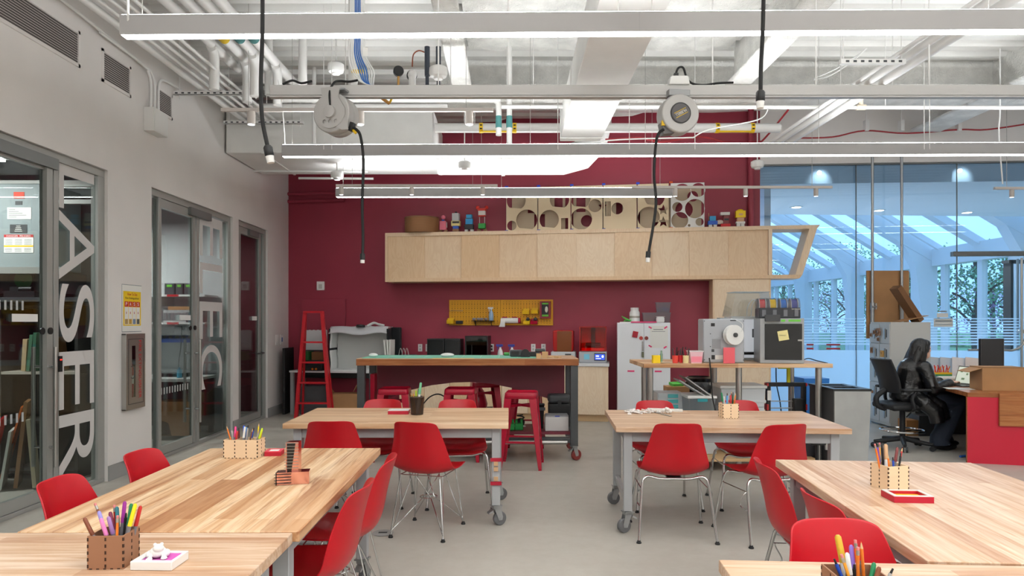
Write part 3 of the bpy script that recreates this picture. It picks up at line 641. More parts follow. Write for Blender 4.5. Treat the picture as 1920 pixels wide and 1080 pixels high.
d = 6.6; tag(B().cyl((X(773, d), d, Z(168, d)), (X(773, d), d, Z(136, d)), .035).sph((X(773, d), d, Z(140, d)), .045, 12).make('valve', whitemet), 'white valve body in front of the right pressure gauge', 'valve')
blue = M('blue_cable', (44, 104, 180), .5)
for k in range(10):
    o_ = (k - 5) * .014; m_ = blue if k in (3, 4, 5, 6) else white_pl
    pts = [W(672 + o_ * 160, -120, 5.9), W(672 + o_ * 160, 55, 5.9), W(672 + o_ * 200, 100, 5.9), W(682 + o_ * 300, 130, 5.9), W(690 + o_ * 160, 158, 5.9), W(718 + o_ * 60, 170, 6.0)]
    q = B(); q.curve([p + Vector((0, o_, 0)) for p in pts], .006, 6)
    tag(q.make('data_cable', m_), ('blue' if m_ is blue else 'white') + ' data cable, ' + ('first', 'second', 'third', 'fourth', 'fifth', 'sixth', 'seventh', 'eighth', 'ninth', 'tenth')[k] + ' strand from the left in the bundle dropping by the left reel', 'cable', 'bundle of data cables')
tag(B().box(X(681, 5.85), X(690, 5.85), 5.84, 5.845, Z(106, 5.85), Z(90, 5.85)).make('cable_tag', paper), 'small white paper tag on the blue cable bundle', 'tag')
tag(B().box(X(660, 6.7), X(681, 6.7), 6.68, 6.72, Z(150, 6.9), Z(145, 6.9)).make('pipe_lever', ym), 'yellow lever on the stubby pipe by the blue cables', 'valve lever')
d = 5.75; q = B().cyl(W(700, 172, 5.65), W(730, 194, d), .014); o = tag(q.make('ball_valve', M('brass', (150, 110, 70), .4, .7)), 'brass ball valve hanging below the rail', 'valve')
o2 = B().cyl(W(730, 194, d), W(736, 182, d), .009).make('valve_handle', ym, o); o2['label'] = 'yellow lever'
for px, lb in ((935, 'green pipe label on the left elbow pipe'), (955, 'green pipe label on the short upright pipe')):
    d = 7.9; tag(B().cyl((X(px, d), d, Z(240, d)), (X(px, d), d, Z(218, d)), .036).make('pipe_label', M('teal_label', (70, 130, 130), .6)), lb, 'pipe label', 'green pipe labels')
for k, (px, lb) in enumerate(((607, 'thin hanger rod at left of the reel'), (622, 'second thin hanger rod above the left reel'), (1046, 'thin wire left of the long duct'), (1180, 'thin wire just right of the duct'), (1303, 'thin wire right of the round reel'), (1733, 'thin pair wire at right'), (1743, 'thin wire beside the pair wire at right'))):
    d = 6.9; tag(B().cyl((X(px, d), d, Z(280, d)), (X(px, d), d, ZC), .004, n=6).make('hanger_wire', whitemet), lb + ', reaching up to the deck', 'wire', 'hanger wires')
# ================================================================ work tables
def caster(parent, x, y, rz, wmat=greyr, r=.05, top=.15, brake=True):
    mx = Matrix.Translation((x, y, 0)) @ Matrix.Rotation(rz, 4, 'Z')
    q = B().box(-.035, .035, -.035, .035, top - .008, top, mx)
    for s_ in (-1, 1): q.prism([(-.025, top - .01), (.025, top - .01), (-.012, r - .012), (-.04, r - .01), (-.045, r + .012)], s_ * .022 - .002, s_ * .022 + .002, mx @ frame_mx((0, 0, 0), (1, 0, 0), (0, 0, 1)))
    q.box(-.03, .03, -.024, .024, top - .025, top - .008, mx)
    c_ = q.make('caster', galv, parent)
    mw = mx @ Matrix.Translation((-.028, 0, r)) @ Matrix.Rotation(PI / 2, 4, 'X')
    B().lathe([(.02, -.018), (r * .6, -.018), (r * .9, -.016), (r, -.01), (r, .01), (r * .9, .016), (r * .6, .018), (.02, .018)], (0, 0, 0), 24, mw).make('wheel', wmat, c_)
    B().lathe([(.008, -.028), (.008, .028)], (0, 0, 0), 8, mw).make('axle', galv, c_)
    if brake: B().prism([(.03, top - .03), (.065, top - .05), (.063, top - .06), (.03, top - .045)], -.02, .02, mx @ frame_mx((0, 0, 0), (1, 0, 0), (0, 0, 1))).make('brake_lever', galv, c_)
def work_table(label, c, rz, lx, ly, mat, th=.038, z=.75, legin=.09, cr=(2.4, 2.6, 2.9, 3.3)):
    t_ = thing('work_table', label, 'table', (c[0], c[1], 0), rz, 'butcher block work tables')
    hx, hy = lx / 2, ly / 2
    B().box(-hx, hx, -hy, hy, z - th, z).make('tabletop', mat, t_, bevel=.003)
    ax, ay = hx - legin, hy - .085
    q = B()
    for s_ in (-1, 1):
        q.box(-ax, ax, s_ * ay - .02, s_ * ay + .02, z - th - .075, z - th); q.box(s_ * ax - .02, s_ * ax + .02, -ay, ay, z - th - .075, z - th)
    q.make('apron', greysteel, t_, bevel=.003)
    k = 0
    for sx in (-1, 1):
        B().box(sx * ax - .015, sx * ax + .015, -ay, ay, .19, .24).make('side_rail', greysteel, t_)
        for sy in (-1, 1):
            B().box(sx * ax - .03, sx * ax + .03, sy * ay - .03, sy * ay + .03, .15, z - th - .001).make('leg', greysteel, t_, bevel=.004)
            caster(t_, sx * ax, sy * ay, cr[k]); k += 1
    return t_
TB = .75
tml = work_table('pale wood work table at left middle holding the mesh pen cup', ((-1.62 - .01) / 2, 5.30), 0, 1.61, .88, maple_a, cr=(2.2, 1.0, 3.6, 3.4))
tmr = work_table('pale wood work table at right middle with white scraps and pencil box', (1.55, 5.12), -.055, 1.59, .91, maple_c, cr=(.4, .2, 1.2, 2.2))
tll = work_table('streaky wood work table at left holding the reflective tower model', (-1.225, 3.145), PI / 2 + .008, 1.555, .975, maple_b)
tln = work_table('pale wood work table at the lower left corner with the frog', (-1.555, 1.905), 0, 1.61, .90, maple_c)
tlr = work_table('broad pale wood work table at right with red tray and pencils', (1.825, 2.80), PI / 2 - .085, 1.53, .98, maple_c)
trn = work_table('pale wood work table at the lower right corner', (1.41, 1.592), -.06, 1.6, .90, maple_c)
# taped patch on the leg of the middle left table
q = B()
for z0 in (.47, .30): q.box(.675, .755, -.396, -.383, z0, z0 + .025)
q.make('red_tape', red_enam, tml)
q = B()
for z0 in (.40, .33, .44): q.box(.70, .73, -.3965, -.383, z0, z0 + .03)
q.make('brown_tape', M('brown_tape', (196, 158, 118), .6), tml)
# ================================================================ shell chairs
def shell_mesh():
    prof = [(.225, .425), (.212, .445), (.15, .446), (.05, .430), (-.06, .424), (-.14, .434), (-.195, .47), (-.222, .53), (-.240, .62), (-.262, .71), (-.282, .775), (-.292, .806)]
    half = [.170, .200, .220, .229, .232, .231, .224, .208, .186, .166, .152, .144]
    lift = [.0, .006, .020, .032, .042, .05, .05, .045, .035, .022, .012, .004]
    fwd = [0, 0, 0, 0, .004, .02, .045, .06, .06, .052, .042, .034]
    K = 6
    P_ = smooth([(a, b_, 0) for a, b_ in prof], K); Hs = smooth([(a, 0, 0) for a in half], K); Ls = smooth([(a, b_, 0) for a, b_ in zip(lift, fwd)], K)
    N = len(P_) - 1; q = B()
    def at(arr, t):
        t = max(0, min(N - 1e-6, t * N)); i = int(t); return arr[i].lerp(arr[i + 1], t - i)
    def fn(u, v):
        x = math.sin((u * 2 - 1) * PI / 2 * .999)
        def cut(rho, R): t = (abs(x) - (1 - rho)) / rho; return R * (1 - math.sqrt(max(0, 1 - t * t))) if t > 0 else 0
        v0, v1 = cut(.65, .10) + .012 * x * x, 1 - cut(.62, .105) - .008 * x * x
        t = v0 + (v1 - v0) * v; hw = at(Hs, t).x; p = at(P_, t); s_ = abs(x) ** 2.4
        return (x * hw, p.x + at(Ls, t).y * s_, p.y + at(Ls, t).x * s_)
    N2 = 34
    q.grid(fn, 22, N2)
    o = q.make('seat_shell', red_plast, solid=.007, sub=1, flip=False)
    me = o.data; bpy.data.objects.remove(o); return me
SHELL = shell_mesh()
def add_shell(t_):
    o = bpy.data.objects.new('seat_shell', SHELL); COL.objects.link(o); o.parent = t_
    q = o.modifiers.new('solid', 'SOLIDIFY'); q.thickness = .007; q.offset = 0
    q = o.modifiers.new('sub', 'SUBSURF'); q.levels = q.render_levels = 1
def chair_tube(label):
    t_ = thing('shell_chair', label, 'chair', (0, 0, 0), 0, 'red shell chairs'); add_shell(t_)
    for sy, yy, yf in ((1, .14, .235), (-1, -.13, -.245)):
        for sx in (-1, 1):
            q = B(); q.tube(smooth([(0, yy, .405), (sx * .10, yy, .405), (sx * .175, yy, .42), (sx * .205, yy + sy * .01, .41), (sx * .222, yy + sy * .02, .37), (sx * .24, yy + sy * .06, .2), (sx * .258, yf, .012)], 4), .0095, 10)
            lg = q.make('leg', chrome, t_)
            B().lathe([(.011, .02), (.012, .012), (.017, .008), (.017, 0)], (sx * .258, yf, 0), 12).make('glide', blackr, lg)
    for sx in (-1, 1):
        q = B().tube(smooth([(sx * .226, -.14, .34), (sx * .25, -.13, .31), (sx * .25, -.10, .24), (sx * .236, -.17, .22)], 4), .004, 6)
        q.tube([(sx * .228, -.15, .34), (sx * .228, .16, .34)], .004, 6); q.make('linking_hook', chrome, t_)
    q = B().box(-.05, .05, -.13, .14, .404, .414); q.make('mount', galv, t_)
    return t_
def chair_wire(label):
    t_ = thing('shell_chair', label, 'chair', (0, 0, 0), 0, 'red shell chairs'); add_shell(t_)
    for sx in (-1, 1):
        for sy in (-1, 1):
            ft = Vector((sx * .19, sy * .21 - .01, .012))
            q = B().tube([(sx * .10, sy * .05, .412), ft], .0045, 6).tube([(sx * .155, sy * .13, .415), ft + Vector((0, 0, .015))], .0045, 6)
            q.tube([ft + Vector((0, 0, .03)), (sx * .03, sy * .03, .235), (-sx * .06, sy * .10, .41)], .004, 6)
            lg = q.make('leg', chrome, t_)
            B().lathe([(.011, .02), (.012, .012), (.016, .008), (.016, 0)], (ft.x, ft.y, 0), 12).make('glide', blackr, lg)
    q = B().tube([(.06 * math.cos(a), .06 * math.sin(a), .24) for a in [k * PI / 6 for k in range(12)]], .004, 6, True).make('wire_ring', chrome, t_)
    q = B().tube([(.155, .13, .415), (-.155, .13, .415)], .004, 6).tube([(.155, -.13, .415), (-.155, -.13, .415)], .004, 6).tube([(.155, .13, .415), (.155, -.13, .415)], .004, 6).tube([(-.155, .13, .415), (-.155, -.13, .415)], .004, 6)
    q.make('wire_brace', chrome, t_)
    return t_
tube0 = chair_tube('x'); wire0 = chair_wire('x'); first = {}
def put(proto, x, y, rz, label):
    if proto.name not in first: first[proto.name] = 1; proto.location = (x, y, 0); proto.rotation_euler[2] = rz; proto['label'] = label; return proto
    return dup(proto, (x, y, 0), rz, label)
tubel, wirel = tube0, wire0
# rz = 0 faces away from the camera (+y)
put(wirel, -.575, 4.83, -.26, 'red shell chair with wire base at the front of the middle left table')
put(wirel, -1.23, 4.88, .06, 'red shell chair at middle left table, half hidden by the streaky table')
put(tubel, -1.10, 5.62, PI - .05, 'red shell chair across the middle left table, behind the small red tray')
put(tubel, -.42, 5.60, PI + .12, 'red shell chair across the middle left table, behind the mesh pen cup')
put(tubel, 1.13, 4.78, -.05, 'red shell chair on chrome tubes, left at the front of middle right table')
put(tubel, 1.77, 4.74, .22, 'red shell chair on chrome tubes, right at the front of middle right table')
put(tubel, 1.23, 5.52, PI + .05, 'red shell chair across the middle right table, behind the white scraps')
put(tubel, 1.92, 5.54, PI - .05, 'red shell chair across the middle right table, behind the slotted pencil box')
put(tubel, -1.66, 3.52, -PI / 2 - .06, 'red shell chair at the left wall side, below the fire extinguisher cabinet')
put(tubel, -1.68, 2.93, -PI / 2 + .03, 'red shell chair at the left wall side, nearest the lower left corner')
put(wirel, -.86, 3.40, PI / 2 + .05, 'red shell chair tucked in the aisle side of the streaky table')
put(wirel, -.87, 2.86, PI / 2 - .04, 'red shell chair in the aisle, nearest the bottom edge')
put(tubel, 1.48, 3.27, -PI / 2 - .10, 'red shell chair seen side on in the aisle before the broad right table')
put(tubel, 1.455, 2.67, -PI / 2 + .02, 'red shell chair showing only a sliver beside the broad right table')
put(wirel, 1.10, 2.05, PI + .03, 'red shell chair seen front on behind the lower right pencils')
# ================================================================ red stools
def stool(label):
    t_ = thing('metal_stool', label, 'stool', (0, 0, 0), 0, 'red metal stools')
    def rsq(h, r, n=5):
        out = []
        for cx, cy, a in ((h - r, h - r, 0), (-h + r, h - r, PI / 2), (-h + r, -h + r, PI), (h - r, -h + r, 3 * PI / 2)):
            out += [(cx + r * math.cos(a + PI / 2 * k / n), cy + r * math.sin(a + PI / 2 * k / n)) for k in range(n + 1)]
        return out
    q = B(); rings = []
    for h, z in ((.135, .748), (.15, .76), (.157, .755), (.160, .735), (.164, .70)): rings.append([q.bm.verts.new((x, y, z)) for x, y in rsq(h, .04)])
    for a, b_ in zip(rings, rings[1:]):
        for k in range(len(a)): q.bm.faces.new((a[k], a[(k + 1) % len(a)], b_[(k + 1) % len(a)], b_[k]))
    q.bm.faces.new(rings[0]); q.make('seat', red_enam, t_, solid=.003)
    for sx in (-1, 1):
        for sy in (-1, 1):
            q = B()
            def sec(h, w_, z): return [(sx * h, sy * (h - w_), z), (sx * (h - .004), sy * (h - .004), z), (sx * (h - w_), sy * h, z), (sx * (h - w_ - .004), sy * (h - .012), z), (sx * (h - .016), sy * (h - .016), z), (sx * (h - .012), sy * (h - w_ - .004), z)]
            a = [q.bm.verts.new(p) for p in sec(.165, .075, .705)]; b_ = [q.bm.verts.new(p) for p in sec(.218, .035, .02)]
            for k in range(6): q.bm.faces.new((a[k], a[(k + 1) % 6], b_[(k + 1) % 6], b_[k]))
            q.bm.faces.new(a); q.bm.faces.new(b_); lg = q.make('leg', red_enam, t_)
            B().box(sx * .2 - .016, sx * .2 + .016, sy * .2 - .016, sy * .2 + .016, 0, .022).make('foot_cap', red_enam, lg)
    q = B()
    for s_ in (-1, 1): q.box(-.185, .185, s_ * .183 - .003, s_ * .183 + .003, .26, .28).box(s_ * .183 - .003, s_ * .183 + .003, -.185, .185, .26, .28)
    q.make('footrest', red_enam, t_)
    q = B().box(-.16, .16, -.004, .004, .61, .635, Matrix.Rotation(PI / 4, 4, 'Z')).box(-.16, .16, -.004, .004, .61, .635, Matrix.Rotation(-PI / 4, 4, 'Z'))
    q.make('cross_brace', red_enam, t_)
    return t_
s0 = stool('tall red metal stool standing free at the right end of the workbench'); s0.location = (.12, 6.98, 0); s0.rotation_euler[2] = -.1
dup(s0, (-1.24, 7.36, 0), .03, 'tall red metal stool, leftmost at the workbench behind the pen cup')
dup(s0, (-.53, 7.36, 0), -.03, 'tall red metal stool in the middle at the workbench front')
dup(s0, (-.30, 8.15, 0), .15, 'tall red metal stool behind the workbench, seen under the arch')
dup(s0, (.20, 8.15, 0), -.1, 'tall red metal stool behind the workbench, hidden by the free standing stool')
# ================================================================ left wall: glazed fronts, rooms behind, things on the wall
XF = XL - .05
room_w = paint('side_room_white', (205, 206, 208), .6, .02); room_g = paint('side_room_grey', (120, 124, 126), .6, .05)
st(B().box(-6.9, XL - .14, 6.9, 7.0, 0, 3.2).make('wall_laser_room', room_g)); st(B().box(-6.9, XL - .14, 9.22, 9.3, 0, 3.2).make('wall_electronics_room', room_w))
st(B().box(-6.9, XL - .14, 11.2, 11.3, 0, 3.2).make('wall_store_room', M('red_reflection_tone', (90, 28, 38), .6)))  # dark red colour stands in for the burgundy reflection in the door glass
st(B().box(-7, -6.9, 1.4, 11.3, 0, 3.2).box(-6.9, XL - .14, 1.4, 1.5, 0, 3.2).make('wall_side_rooms', room_g))
st(B().box(-7, XL - .14, 1.4, 11.3, 3.2, 3.3).make('ceiling_side_rooms', M('side_room_ceiling', (150, 150, 150), .7)))
def front(n, y0, y1, stiles, label=None):
    q = B().box(XF - .045, XF + .02, y0, y1, ZH - .07, ZH).box(XF - .045, XF + .02, y0, y1, 0, .035)
    for a, b_ in stiles: q.box(XF - .045, XF + .02, a, b_, .035, ZH - .07)
    return st(q.make('door_%d' % n, alu, bevel=.003))
def pane(dr, y0, y1, z0=.05, z1=ZH - .09, x=XF - .015):
    return B().box(x, x + .01, y0, y1, z0, z1).make('glass_pane', clear, dr)
def rails(dr, y0, y1, x=XF - .012):
    B().box(x - .02, x + .025, y0, y1, ZH - .17, ZH - .075).make('top_rail', alu, dr); B().box(x - .02, x + .025, y0, y1, .04, .13).make('bottom_rail', alu, dr)
def pull(dr, y, z0, z1):
    for s_, zz in ((.09, 0), (-.09, 0)): B().cyl((XF - .01 + s_, y, z0), (XF - .01 + s_, y, z1), .016, n=14).make('pull_handle', steel, dr)
    for zz in (z0 + .16, z1 - .16): B().cyl((XF - .1, y, zz), (XF + .08, y, zz), .011, n=10).make('standoff', chrome, dr)
d1 = front(1, 3.2, 6.30, [(3.2, 3.27), (5.60, 5.66), (6.2, 6.30)])
B().box(XF - .03, XF + .03, 5.50, 5.57, .04, ZH - .09).make('stile', alu, d1)
rails(d1, 3.27, 5.5); pane(d1, 3.27, 5.50); pane(d1, 5.66, 6.2)
B().box(XF - .02, XF + .05, 4.9, 5.62, ZH - .15, ZH - .06).make('closer', alu_d, d1)
pull(d1, 5.53, .30, 1.27)
bm_ = M('white_glass_film', (176, 178, 178), .6)
def band(dr, y0, y1, z):
    q = B(); y = y0
    while y < y1: q.box(XF - .003, XF - .002, y, y + .022, z - .036, z + .036); y += .06
    o = q.make('dash_band', bm_, dr); o['kind'] = 'stuff'
band(d1, 4.3, 5.3, 1.60); band(d1, 4.3, 5.3, .74)
for yy in (5.44, 5.535): B().cyl((XF + .03, yy, 1.40), (XF + .04, yy, 1.40), .028, n=16).make('lock_disc', black, d1)
B().box(XF + .002, XF + .012, 5.15, 5.42, 1.475, 1.535).make('lock_plate', white_pl, d1)
B().box(XF + .02, XF + .045, 5.63, 5.67, 1.06, 1.19).make('card_reader', black, d1)
B().box(XF + .045, XF + .047, 5.64, 5.66, 1.155, 1.165).make('card_reader_light', M('red_led', (255, 40, 30), .5, emit=3), d1)
d2 = front(2, 7.07, 9.14, [(7.07, 7.12), (7.27, 7.33), (8.16, 8.22), (9.06, 9.14)])
B().box(XF - .02, XF + .015, 8.07, 8.12, .04, ZH - .09).make('stile', alu, d2)
rails(d2, 7.33, 8.06); pane(d2, 7.12, 7.27); pane(d2, 7.33, 8.07); pane(d2, 8.22, 9.06)
B().box(XF - .02, XF + .05, 7.95, 8.5, ZH - .15, ZH - .06).make('closer', alu_d, d2)
pull(d2, 8.11, .28, 1.26); band(d2, 7.36, 8.0, .72)
for yy in (7.98, 8.1): B().cyl((XF + .02, yy, 1.4), (XF + .03, yy, 1.4), .028, n=16).make('lock_disc', black, d2)
B().box(XF + .002, XF + .012, 7.76, 8.02, 1.49, 1.55).make('lock_plate', white_pl, d2)
d3 = front(3, 9.34, 10.46, [(9.34, 9.42), (10.38, 10.46)])
B().box(XF - .02, XF + .015, 10.2, 10.27, .04, ZH - .09).make('stile', alu, d3); B().box(XF - .02, XF + .015, 9.42, 9.5, .04, ZH - .09).make('stile', alu, d3)
rails(d3, 9.42, 10.27); pane(d3, 9.5, 10.2); pane(d3, 10.27, 10.38)
B().box(XF + .0, XF + .05, 9.75, 10.1, ZH - .16, ZH - .08).make('closer', alu_d, d3)
B().cyl((XF + .05, 10.0, 1.0), (XF + .05, 10.3, 1.0), .012).cyl((XF, 10.26, 1.0), (XF + .05, 10.26, 1.0), .018).make('lever_handle', darksteel, d3)
B().box(XF + .016, XF + .022, 10.22, 10.26, .92, 1.08).make('lock_plate', steel, d3); B().box(XF + .002, XF + .012, 9.95, 10.12, 1.49, 1.55).make('notice_plate', white_pl, d3)
def letters(dr, word, y0, y1, slots):
    for ch, (za, zb) in zip(word, slots):
        text('letter_' + ch.lower(), ch, vinyl, dr, frame_mx((XF + .002, y0, za), (0, 0, -1), (0, 1, 0)), za - zb, y1 - y0)
letters(d1, 'LASER', 5.69, 6.17, ((2.80, 2.43), (2.41, 1.83), (1.80, 1.30), (1.22, .735), (.687, .142)))
letters(d2, 'ELEC', 8.27, 8.92, ((2.78, 2.28), (2.20, 1.82), (1.72, 1.26), (1.18, .64)))
# ---- laser room contents
mg = paint('machine_grey', (142, 152, 154), .45, .03)
t_ = thing('laser_machine_hood', 'grey metal machine housing with warning stickers behind the LASER door', 'machine', (-4.75, 6.55, 1.74))
B().box(-.5, .45, -.2, .3, .22, 1.02).make('housing', mg, t_, bevel=.01)
B().box(-.7, .6, -.24, -.16, .18, .24).make('front_rail', alu, t_)
B().box(-.6, .5, -.1, .3, 0, .2).make('base', darkgrey, t_)
fx = lambda px: X(px, 6.35) + 4.75
fz = lambda py: Z(py, 6.35) - 1.74
def stick(name, px0, px1, py0, py1, m, lab=None):
    o = B().box(fx(px0), fx(px1), -.2035, -.2, fz(py1), fz(py0)).make(name, m, t_)
    if lab: o['label'] = lab
    return o
stick('sticker', 26, 46, 360, 372, M('orange_sticker', (226, 74, 50), .6), 'orange sticker')
stick('sticker', 29, 42, 377, 384, darkgrey, 'small dark sticker')
o = stick('sticker', 14, 59, 389, 411, paper, 'white printed label')
q = B()
for r in range(5): q.box(fx(17), fx(17 + 12 + (r * 7) % 25), -.2045, -.2036, fz(393 + r * 3.5) - .003, fz(393 + r * 3.5) + .003)
q.make('print', M('grey_print', (150, 150, 150), .7), o)
o = stick('sticker', 19, 51, 421, 437, darkgrey, 'dark square label')
q = B()
for r in range(4): q.box(fx(31 - r), fx(39 + r), -.2045, -.2036, fz(424 + r * 3.2) - .003, fz(424 + r * 3.2) + .003)
q.make('print', M('pale_print', (225, 222, 215), .5), o)
o = stick('warning_sticker', 8, 63, 440, 474, paper, 'white safety sticker with red heading and yellow line')
B().box(fx(8), fx(63), -.2042, -.2035, fz(445), fz(440)).make('heading', M('sign_red', (186, 24, 32), .6), o)
B().box(fx(8), fx(63), -.2042, -.2035, fz(463), fz(460)).make('stripe', ym, o)
text('lettering', 'DANGER  PELIGRO', paper, o, frame_mx((fx(13), -.2045, fz(444.3)), (1, 0, 0), (0, 0, 1)), fx(58) - fx(13), fz(441) - fz(444.3))
q = B()
for c_ in range(3):
    for r in range(4): q.box(fx(10 + c_ * 18), fx(24 + c_ * 18), -.2043, -.2036, fz(449 + r * 3) - .0025, fz(449 + r * 3) + .0025)
    for r in range(3): q.box(fx(10 + c_ * 18), fx(23 + c_ * 18), -.2043, -.2036, fz(466 + r * 2.6) - .0025, fz(466 + r * 2.6) + .0025)
q.make('print', M('grey_print', (150, 150, 150), .7), o)
tag(B().box(-6.0, -3.9, 6.3, 6.85, 1.66, 1.70).make('shelf', darkgrey), 'dark long shelf under the grey machine behind the LASER door', 'shelf')
tag(B().box(-6, -3.9, 6.4, 6.46, 2.74, 2.80).box(-6, -3.9, 6.4, 6.46, 2.58, 2.62).make('steel_channel', alu), 'pair of grey steel channels high in the laser room', 'beam')
t_ = thing('magnifier_lamp', 'small black machine with a round green disc on the laser room shelf', 'machine', (X(35, 6.35), 6.42, 1.70))
B().box(-.15, .14, -.06, .06, 0, .06).box(-.1, -.02, -.05, .04, .06, .1).cyl((-.02, -.03, .08), (.1, -.03, .08), .022).make('body', black, t_)
B().lathe([(.001, 0), (.085, 0), (.085, .012), (.001, .012)], (0, 0, .17), 28, Matrix.Rotation(PI / 2, 4, 'X')).make('disc', M('green_disc', (60, 110, 72), .4), t_)
B().box(.06, .085, -.01, .01, .05, .25).make('stand', black, t_)
dk = M('dark_cabinet', (52, 50, 48), .6)
t_ = thing('storage_shelves', 'dark shelving with boards and books behind the LASER door', 'shelving', (-4.8, 6.55, 0))
for x in (-.9, -.28, .0, .72): B().box(x, x + .03, -.15, .3, 0, 1.62).make('upright', dk, t_)
for z in (.05, .52, .98, 1.6): B().box(-.9, .75, -.15, .3, z, z + .025).make('shelf_board', M('pale_board', (188, 180, 168), .6) if z == .98 else dk, t_)
B().box(-.9, .75, .28, .3, 0, 1.6).make('back_panel', M('dark_back', (44, 42, 42), .7), t_)
for k, (px, c, w_, h_, tl) in enumerate(((45, (196, 170, 130), .04, .3, .12), (55, (70, 120, 92), .03, .34, .2), (63, (60, 110, 84), .03, .36, .15), (84, (206, 190, 160), .03, .3, -.3), (92, (170, 120, 80), .03, .32, -.25))):
    x = X(px, 6.4); lb = ['tan board standing on the laser room shelf', 'thin green sheet leaning on the laser room shelf', 'dark green sheet beside the tan board on the laser room shelf', 'cream board leaning on the laser room shelf beside the stile', 'brown board leaning on the laser room shelf, rightmost'][k]
    tag(B().cb((0, 0, h_ / 2 + .006), (w_, .24, h_), 0, 0, tl * .5).make('sheet', M('sheet_%d' % k, c, .5), loc=(x, 6.52, 1.005)), lb, 'board', 'boards on the laser room shelf')
for k, (x, y, c, w_, h_, tl, lb) in enumerate(((-4.62, 6.28, (186, 22, 30), .02, .6, .2, 'red acrylic sheet leaning low behind the LASER door'), (-4.66, 6.24, (190, 220, 40), .012, .62, .22, 'lime green edged acrylic sheet leaning beside the red one'), (-4.45, 6.2, (226, 226, 220), .02, .5, .14, 'white board leaning in front of the red acrylic sheet'), (-4.35, 6.25, (150, 110, 74), .03, .75, .1, 'brown board leaning beside the white board, laser room'), (-4.95, 6.15, (120, 80, 54), .03, 1.05, -.08, 'tall brown wood panel leaning at the left edge, laser room'), (-4.25, 6.24, (210, 196, 168), .03, .6, -.08, 'cream board leaning nearest the sliding door stile, laser room'), (-4.52, 6.36, (224, 110, 40), .015, .7, .24, 'orange acrylic sheet behind the red one, laser room'))):
    tag(B().cb((0, 0, h_ / 2 + .02), (w_, .3, h_), .5, 0, tl).make('sheet', M('acrylic_%d' % k, c, .25), loc=(x, y - .15, 0)), lb, 'board', 'sheets leaning in the laser room')
t_ = thing('tube_light', 'lit tube lamp on the laser room ceiling', 'ceiling light', (X(0, 6.2) , 6.1, 2.93))
B().box(-.6, .12, -.05, .05, 0, .05).make('housing', whitemet, t_); B().box(-.58, .1, -.035, .035, -.02, 0).make('tube', M('tube_lit', (255, 252, 246), .5, emit=6), t_)
# ---- electronics room contents
def shelfthing(label, z, y=8.95):
    t_ = thing('wall_shelf', label, 'shelf', (-4.55, y, z), 0, 'electronics room shelves')
    B().box(-.5, .62, -.16, .25, 0, .025).make('board', M('white_shelf', (222, 222, 220), .5), t_)
    B().box(X(313, y - .16) + 4.55, X(335, y - .16) + 4.55, -.163, -.16, -.002, .026).make('red_label', M('sign_red', (186, 24, 32), .6), t_)
    B().box(.0, .03, -.1, .25, -.12, 0).make('bracket', whitemet, t_)
yb = 8.8
shelfthing('upper white shelf with clear bins behind the ELEC door', Z(556, yb)); shelfthing('lower white shelf with grey part drawers behind the ELEC door', Z(608, yb))
for k, (p0, p1, c) in enumerate(((304, 324, (70, 74, 78)), (325, 340, (60, 66, 70)), (341, 359, (74, 78, 82)))):
    t_ = thing('storage_bin', ('clear bin of dark parts, left of three behind the ELEC door', 'clear bin of dark parts, middle of three behind the ELEC door', 'clear bin of dark parts, right of three behind the ELEC door')[k], 'bin', ((X(p0, yb) + X(p1, yb)) / 2, 8.95, Z(556, yb) + .025), 0, 'clear bins on the upper shelf'); hw = (X(p1, yb) - X(p0, yb)) / 2 - .003
    B().box(-hw, hw, -.1, .1, 0, .15).make('bin', M('smoky_plastic', c, .3), t_, bevel=.01); B().box(-hw * .5, hw * .5, -.103, -.1, .1, .13).make('label', M('green_label', (110, 190, 60), .5), t_)
t_ = thing('drawer_unit', 'grey parts drawer unit on the lower shelf behind the ELEC door', 'drawer unit', (X(327, yb), 8.95, Z(608, yb) + .025))
B().box(-.17, .17, -.1, .12, .0, .16).make('body', M('pale_grey_plastic', (176, 176, 176), .5), t_)
for k in range(7): B().box(-.16 + k * .047, -.12 + k * .047, -.106, -.1, .03, .12).make('drawer', M('mid_grey_plastic', (120, 122, 124), .5), t_)
tag(B().box(-.13, .15, -.1, .1, 0, .045).make('cardboard_box', card, loc=(X(330, yb), 8.95, Z(608, yb) + .185), bevel=.003), 'flat brown box on top of the grey part drawers', 'box')
for k in range(3): tag(B().box(-.012, .012, -.1, .1, 0, .13).make('binder', M('blue_binder', (88, 116, 140), .5), loc=(X(350, yb) + .03 * k - .02, 8.95, Z(608, yb) + .025)), ('first', 'second', 'third')[k] + ' slim blue folder right of the grey part drawers', 'folder', 'slim blue folders behind the ELEC door')
t_ = thing('lab_bench', 'pale lab bench behind the ELEC door', 'bench', (-4.5, 8.72, 0))
B().box(-.8, .58, -.3, .4, .73, .765).make('top', M('bench_top', (206, 206, 202), .5), t_)
for x in (-.78, .5):
    for y in (-.26, .34): B().box(x, x + .05, y, y + .05, 0, .73).make('leg', darkgrey, t_)
B().box(-.8, .58, .3, .34, .1, .73).make('modesty_panel', darkgrey, t_)
t_ = thing('blue_tool_rail', 'blue tray of tools above the lab bench', 'tool tray', (X(330, 8.9), 8.95, Z(642, 8.9)))
B().box(-.24, .24, -.06, .06, 0, .02).box(-.24, .24, .05, .06, .02, .09).box(-.24, .24, -.06, -.05, .02, .05).make('tray', M('blue_tray', (40, 72, 150), .5), t_)
for k in range(5): B().sph((-.18 + k * .085, 0, .06), (.03, .03, .03), 8).make('tool', darkgrey, t_)
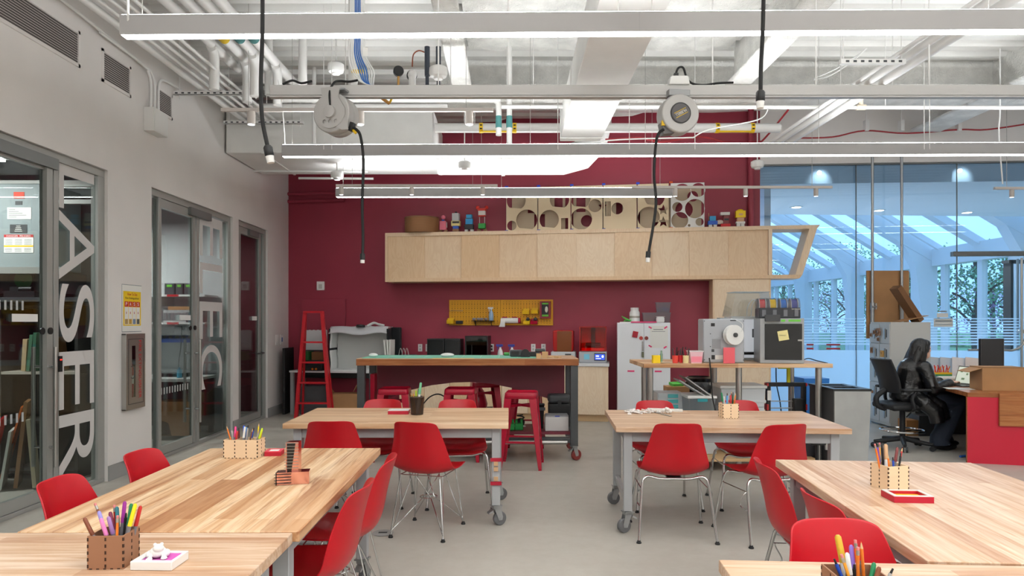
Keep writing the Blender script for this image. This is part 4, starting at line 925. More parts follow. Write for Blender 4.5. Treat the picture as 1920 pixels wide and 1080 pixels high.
tag(B().cyl((0, 0, 0), (0, 0, .1), .03).cyl((0, 0, .1), (0, 0, .13), .012).make('bottle', M('teal_plastic', (80, 160, 190), .4), loc=(X(335, 8.6), 8.62, .765)), 'small light blue bottle on the lab bench', 'bottle')
tag(B().box(-.3, .1, -.06, .06, 0, .05).make('soldering_station', black, loc=(X(335, 8.7), 8.78, .765), bevel=.01), 'low black device on the lab bench behind the ELEC door', 'device')
pipe('black_cable', 'black cable hanging from the lower shelf to the lab bench', 'cable', [W(341, 612, 8.85), W(339, 650, 8.8), W(336, 672, 8.7), W(335, 688, 8.63)], .006, blackr, 6)
tag(B().hollow([(-.22, 0), (.22, 0), (.22, .42), (-.22, .42)], [circ(0, .0, .001, 3)] if 0 else [[(-.16, .0001), (.0, .0001), (-.04, .16), (-.16, .2)]], .3, frame_mx((0, 0, 0), (1, 0, 0), (0, 0, 1))).make('wooden_crate', M('tan_board', (150, 108, 66), .6), loc=(X(340, 8.7), 8.75, .06)), 'tan wooden crate under the lab bench', 'crate')
# ---- things on the wall
def grille(label, y0, y1, z0, z1, n):
    t_ = thing('wall_grille', label, 'air grille', (XL, (y0 + y1) / 2, (z0 + z1) / 2), 0, 'wall grilles'); hy, hz = (y1 - y0) / 2, (z1 - z0) / 2
    q = B().box(0, .012, -hy, hy, hz - .025, hz).box(0, .012, -hy, hy, -hz, -hz + .025).box(0, .012, -hy, -hy + .025, -hz, hz).box(0, .012, hy - .025, hy, -hz, hz)
    q.make('frame', white_wall, t_)
    B().box(.0005, .002, -hy + .02, hy - .02, -hz + .02, hz - .02).make('backing', M('grille_dark', (92, 88, 86), .7), t_)
    for k in range(n):
        z = -hz + .03 + (2 * hz - .06) * k / (n - 1); B().cb((.006, 0, z), (.014, 2 * hy - .05, .003), 0, 0, .6).make('slat', white_wall, t_)
grille('long white grille high on the left wall, cut by the frame', 3.6, 5.88, 3.66, 3.97, 13)
grille('square white grille, middle one high on the left wall', 6.2, 6.67, 3.66, 3.96, 13)
grille('small grille high on the left wall beside the junction box', 7.17, 7.49, 3.68, 3.95, 12)
t_ = thing('junction_box', 'white steel junction box high on the left wall under three conduits', 'junction box', (XL, 7.05, 3.53))
B().box(.001, .11, -.14, .14, -.12, .12).make('body', whitemet, t_, bevel=.003); B().box(.11, .114, -.13, .13, -.11, .11).make('cover', whitemet, t_)
for k, (dy, y2, z2, lb) in enumerate(((-.09, 5.3, 4.12, 'conduit rising from the junction box and bending to the left'), (-.02, 6.1, 4.06, 'second conduit rising from the junction box beside the first'), (.06, 7.6, 4.05, 'conduit rising from the junction box and bending to the back'))):
    y = 7.05 + dy; sg = 1 if y2 > y else -1
    pipe('conduit', lb, 'pipe', [(XL + .05, y, 3.65), (XL + .05, y, 3.9), (XL + .05, y + sg * .05, 4.0), (XL + .05, y + sg * .2, 4.04), (XL + .05, y2, z2)], .014, group='conduits above the junction box')
t_ = thing('fire_extinguisher_cabinet', 'steel cabinet with red lettering and a glass slit on the left wall', 'cabinet', (XL, 6.69, .99))
HC, WC = .367, .17
B().hollow([(-WC, -HC), (WC, -HC), (WC, HC), (-WC, HC)], [[(-.07, -.25), (-.005, -.25), (-.005, .25), (-.07, .25)]], .006, frame_mx((.04, 0, 0), (0, 1, 0), (0, 0, 1))).make('door', steel, t_, bevel=.001)
B().box(.001, .04, -WC, -WC + .01, -HC, HC).box(.001, .04, WC - .01, WC, -HC, HC).box(.001, .04, -WC, WC, -HC, -HC + .01).box(.001, .04, -WC, WC, HC - .01, HC).make('housing', steel, t_)
B().hollow([(-WC + .035, -HC + .05), (WC - .035, -HC + .05), (WC - .035, HC - .05), (-WC + .035, HC - .05)], [[(-WC + .04, -HC + .055), (WC - .04, -HC + .055), (WC - .04, HC - .055), (-WC + .04, HC - .055)]], .002, frame_mx((.0462, 0, 0), (0, 1, 0), (0, 0, 1))).make('door_groove', darksteel, t_)
B().box(.044, .046, -.07, -.005, -.25, .25).make('window', clear, t_)
B().box(.001, .004, -WC + .01, WC - .01, -HC + .01, HC - .01).make('inner_back', dk, t_)
B().curve([(.047, -.088, -.06), (.075, -.088, -.055), (.075, -.088, .045), (.047, -.088, .05)], .004, 6).make('handle', darksteel, t_)
text('lettering', 'FIRE EXTINGUISHER', M('sign_red', (186, 24, 32), .6), t_, frame_mx((.0475, .05, .3), (0, 0, -1), (0, 1, 0)), .57, .045)
e_ = thing('fire_extinguisher', 'red fire extinguisher behind the glass slit of the steel cabinet', 'fire extinguisher', (XL + .026, 6.652, .74))
B().lathe([(.01, 0), (.016, .005), (.0165, .26), (.008, .30), (.006, .33)], n=16).make('cylinder', red_enam, e_); B().lathe([(.0168, .13), (.0168, .21)], n=16).make('label', paper, e_); B().box(-.008, .008, -.012, .02, .33, .36).make('valve', darksteel, e_)
t_ = thing('safety_poster', 'yellow and white fire extinguisher instruction poster above the steel cabinet', 'poster', (XL, 6.70, 1.60))
B().box(.0, .0008, -.174, .174, -.225, .235).make('holder', clearpl, t_); B().box(.001, .003, -.17, .17, -.22, .23).make('backing', paper, t_)
ys = M('sign_yellow', (238, 200, 30), .6); B().box(.0041, .0048, -.155, .155, -.165, .17).make('sheet', ys, t_)
sr = M('sign_red', (186, 24, 32), .6)
text('heading', 'How To Use', sr, t_, frame_mx((.0052, -.085, .128), (0, 1, 0), (0, 0, 1)), .17, .028); text('subheading', 'Fire Extinguisher', black, t_, frame_mx((.0052, -.12, .088), (0, 1, 0), (0, 0, 1)), .24, .026)
for k, ch in enumerate('PASS'):
    y = -.135 + .069 * k; B().box(.0049, .0054, y, y + .062, .02, .07).make('letter_block', sr, t_); text('letter_' + ch.lower(), ch, paper, t_, frame_mx((.0058, y + .018, .03), (0, 1, 0), (0, 0, 1)), .026, .032)
    p_ = B().box(.0049, .0052, y, y + .062, -.155, .016).make('column', paper, t_); B().prism([(y + .026, -.05), (y + .036, -.05), (y + .036, -.035), (y + .031, -.025), (y + .026, -.035)], .0053, .0056, frame_mx((0, 0, 0), (0, 1, 0), (0, 0, 1))).make('pictogram', sr, p_)
    B().box(.0053, .0056, y + .006, y + .056, -.15, -.1).make('picture', (M('pic_a', (170, 140, 90), .7), M('pic_b', (190, 150, 60), .7), M('pic_c', (120, 140, 170), .7), M('pic_d', (90, 90, 80), .7))[k], p_)
for k, (y, lb) in enumerate(((10.85, 'light switch on the left wall beside the burgundy wall, left one'), (11.08, 'blue-lit thermostat on the left wall beside the burgundy wall'))):
    t_ = thing('wall_switch', lb, 'switch', (XL, y, 1.18), 0, 'wall controls'); B().box(.001, .012, -.06, .06, -.08, .08).make('plate', white_pl, t_, bevel=.003)
    B().box(.012, .016, -.02, .02, -.035, .035).make('rocker', white_pl if k == 0 else M('blue_lcd', (60, 110, 180), .4), t_)
# ================================================================ burgundy wall: cupboards, counter, bench, ladder
def wthing(name, label, cat, px, o, z, group=None): return thing(name, label, cat, RW(S_at(px, o), o, z), RZW, group)
OC = .42
sL, sR, sT = S_at(722, OC), S_at(1448, OC), S_at(1538, OC)
zT, zB = (Z(436, D_at(722, OC)) + Z(424, D_at(1448, OC))) / 2, (Z(529, D_at(722, OC)) + Z(522, D_at(1448, OC))) / 2
t_ = thing('wall_cupboard', 'long birch plywood wall cupboard with sliding doors and a slanted open end', 'cupboard', RW(sL, OC, zB), RZW)
L = sR - sL; LT = sT - sL; hh = zT - zB; TH = .055; LB = S_at(1503, OC) - sL
B().prism([(0, hh - TH), (LT - .045, hh - TH), (LT, hh), (0, hh)], 0, .40, frame_mx((0, .40, 0), (1, 0, 0), (0, 0, 1))).make('top_board', birch, t_)
B().prism([(0, 0), (LB - .03, 0), (LB + .012, TH), (0, TH)], 0, .40, frame_mx((0, .40, 0), (1, 0, 0), (0, 0, 1))).make('bottom_board', birch, t_)
B().prism([(LB - .085, TH), (LB + .012, TH), (LT - .045, hh - TH), (LT - .15, hh - TH)], 0, .40, frame_mx((0, .40, 0), (1, 0, 0), (0, 0, 1))).make('slanted_end', birch, t_)
B().box(0, .04, 0, .40, TH, hh - TH).make('end_panel', birch, t_); B().box(L - .05, L, 0, .40, TH, hh - TH).make('end_panel', birch, t_)
B().box(.04, L - .05, .37, .40, TH, hh - TH).make('back_panel', birch, t_)
dpx = [722, 795, 865, 935, 1008, 1080, 1153, 1222, 1293, 1365, 1448]
for k in range(10):
    a = max(.042, S_at(dpx[k], OC) - sL - .004); c = min(L - .052, S_at(dpx[k + 1], OC) - sL + .004); dy = .036 if k % 2 else .016
    dr = B().box(0, c - a, dy, dy + .018, TH, hh - TH).make('sliding_door', birch, t_, bevel=.0015); dr.location = (a, 0, 0)
t_ = thing('plywood_column', 'birch plywood column carrying the right end of the wall cupboard', 'column', RW(S_at(1337, OC), OC - .02, 0), RZW)
wc = S_at(1446, OC) - S_at(1337, OC)
B().box(0, .025, 0, .39, 0, zB - .002).box(wc - .025, wc, 0, .39, 0, zB - .002).make('side_panel', birch, t_); B().box(.025, wc - .025, .0, .02, 0, zB - .002).make('front_panel', birch, t_)
# base cabinets and worktop
OB = .74; s0_, s1_ = S_at(748, OB), S_at(1141, OB); ZCT = .86
for k in range(4):
    a = s0_ + (s1_ - s0_) * k / 4; wd = (s1_ - s0_) / 4 - .002
    t_ = thing('base_cabinet', ('birch base cabinet under the worktop, at its left end', 'birch base cabinet second from the left under the worktop', 'birch base cabinet under the worktop, seen through the bench arch', 'birch base cabinet at the right end beside the white metal cabinet')[k], 'cabinet', RW(a, OB, 0), RZW, 'birch base cabinets')
    B().box(0, wd, .03, OB - .005, .1, ZCT - .045).make('body', birch, t_); B().box(0, wd, .08, OB - .05, 0, .1).make('toe_kick', birch_edge, t_)
    if k < 3:
        for j in range(2): B().box(wd * j / 2 + .003, wd * (j + 1) / 2 - .003, .01, .029, .11, ZCT - .05).make('door', birch, t_, bevel=.001)
    else: B().box(.003, wd - .06, .01, .029, .11, ZCT - .05).make('door', birch, t_, bevel=.001)
o = B().box(-.01, s1_ - s0_ + .01, -.01, OB - .003, ZCT - .045, ZCT).make('worktop', M('white_laminate', (226, 226, 228), .35), bevel=.003, loc=RW(s0_, OB, 0), rz=RZW)
tag(o, 'white laminate worktop over the birch base cabinets', 'worktop')
# wall plates
for k, (px, lb) in enumerate(((788, 'white outlet above the worktop left of the black boxes'), (802, 'white outlet partly behind the black boxes'), (922, 'white outlet with two black plugs beside the smoky box'), (1000, 'white outlet above the black tools on the bench'), (1019, 'white outlet right above the bench, left of the amber printers'))):
    t_ = wthing('wall_outlet', lb, 'outlet', px, .0, Z(652, D_at(px, 0)), 'outlets on the burgundy wall'); B().box(-.035, .035, -.008, -.0005, -.06, .06).make('plate', white_pl, t_, bevel=.002)
    for zz in (-.025, .025): B().box(-.014, .014, -.02 if k == 2 else -.0095, -.008, zz - .016, zz + .016).make('plug' if k == 2 else 'socket', black if k == 2 else M('socket_grey', (190, 190, 188), .5), t_)
t_ = wthing('wall_speaker', 'small white wall box high left on the burgundy wall above the ladder', 'wall device', 602, 0, Z(536, 11.3)); B().box(-.065, .065, -.03, -.0005, -.07, .075).make('body', white_pl, t_, bevel=.004); B().box(-.03, .03, -.032, -.03, -.045, .03).make('grille', M('soft_grey', (196, 194, 190), .6), t_)
t_ = wthing('access_panel', 'burgundy painted panel standing proud of the wall behind the ladder', 'wall panel', 607, 0, Z(640, 11.3)); B().box(-.385, .385, -.03, -.0005, -.5, .70).make('door', red_wall, t_, bevel=.003); B().box(-.39, .39, -.01, -.0004, -.505, .705).make('frame', red_wall, t_)
for z0, lb in ((Z(362, 11.3), 'upper burgundy pipe high at the left end of the wall'), (Z(376, 11.3), 'lower burgundy pipe high at the left end of the wall')):
    o = B().cyl((.02, -.05, 0), (1.9 if z0 > 3.58 else 1.0, -.05, 0), .03).make('wall_pipe', red_wall, loc=(XL, YB, z0), rz=RZW); tag(o, lb, 'pipe', 'burgundy wall pipes')
o = B().cyl((0, -.06, 0), (0, -.06, ZC - zT - .02), .045).make('wall_pipe', red_wall, loc=RW(S_at(1408, .06), 0, zT + .001), rz=RZW); tag(o, 'upright burgundy pipe at the right edge of the burgundy wall', 'pipe')
# ---- pegboard
o_ = .03; sp0, sp1 = S_at(842, o_), S_at(1037, o_); zp0, zp1 = Z(610, D_at(940, o_)), Z(562, D_at(940, o_)); yel = paint('mustard_enamel', (222, 158, 14), .45, .04)
WP = sp1 - sp0; HP = zp1 - zp0
t_ = thing('pegboard', 'mustard yellow metal pegboard on the burgundy wall', 'pegboard', RW(sp0, 0, zp0), RZW)
for k in range(2):
    q = B().box(k * WP / 2 + .002, (k + 1) * WP / 2 - .002, -.03, -.001, 0, HP).mark(1)
    for i in range(17):
        for j in range(11):
            x = k * WP / 2 + .05 + i * (WP / 2 - .1) / 16; z = .035 + j * (HP - .07) / 10
            q.box(x - .004, x + .004, -.0306, -.03, z - (.010 if j % 2 else .004), z + (.010 if j % 2 else .004))
    q.make('panel', [yel, M('peg_hole_dark', (70, 48, 10), .8)], t_, bevel=0)
def peg(name, label, cat, px, py, group=None): 
    return thing(name, label, cat, RW(S_at(px, .035), .0305, Z(py, D_at(px, .035))), RZW, group)
ybin = M('yellow_bin_plastic', (240, 192, 24), .4)
for px, py, lb, c in ((846, 607, 'yellow bin at the lower left corner of the pegboard', ybin), (987, 589, 'yellow bin, upper left of the four near the roll', ybin), (1003, 588, 'yellow bin, upper right of the four near the glove box', ybin), (988, 608, 'yellow bin with a roll inside, right of the paper towel', ybin), (1002, 608, 'dark red bin of black parts below the upper right bin', red_enam)):
    t_ = peg('pegboard_bin', lb, 'bin', px, py, 'pegboard bins')
    B().prism([(-.0, 0), (-.09, 0), (-.10, .055), (-.095, .055), (-.085, .006), (-.006, .006), (-.006, .09), (0, .09)], -.055, .055, frame_mx((0, 0, 0), (0, 1, 0), (0, 0, 1))).make('bin', c, t_)
    q = B()
    for s_ in (-.055, .052): q.prism([(0, 0), (-.09, 0), (-.10, .055), (0, .09)], s_, s_ + .003, frame_mx((0, 0, 0), (0, 1, 0), (0, 0, 1)))
    q.make('bin_sides', c, t_)
    if py == 608: B().cyl((-.03, -.05, .03), (.03, -.05, .03), .028).sph((.02, -.04, .08), .03, 8).make('contents', darkgrey, t_)
t_ = peg('pegboard_shelf', 'small black shelf on the left half of the pegboard', 'shelf', 907, 602); B().box(-.18, .18, -.12, 0, 0, .008).make('board', black, t_)
for s_ in (-.13, .13): B().prism([(0, 0), (-.1, 0), (0, -.08)], s_ - .004, s_ + .004, frame_mx((0, 0, 0), (0, 1, 0), (0, 0, 1))).make('bracket', black, t_)
shz = Z(602, D_at(907, .035)) + .008
for px, lb in ((893, 'clear safety glasses folded on the left of the black pegboard shelf'), (907, 'clear safety glasses folded in the middle of the black pegboard shelf')):
    t_ = thing('safety_glasses', lb, 'glasses', RW(S_at(px, .09), .09, shz), RZW, 'safety glasses'); q = B()
    for s_ in (-.035, .035): q.sph((s_, 0, .024), (.032, .012, .022), 10)
    q.make('lens', M('grey_lens', (150, 140, 140), .2), t_); B().box(-.065, .065, .01, .016, .03, .04).make('frame', darkgrey, t_)
def spray(label, loc, body, head, s=1):
    t_ = thing('spray_bottle', label, 'spray bottle', loc, RZW, 'spray bottles')
    B().lathe([(.036 * s, 0), (.04 * s, .01), (.04 * s, .10 * s), (.03 * s, .14 * s), (.014 * s, .17 * s), (.014 * s, .185 * s)], n=18).make('bottle', body, t_)
    B().box(-.055 * s, .035 * s, -.012 * s, .012 * s, .195 * s, .225 * s).box(-.04 * s, -.03 * s, -.006 * s, .006 * s, .15 * s, .2 * s).cyl((0, 0, .185 * s), (0, 0, .2 * s), .018 * s).make('trigger_head', head, t_, bevel=.003)
    return t_
spray('pale blue spray bottle on the right of the black pegboard shelf', RW(S_at(921, .09), .09, shz), M('pale_blue_liquid', (150, 180, 210), .3), white_pl, .95)
t_ = peg('paper_towel_roll', 'white paper towel roll on a red holder across the pegboard', 'paper towel', 957, 601)
B().cyl((-.14, -.07, 0), (.135, -.07, 0), .042, n=24).make('roll', M('tissue_white', (240, 238, 235), .9), t_); B().curve([(-.1, -.112, 0), (-.1, -.115, -.06), (-.12, -.11, -.11)], .001, 4).grid(lambda u, v: (-.14 + .07 * u - .03 * v * v * (1 - u), -.112 - .006 * math.sin(v * 3), -.1 * v), 4, 6).make('loose_end', M('tissue_white', (240, 238, 235), .9), t_, flip=False)
for s_ in (-.09, .07): B().box(s_ - .04, s_ + .04, -.03, 0, .03, .06).make('wall_clip', red_enam, t_)
B().cyl((.135, -.07, 0), (.17, -.07, 0), .044).make('holder', red_enam, t_)
t_ = peg('glove_box', 'dark red box of black gloves at the right end of the pegboard', 'box', 1023, 597)
B().hollow([(-.085, 0), (.085, 0), (.085, .27), (-.085, .27)], [[(-.055, .025), (.055, .025), (.055, .25), (-.055, .25)]], .09, frame_mx((0, 0, 0), (1, 0, 0), (0, 0, 1))).make('holder', M('dark_red_plastic', (132, 16, 36), .4), t_)
B().box(-.054, .054, -.075, -.005, .026, .249).make('carton', black, t_); B().box(-.05, .05, -.077, -.075, .03, .06).box(-.05, .05, -.077, -.075, .22, .245).make('label', M('green_label', (110, 170, 70), .5), t_); B().sph((.02, -.08, .14), (.025, .01, .05), 10).make('glove', M('pale_glove', (220, 220, 200), .6), t_)
t_ = peg('hook_rail', 'thin wire hook rail at the upper left of the pegboard', 'hook rail', 856, 583); q = B().cyl((-.11, -.03, 0), (.11, -.03, 0), .003, n=6)
for i in range(9): q.cyl((-.1 + i * .025, -.03, 0), (-.1 + i * .025, -.05, .015), .002, n=5)
q.cyl((-.1, 0, 0), (-.1, -.03, 0), .003, n=6).cyl((.1, 0, 0), (.1, -.03, 0), .003, n=6).make('rail', galv, t_)
t_ = peg('pegboard_holder', 'small black tool holder low on the left of the pegboard', 'tool holder', 862, 607); B().box(-.055, .055, -.06, 0, 0, .045).make('body', black, t_, bevel=.006); B().box(-.05, .05, -.055, -.01, .045, .05).make('rim', darkgrey, t_)
# ---- on top of the cupboard
def ctop(px, o=.2): return RW(S_at(px, o), o, zT)
t_ = thing('drum_basket', 'round brown woven drum at the left on top of the cupboard', 'basket', ctop(791, .28), RZW)
br_m = M('brown_weave', (134, 92, 56), .8); tt, n, l, b = nt(br_m); wv = n.new('ShaderNodeTexWave'); wv.bands_direction = 'Z'; wv.inputs['Scale'].default_value = 26; l.new(mapped(tt, (1, 1, 1)), wv.inputs[0]); l.new(ramp(tt, wv.outputs['Fac'], [(.2, (112, 74, 44)), (.8, (150, 106, 66))]), b.inputs['Base Color'])
B().lathe([(.255, 0), (.265, .02), (.272, .225), (.268, .235)], n=40).make('wall', br_m, t_); B().lathe([(.274, .225), (.274, .245), (.255, .245), (.255, .225)], n=40).make('rim', M('brown_rim', (112, 76, 48), .7), t_)
wood_l = M('plain_light_wood', (206, 170, 124), .6); brw = M('plain_brown_wood', (124, 86, 58), .6)
def blocks(label, px, parts_, o=.18):
    t_ = thing('wooden_block_figure', label, 'toy figure', ctop(px, o), RZW, 'block figures on the cupboard')
    for nm, c, kind, *g in parts_:
        q = B()
        if kind == 'b': q.box(*g)
        elif kind == 'c': q.cyl(*g)
        elif kind == 's': q.sph(*g)
        q.make(nm, M('toy_%d_%d_%d' % c, c, .5), t_, bevel=.002 if kind == 'b' else 0)
wd = (150, 106, 70); bk = (30, 30, 34); wh = (232, 230, 226); bl = (40, 90, 190); rd = (214, 48, 34); pk = (240, 128, 150)
for_legs = lambda c, w_=.05, h_=.06: [('leg', c, 'b', -w_ - .02, -w_ + .03, -.03, .03, 0, h_), ('leg', c, 'b', w_ - .03, w_ + .02, -.03, .03, 0, h_)]
blocks('pink wooden block figure with a round head, first from the drum', 831, for_legs(wd) + [('torso', pk, 'b', -.05, .05, -.04, .04, .06, .2), ('neck', bl, 'b', -.02, .02, -.02, .02, .2, .225), ('head', pk, 's', (0, 0, .265), .035, 14), ('arm', (220, 218, 214), 'b', .052, .064, -.01, .01, .1, .18)])
blocks('grey and yellow wooden block figure with a black knob on top', 855, for_legs(bl, .06, .03) + [('leg', wd, 'b', -.05, .05, -.03, .03, .031, .075), ('skirt', bl, 'b', -.045, .045, -.035, .035, .075, .12), ('torso', (240, 224, 150), 'b', -.07, .07, -.04, .04, .12, .2), ('strap', bk, 'b', -.05, .06, -.044, -.04, .16, .19), ('head', (206, 208, 208), 'b', -.055, .055, -.05, .05, .2, .32), ('knob', bk, 's', (0, 0, .332), .02, 10), ('arm', bk, 'b', -.085, -.071, -.01, .01, .15, .2)])
blocks('blue and black wooden block figure with white feet', 880, for_legs(wh) + [('torso', bk, 'b', -.07, .07, -.04, .04, .061, .14), ('chest', (40, 150, 214), 'b', -.055, .055, -.04, .04, .14, .23), ('neck', bk, 'b', -.04, .04, -.03, .03, .23, .24), ('head', (60, 170, 224), 'b', -.045, .045, -.035, .035, .24, .295), ('arm', bk, 'b', -.09, -.071, -.01, .01, .1, .125)])
blocks('tall red-headed wooden block figure with a green box body', 904, for_legs(wd, .055) + [('torso', (24, 140, 50), 'b', -.055, .055, -.04, .04, .07, .15), ('rod', wh, 'b', -.045, -.036, -.005, .005, .15, .26), ('rod', wh, 'b', .036, .045, -.005, .005, .15, .26), ('collar', rd, 'b', -.055, .055, -.035, .035, .26, .28), ('face', wh, 'b', -.055, .055, -.04, .04, .28, .35), ('head', rd, 'b', -.065, .065, -.038, .038, .35, .39), ('antenna', rd, 's', (-.07, 0, .405), (.03, .02, .03), 12), ('antenna', rd, 's', (.07, 0, .405), (.03, .02, .03), 12)])
blocks('small blue wooden block figure right of the white cut panel', 1336, for_legs(wh, .04, .06) + [('torso', bl, 'b', -.07, .07, -.035, .035, .06, .12), ('head', (50, 150, 200), 'b', -.045, .045, -.035, .035, .12, .19), ('antenna', wood_l and (196, 160, 110), 'b', -.06, -.053, -.004, .004, .12, .24)])
blocks('red wooden block figure with a white cap and round disc ears', 1360, for_legs((200, 20, 30), .04, .012) + [('torso', (200, 20, 30), 'b', -.07, .07, -.04, .04, .013, .07), ('chest', (120, 50, 50), 'b', -.03, .05, -.03, .03, .07, .2), ('stripe', bk, 'b', -.02, .045, -.032, -.03, .12, .15), ('cap', wh, 'b', -.075, .06, -.04, .04, .2, .245), ('ear', (220, 200, 190), 's', (-.08, 0, .1), (.06, .012, .035), 12)])
blocks('yellow-hooded wooden block figure, rightmost on the cupboard', 1388, for_legs(wh, .035, .07) + [('torso', wh, 'b', -.065, .065, -.035, .035, .07, .1), ('face', (206, 160, 124), 'b', -.05, .05, -.035, .035, .1, .16), ('hood', (244, 210, 20), 'b', -.07, .07, -.045, .045, .16, .26), ('tuft', (244, 210, 20), 's', (0, 0, .265), (.05, .035, .025), 12), ('badge', (220, 170, 120), 'b', -.03, .03, -.047, -.045, .19, .22)])
# laser-cut panels standing in a row
D0 = D_at(1100, .25)
cutm = M('pale_cut_plywood', (232, 212, 178), .6)
def star(cx, cy, r): return [(cx + (r if k % 2 == 0 else r * .45) * math.sin(k * PI / 5), cy + (r if k % 2 == 0 else r * .45) * math.cos(k * PI / 5)) for k in range(10)]
def rect(a, b_, c, d): return [(a, b_), (c, b_), (c, d), (a, d)]
HT = .69
def cutpanel(label, px0, px1, holes, mat, clipc, tilt=0):
    s0 = S_at(px0, .25); wd_ = S_at(px1, .25) - s0 - .006
    t_ = thing('cut_panel', label, 'laser cut panel', RW(s0 + .003, .25, zT), RZW, 'laser cut panels on the cupboard')
    hs = []
    for h in holes:
        if h[0] == 'c': hs.append(circ(h[1] * wd_, h[2], h[3], 26))
        elif h[0] == 'k':                           # circle with a flat bottom
            hs.append(circ(h[1] * wd_, h[2], h[3], 24, -PI / 2 + .55, 3 * PI / 2 - .55))
        elif h[0] == 's': hs.append(star(h[1] * wd_, h[2], h[3]))
        elif h[0] == 'r': hs.append(rect(h[1] * wd_, h[2], h[3] * wd_, h[4]))
    B().hollow(rect(0, .012, wd_, HT), hs, .008, frame_mx((0, 0, 0), (1, 0, 0), (0, 0, 1))).make('sheet', mat, t_)
    B().box(-.003, 0, -.012, .004, .02, HT - .01).make('edge_shadow_gap', darkgrey, t_)
    for z in (0, HT - .0): B().box(-.02, .03, -.02, .012, z, z + .028).make('clip', clipc, t_)
bc = M('blue_clip', (24, 60, 190), .5); oc = M('orange_clip', (226, 90, 30), .5)
cutpanel('pale cut panel at the left of the row, two circles low and one high', 949, 1008, [('k', .32, .49, .15), ('c', .18, .1, .075), ('k', .66, .18, .165)], cutm, bc)
cutpanel('pale cut panel with a large low circle and a small square slot grid', 1009, 1070, [('k', .66, .49, .15), ('k', .34, .18, .15), ('r', .71, .03, .93, .2)], cutm, bc)
cutpanel('pale cut panel with a star cut piece inside a circle', 1071, 1130, [('k', .3, .49, .15), ('c', .32, .18, .165), ('c', .76, .38, .10)], cutm, bc)
cutpanel('pale cut panel with one square barred window', 1131, 1194, [('r', .05, .215, .10, .44), ('r', .12, .215, .16, .44), ('r', .18, .215, .22, .44), ('c', .42, .33, .09)], cutm, bc)
cutpanel('pale cut panel with a big circle and two stars at its right', 1195, 1254, [('k', .55, .49, .15), ('c', .36, .18, .165), ('s', .83, .29, .085), ('s', .83, .11, .085)], cutm, bc)
whp = M('white_cut_board', (236, 235, 232), .5)
cutpanel('white cut panel full of round holes, rightmost of the row', 1257, 1321, [('c', .34, .55, .13), ('c', .82, .58, .105), ('c', .2, .33, .075), ('c', .72, .30, .145), ('c', .27, .13, .125), ('c', .86, .10, .06), ('c', .55, .05, .02)], whp, oc)
# backing sheets seen through the holes
for k, (px0, px1, hs, lb) in enumerate(((960, 1060, [('r', .3, .3, .45, .6), ('r', .42, .05, .62, .28), ('r', .8, .35, .95, .6)], 'brownish back sheet behind the two left cut panels'), (1075, 1190, [('r', .05, .3, .2, .6), ('s', .48, .38, .07), ('c', .22, .16, .09), ('r', .7, .2, .8, .45)], 'brownish back sheet behind the star and barred panels'), (1200, 1315, [('r', .2, .05, .45, .12), ('r', .25, .3, .4, .6), ('c', .72, .3, .13), ('c', .86, .5, .08)], 'brownish back sheet behind the star pair and white panels'))):
    s0 = S_at(px0, .17); wd_ = S_at(px1, .17) - s0; h_ = [circ(h[1] * wd_, h[2], h[3], 20) if h[0] == 'c' else (star(h[1] * wd_, h[2], h[3]) if h[0] == 's' else rect(h[1] * wd_, h[2], h[3] * wd_, h[4])) for h in hs]
    o = B().hollow(rect(0, .002, wd_, .63), h_, .006, frame_mx((0, 0, 0), (1, 0, 0), (0, 0, 1))).make('backing_sheet', M('tan_back_sheet', (178, 160, 136), .6), loc=RW(s0, .17, zT), rz=RZW); tag(o, lb, 'panel', 'back sheets on the cupboard')
# ---- things on the worktop
def wtop(px, o): return RW(S_at(px, o), o, ZCT)
smoky = M('smoky_black_gloss', (20, 22, 24), .15, spec=.6)
for k, (p0, p1, lb) in enumerate(((804, 836, 'black glossy box on the worktop, left of the pair'), (837, 866, 'black glossy box on the worktop, right of the pair'))):
    t_ = thing('black_cabinet', lb, 'box', wtop((p0 + p1) / 2, .35), RZW, 'black boxes on the worktop'); hw = (p1 - p0) / 2 * 10.9 / F
    B().box(-hw, hw, -.12, .14, 0, .345).make('body', black, t_, bevel=.006); B().box(-hw + .015, hw - .015, -.123, -.12, .02, .325).make('door', smoky, t_)
t_ = thing('drying_cabinet', 'smoky see-through cabinet on the worktop beside the outlet', 'cabinet', wtop(896, .35), RZW)
B().box(-.18, .18, -.13, .15, 0, .02).box(-.18, .18, -.13, .15, .37, .39).box(-.18, -.165, -.13, .15, .02, .37).box(.165, .18, -.13, .15, .02, .37).box(-.165, .165, .135, .15, .02, .37).make('body', black, t_)
B().box(-.165, .165, -.128, -.124, .02, .37).make('door', glass('smoke_glass', (110, 112, 104), .05), t_)
for z in (.1, .2, .29): B().box(-.16, .16, -.1, .13, z, z + .012).make('tray', M('olive_tray', (120, 116, 84), .6), t_)
for px, lb in ((938, 'white spray bottle with a blue trigger on the worktop, left one'), (960, 'white spray bottle with a blue trigger behind the black tools')): spray(lb, wtop(px, .3), white_pl, M('blue_white_trigger', (60, 70, 160), .4), 1.15)
amber = glass('amber_acrylic', (255, 130, 60), .04, top=.3); amber_b = M('amber_body', (140, 44, 14), .3); rdh = M('red_hood', (168, 22, 20), .25)
t_ = thing('resin_printer', 'smaller amber-hooded resin printer on the worktop behind the bench end', '3D printer', wtop(1057, .40), RZW, 'resin printers')
B().box(-.185, .185, -.16, .16, 0, .16).make('base', M('pale_grey_shell', (206, 208, 210), .4), t_, bevel=.012); B().box(-.155, .155, -.15, .15, .161, .48).make('hood', rdh, t_, bevel=.02); B().box(-.09, .125, -.153, -.15, .165, .47).make('hood_window', M('amber_brown_panel', (120, 62, 20), .3), t_)
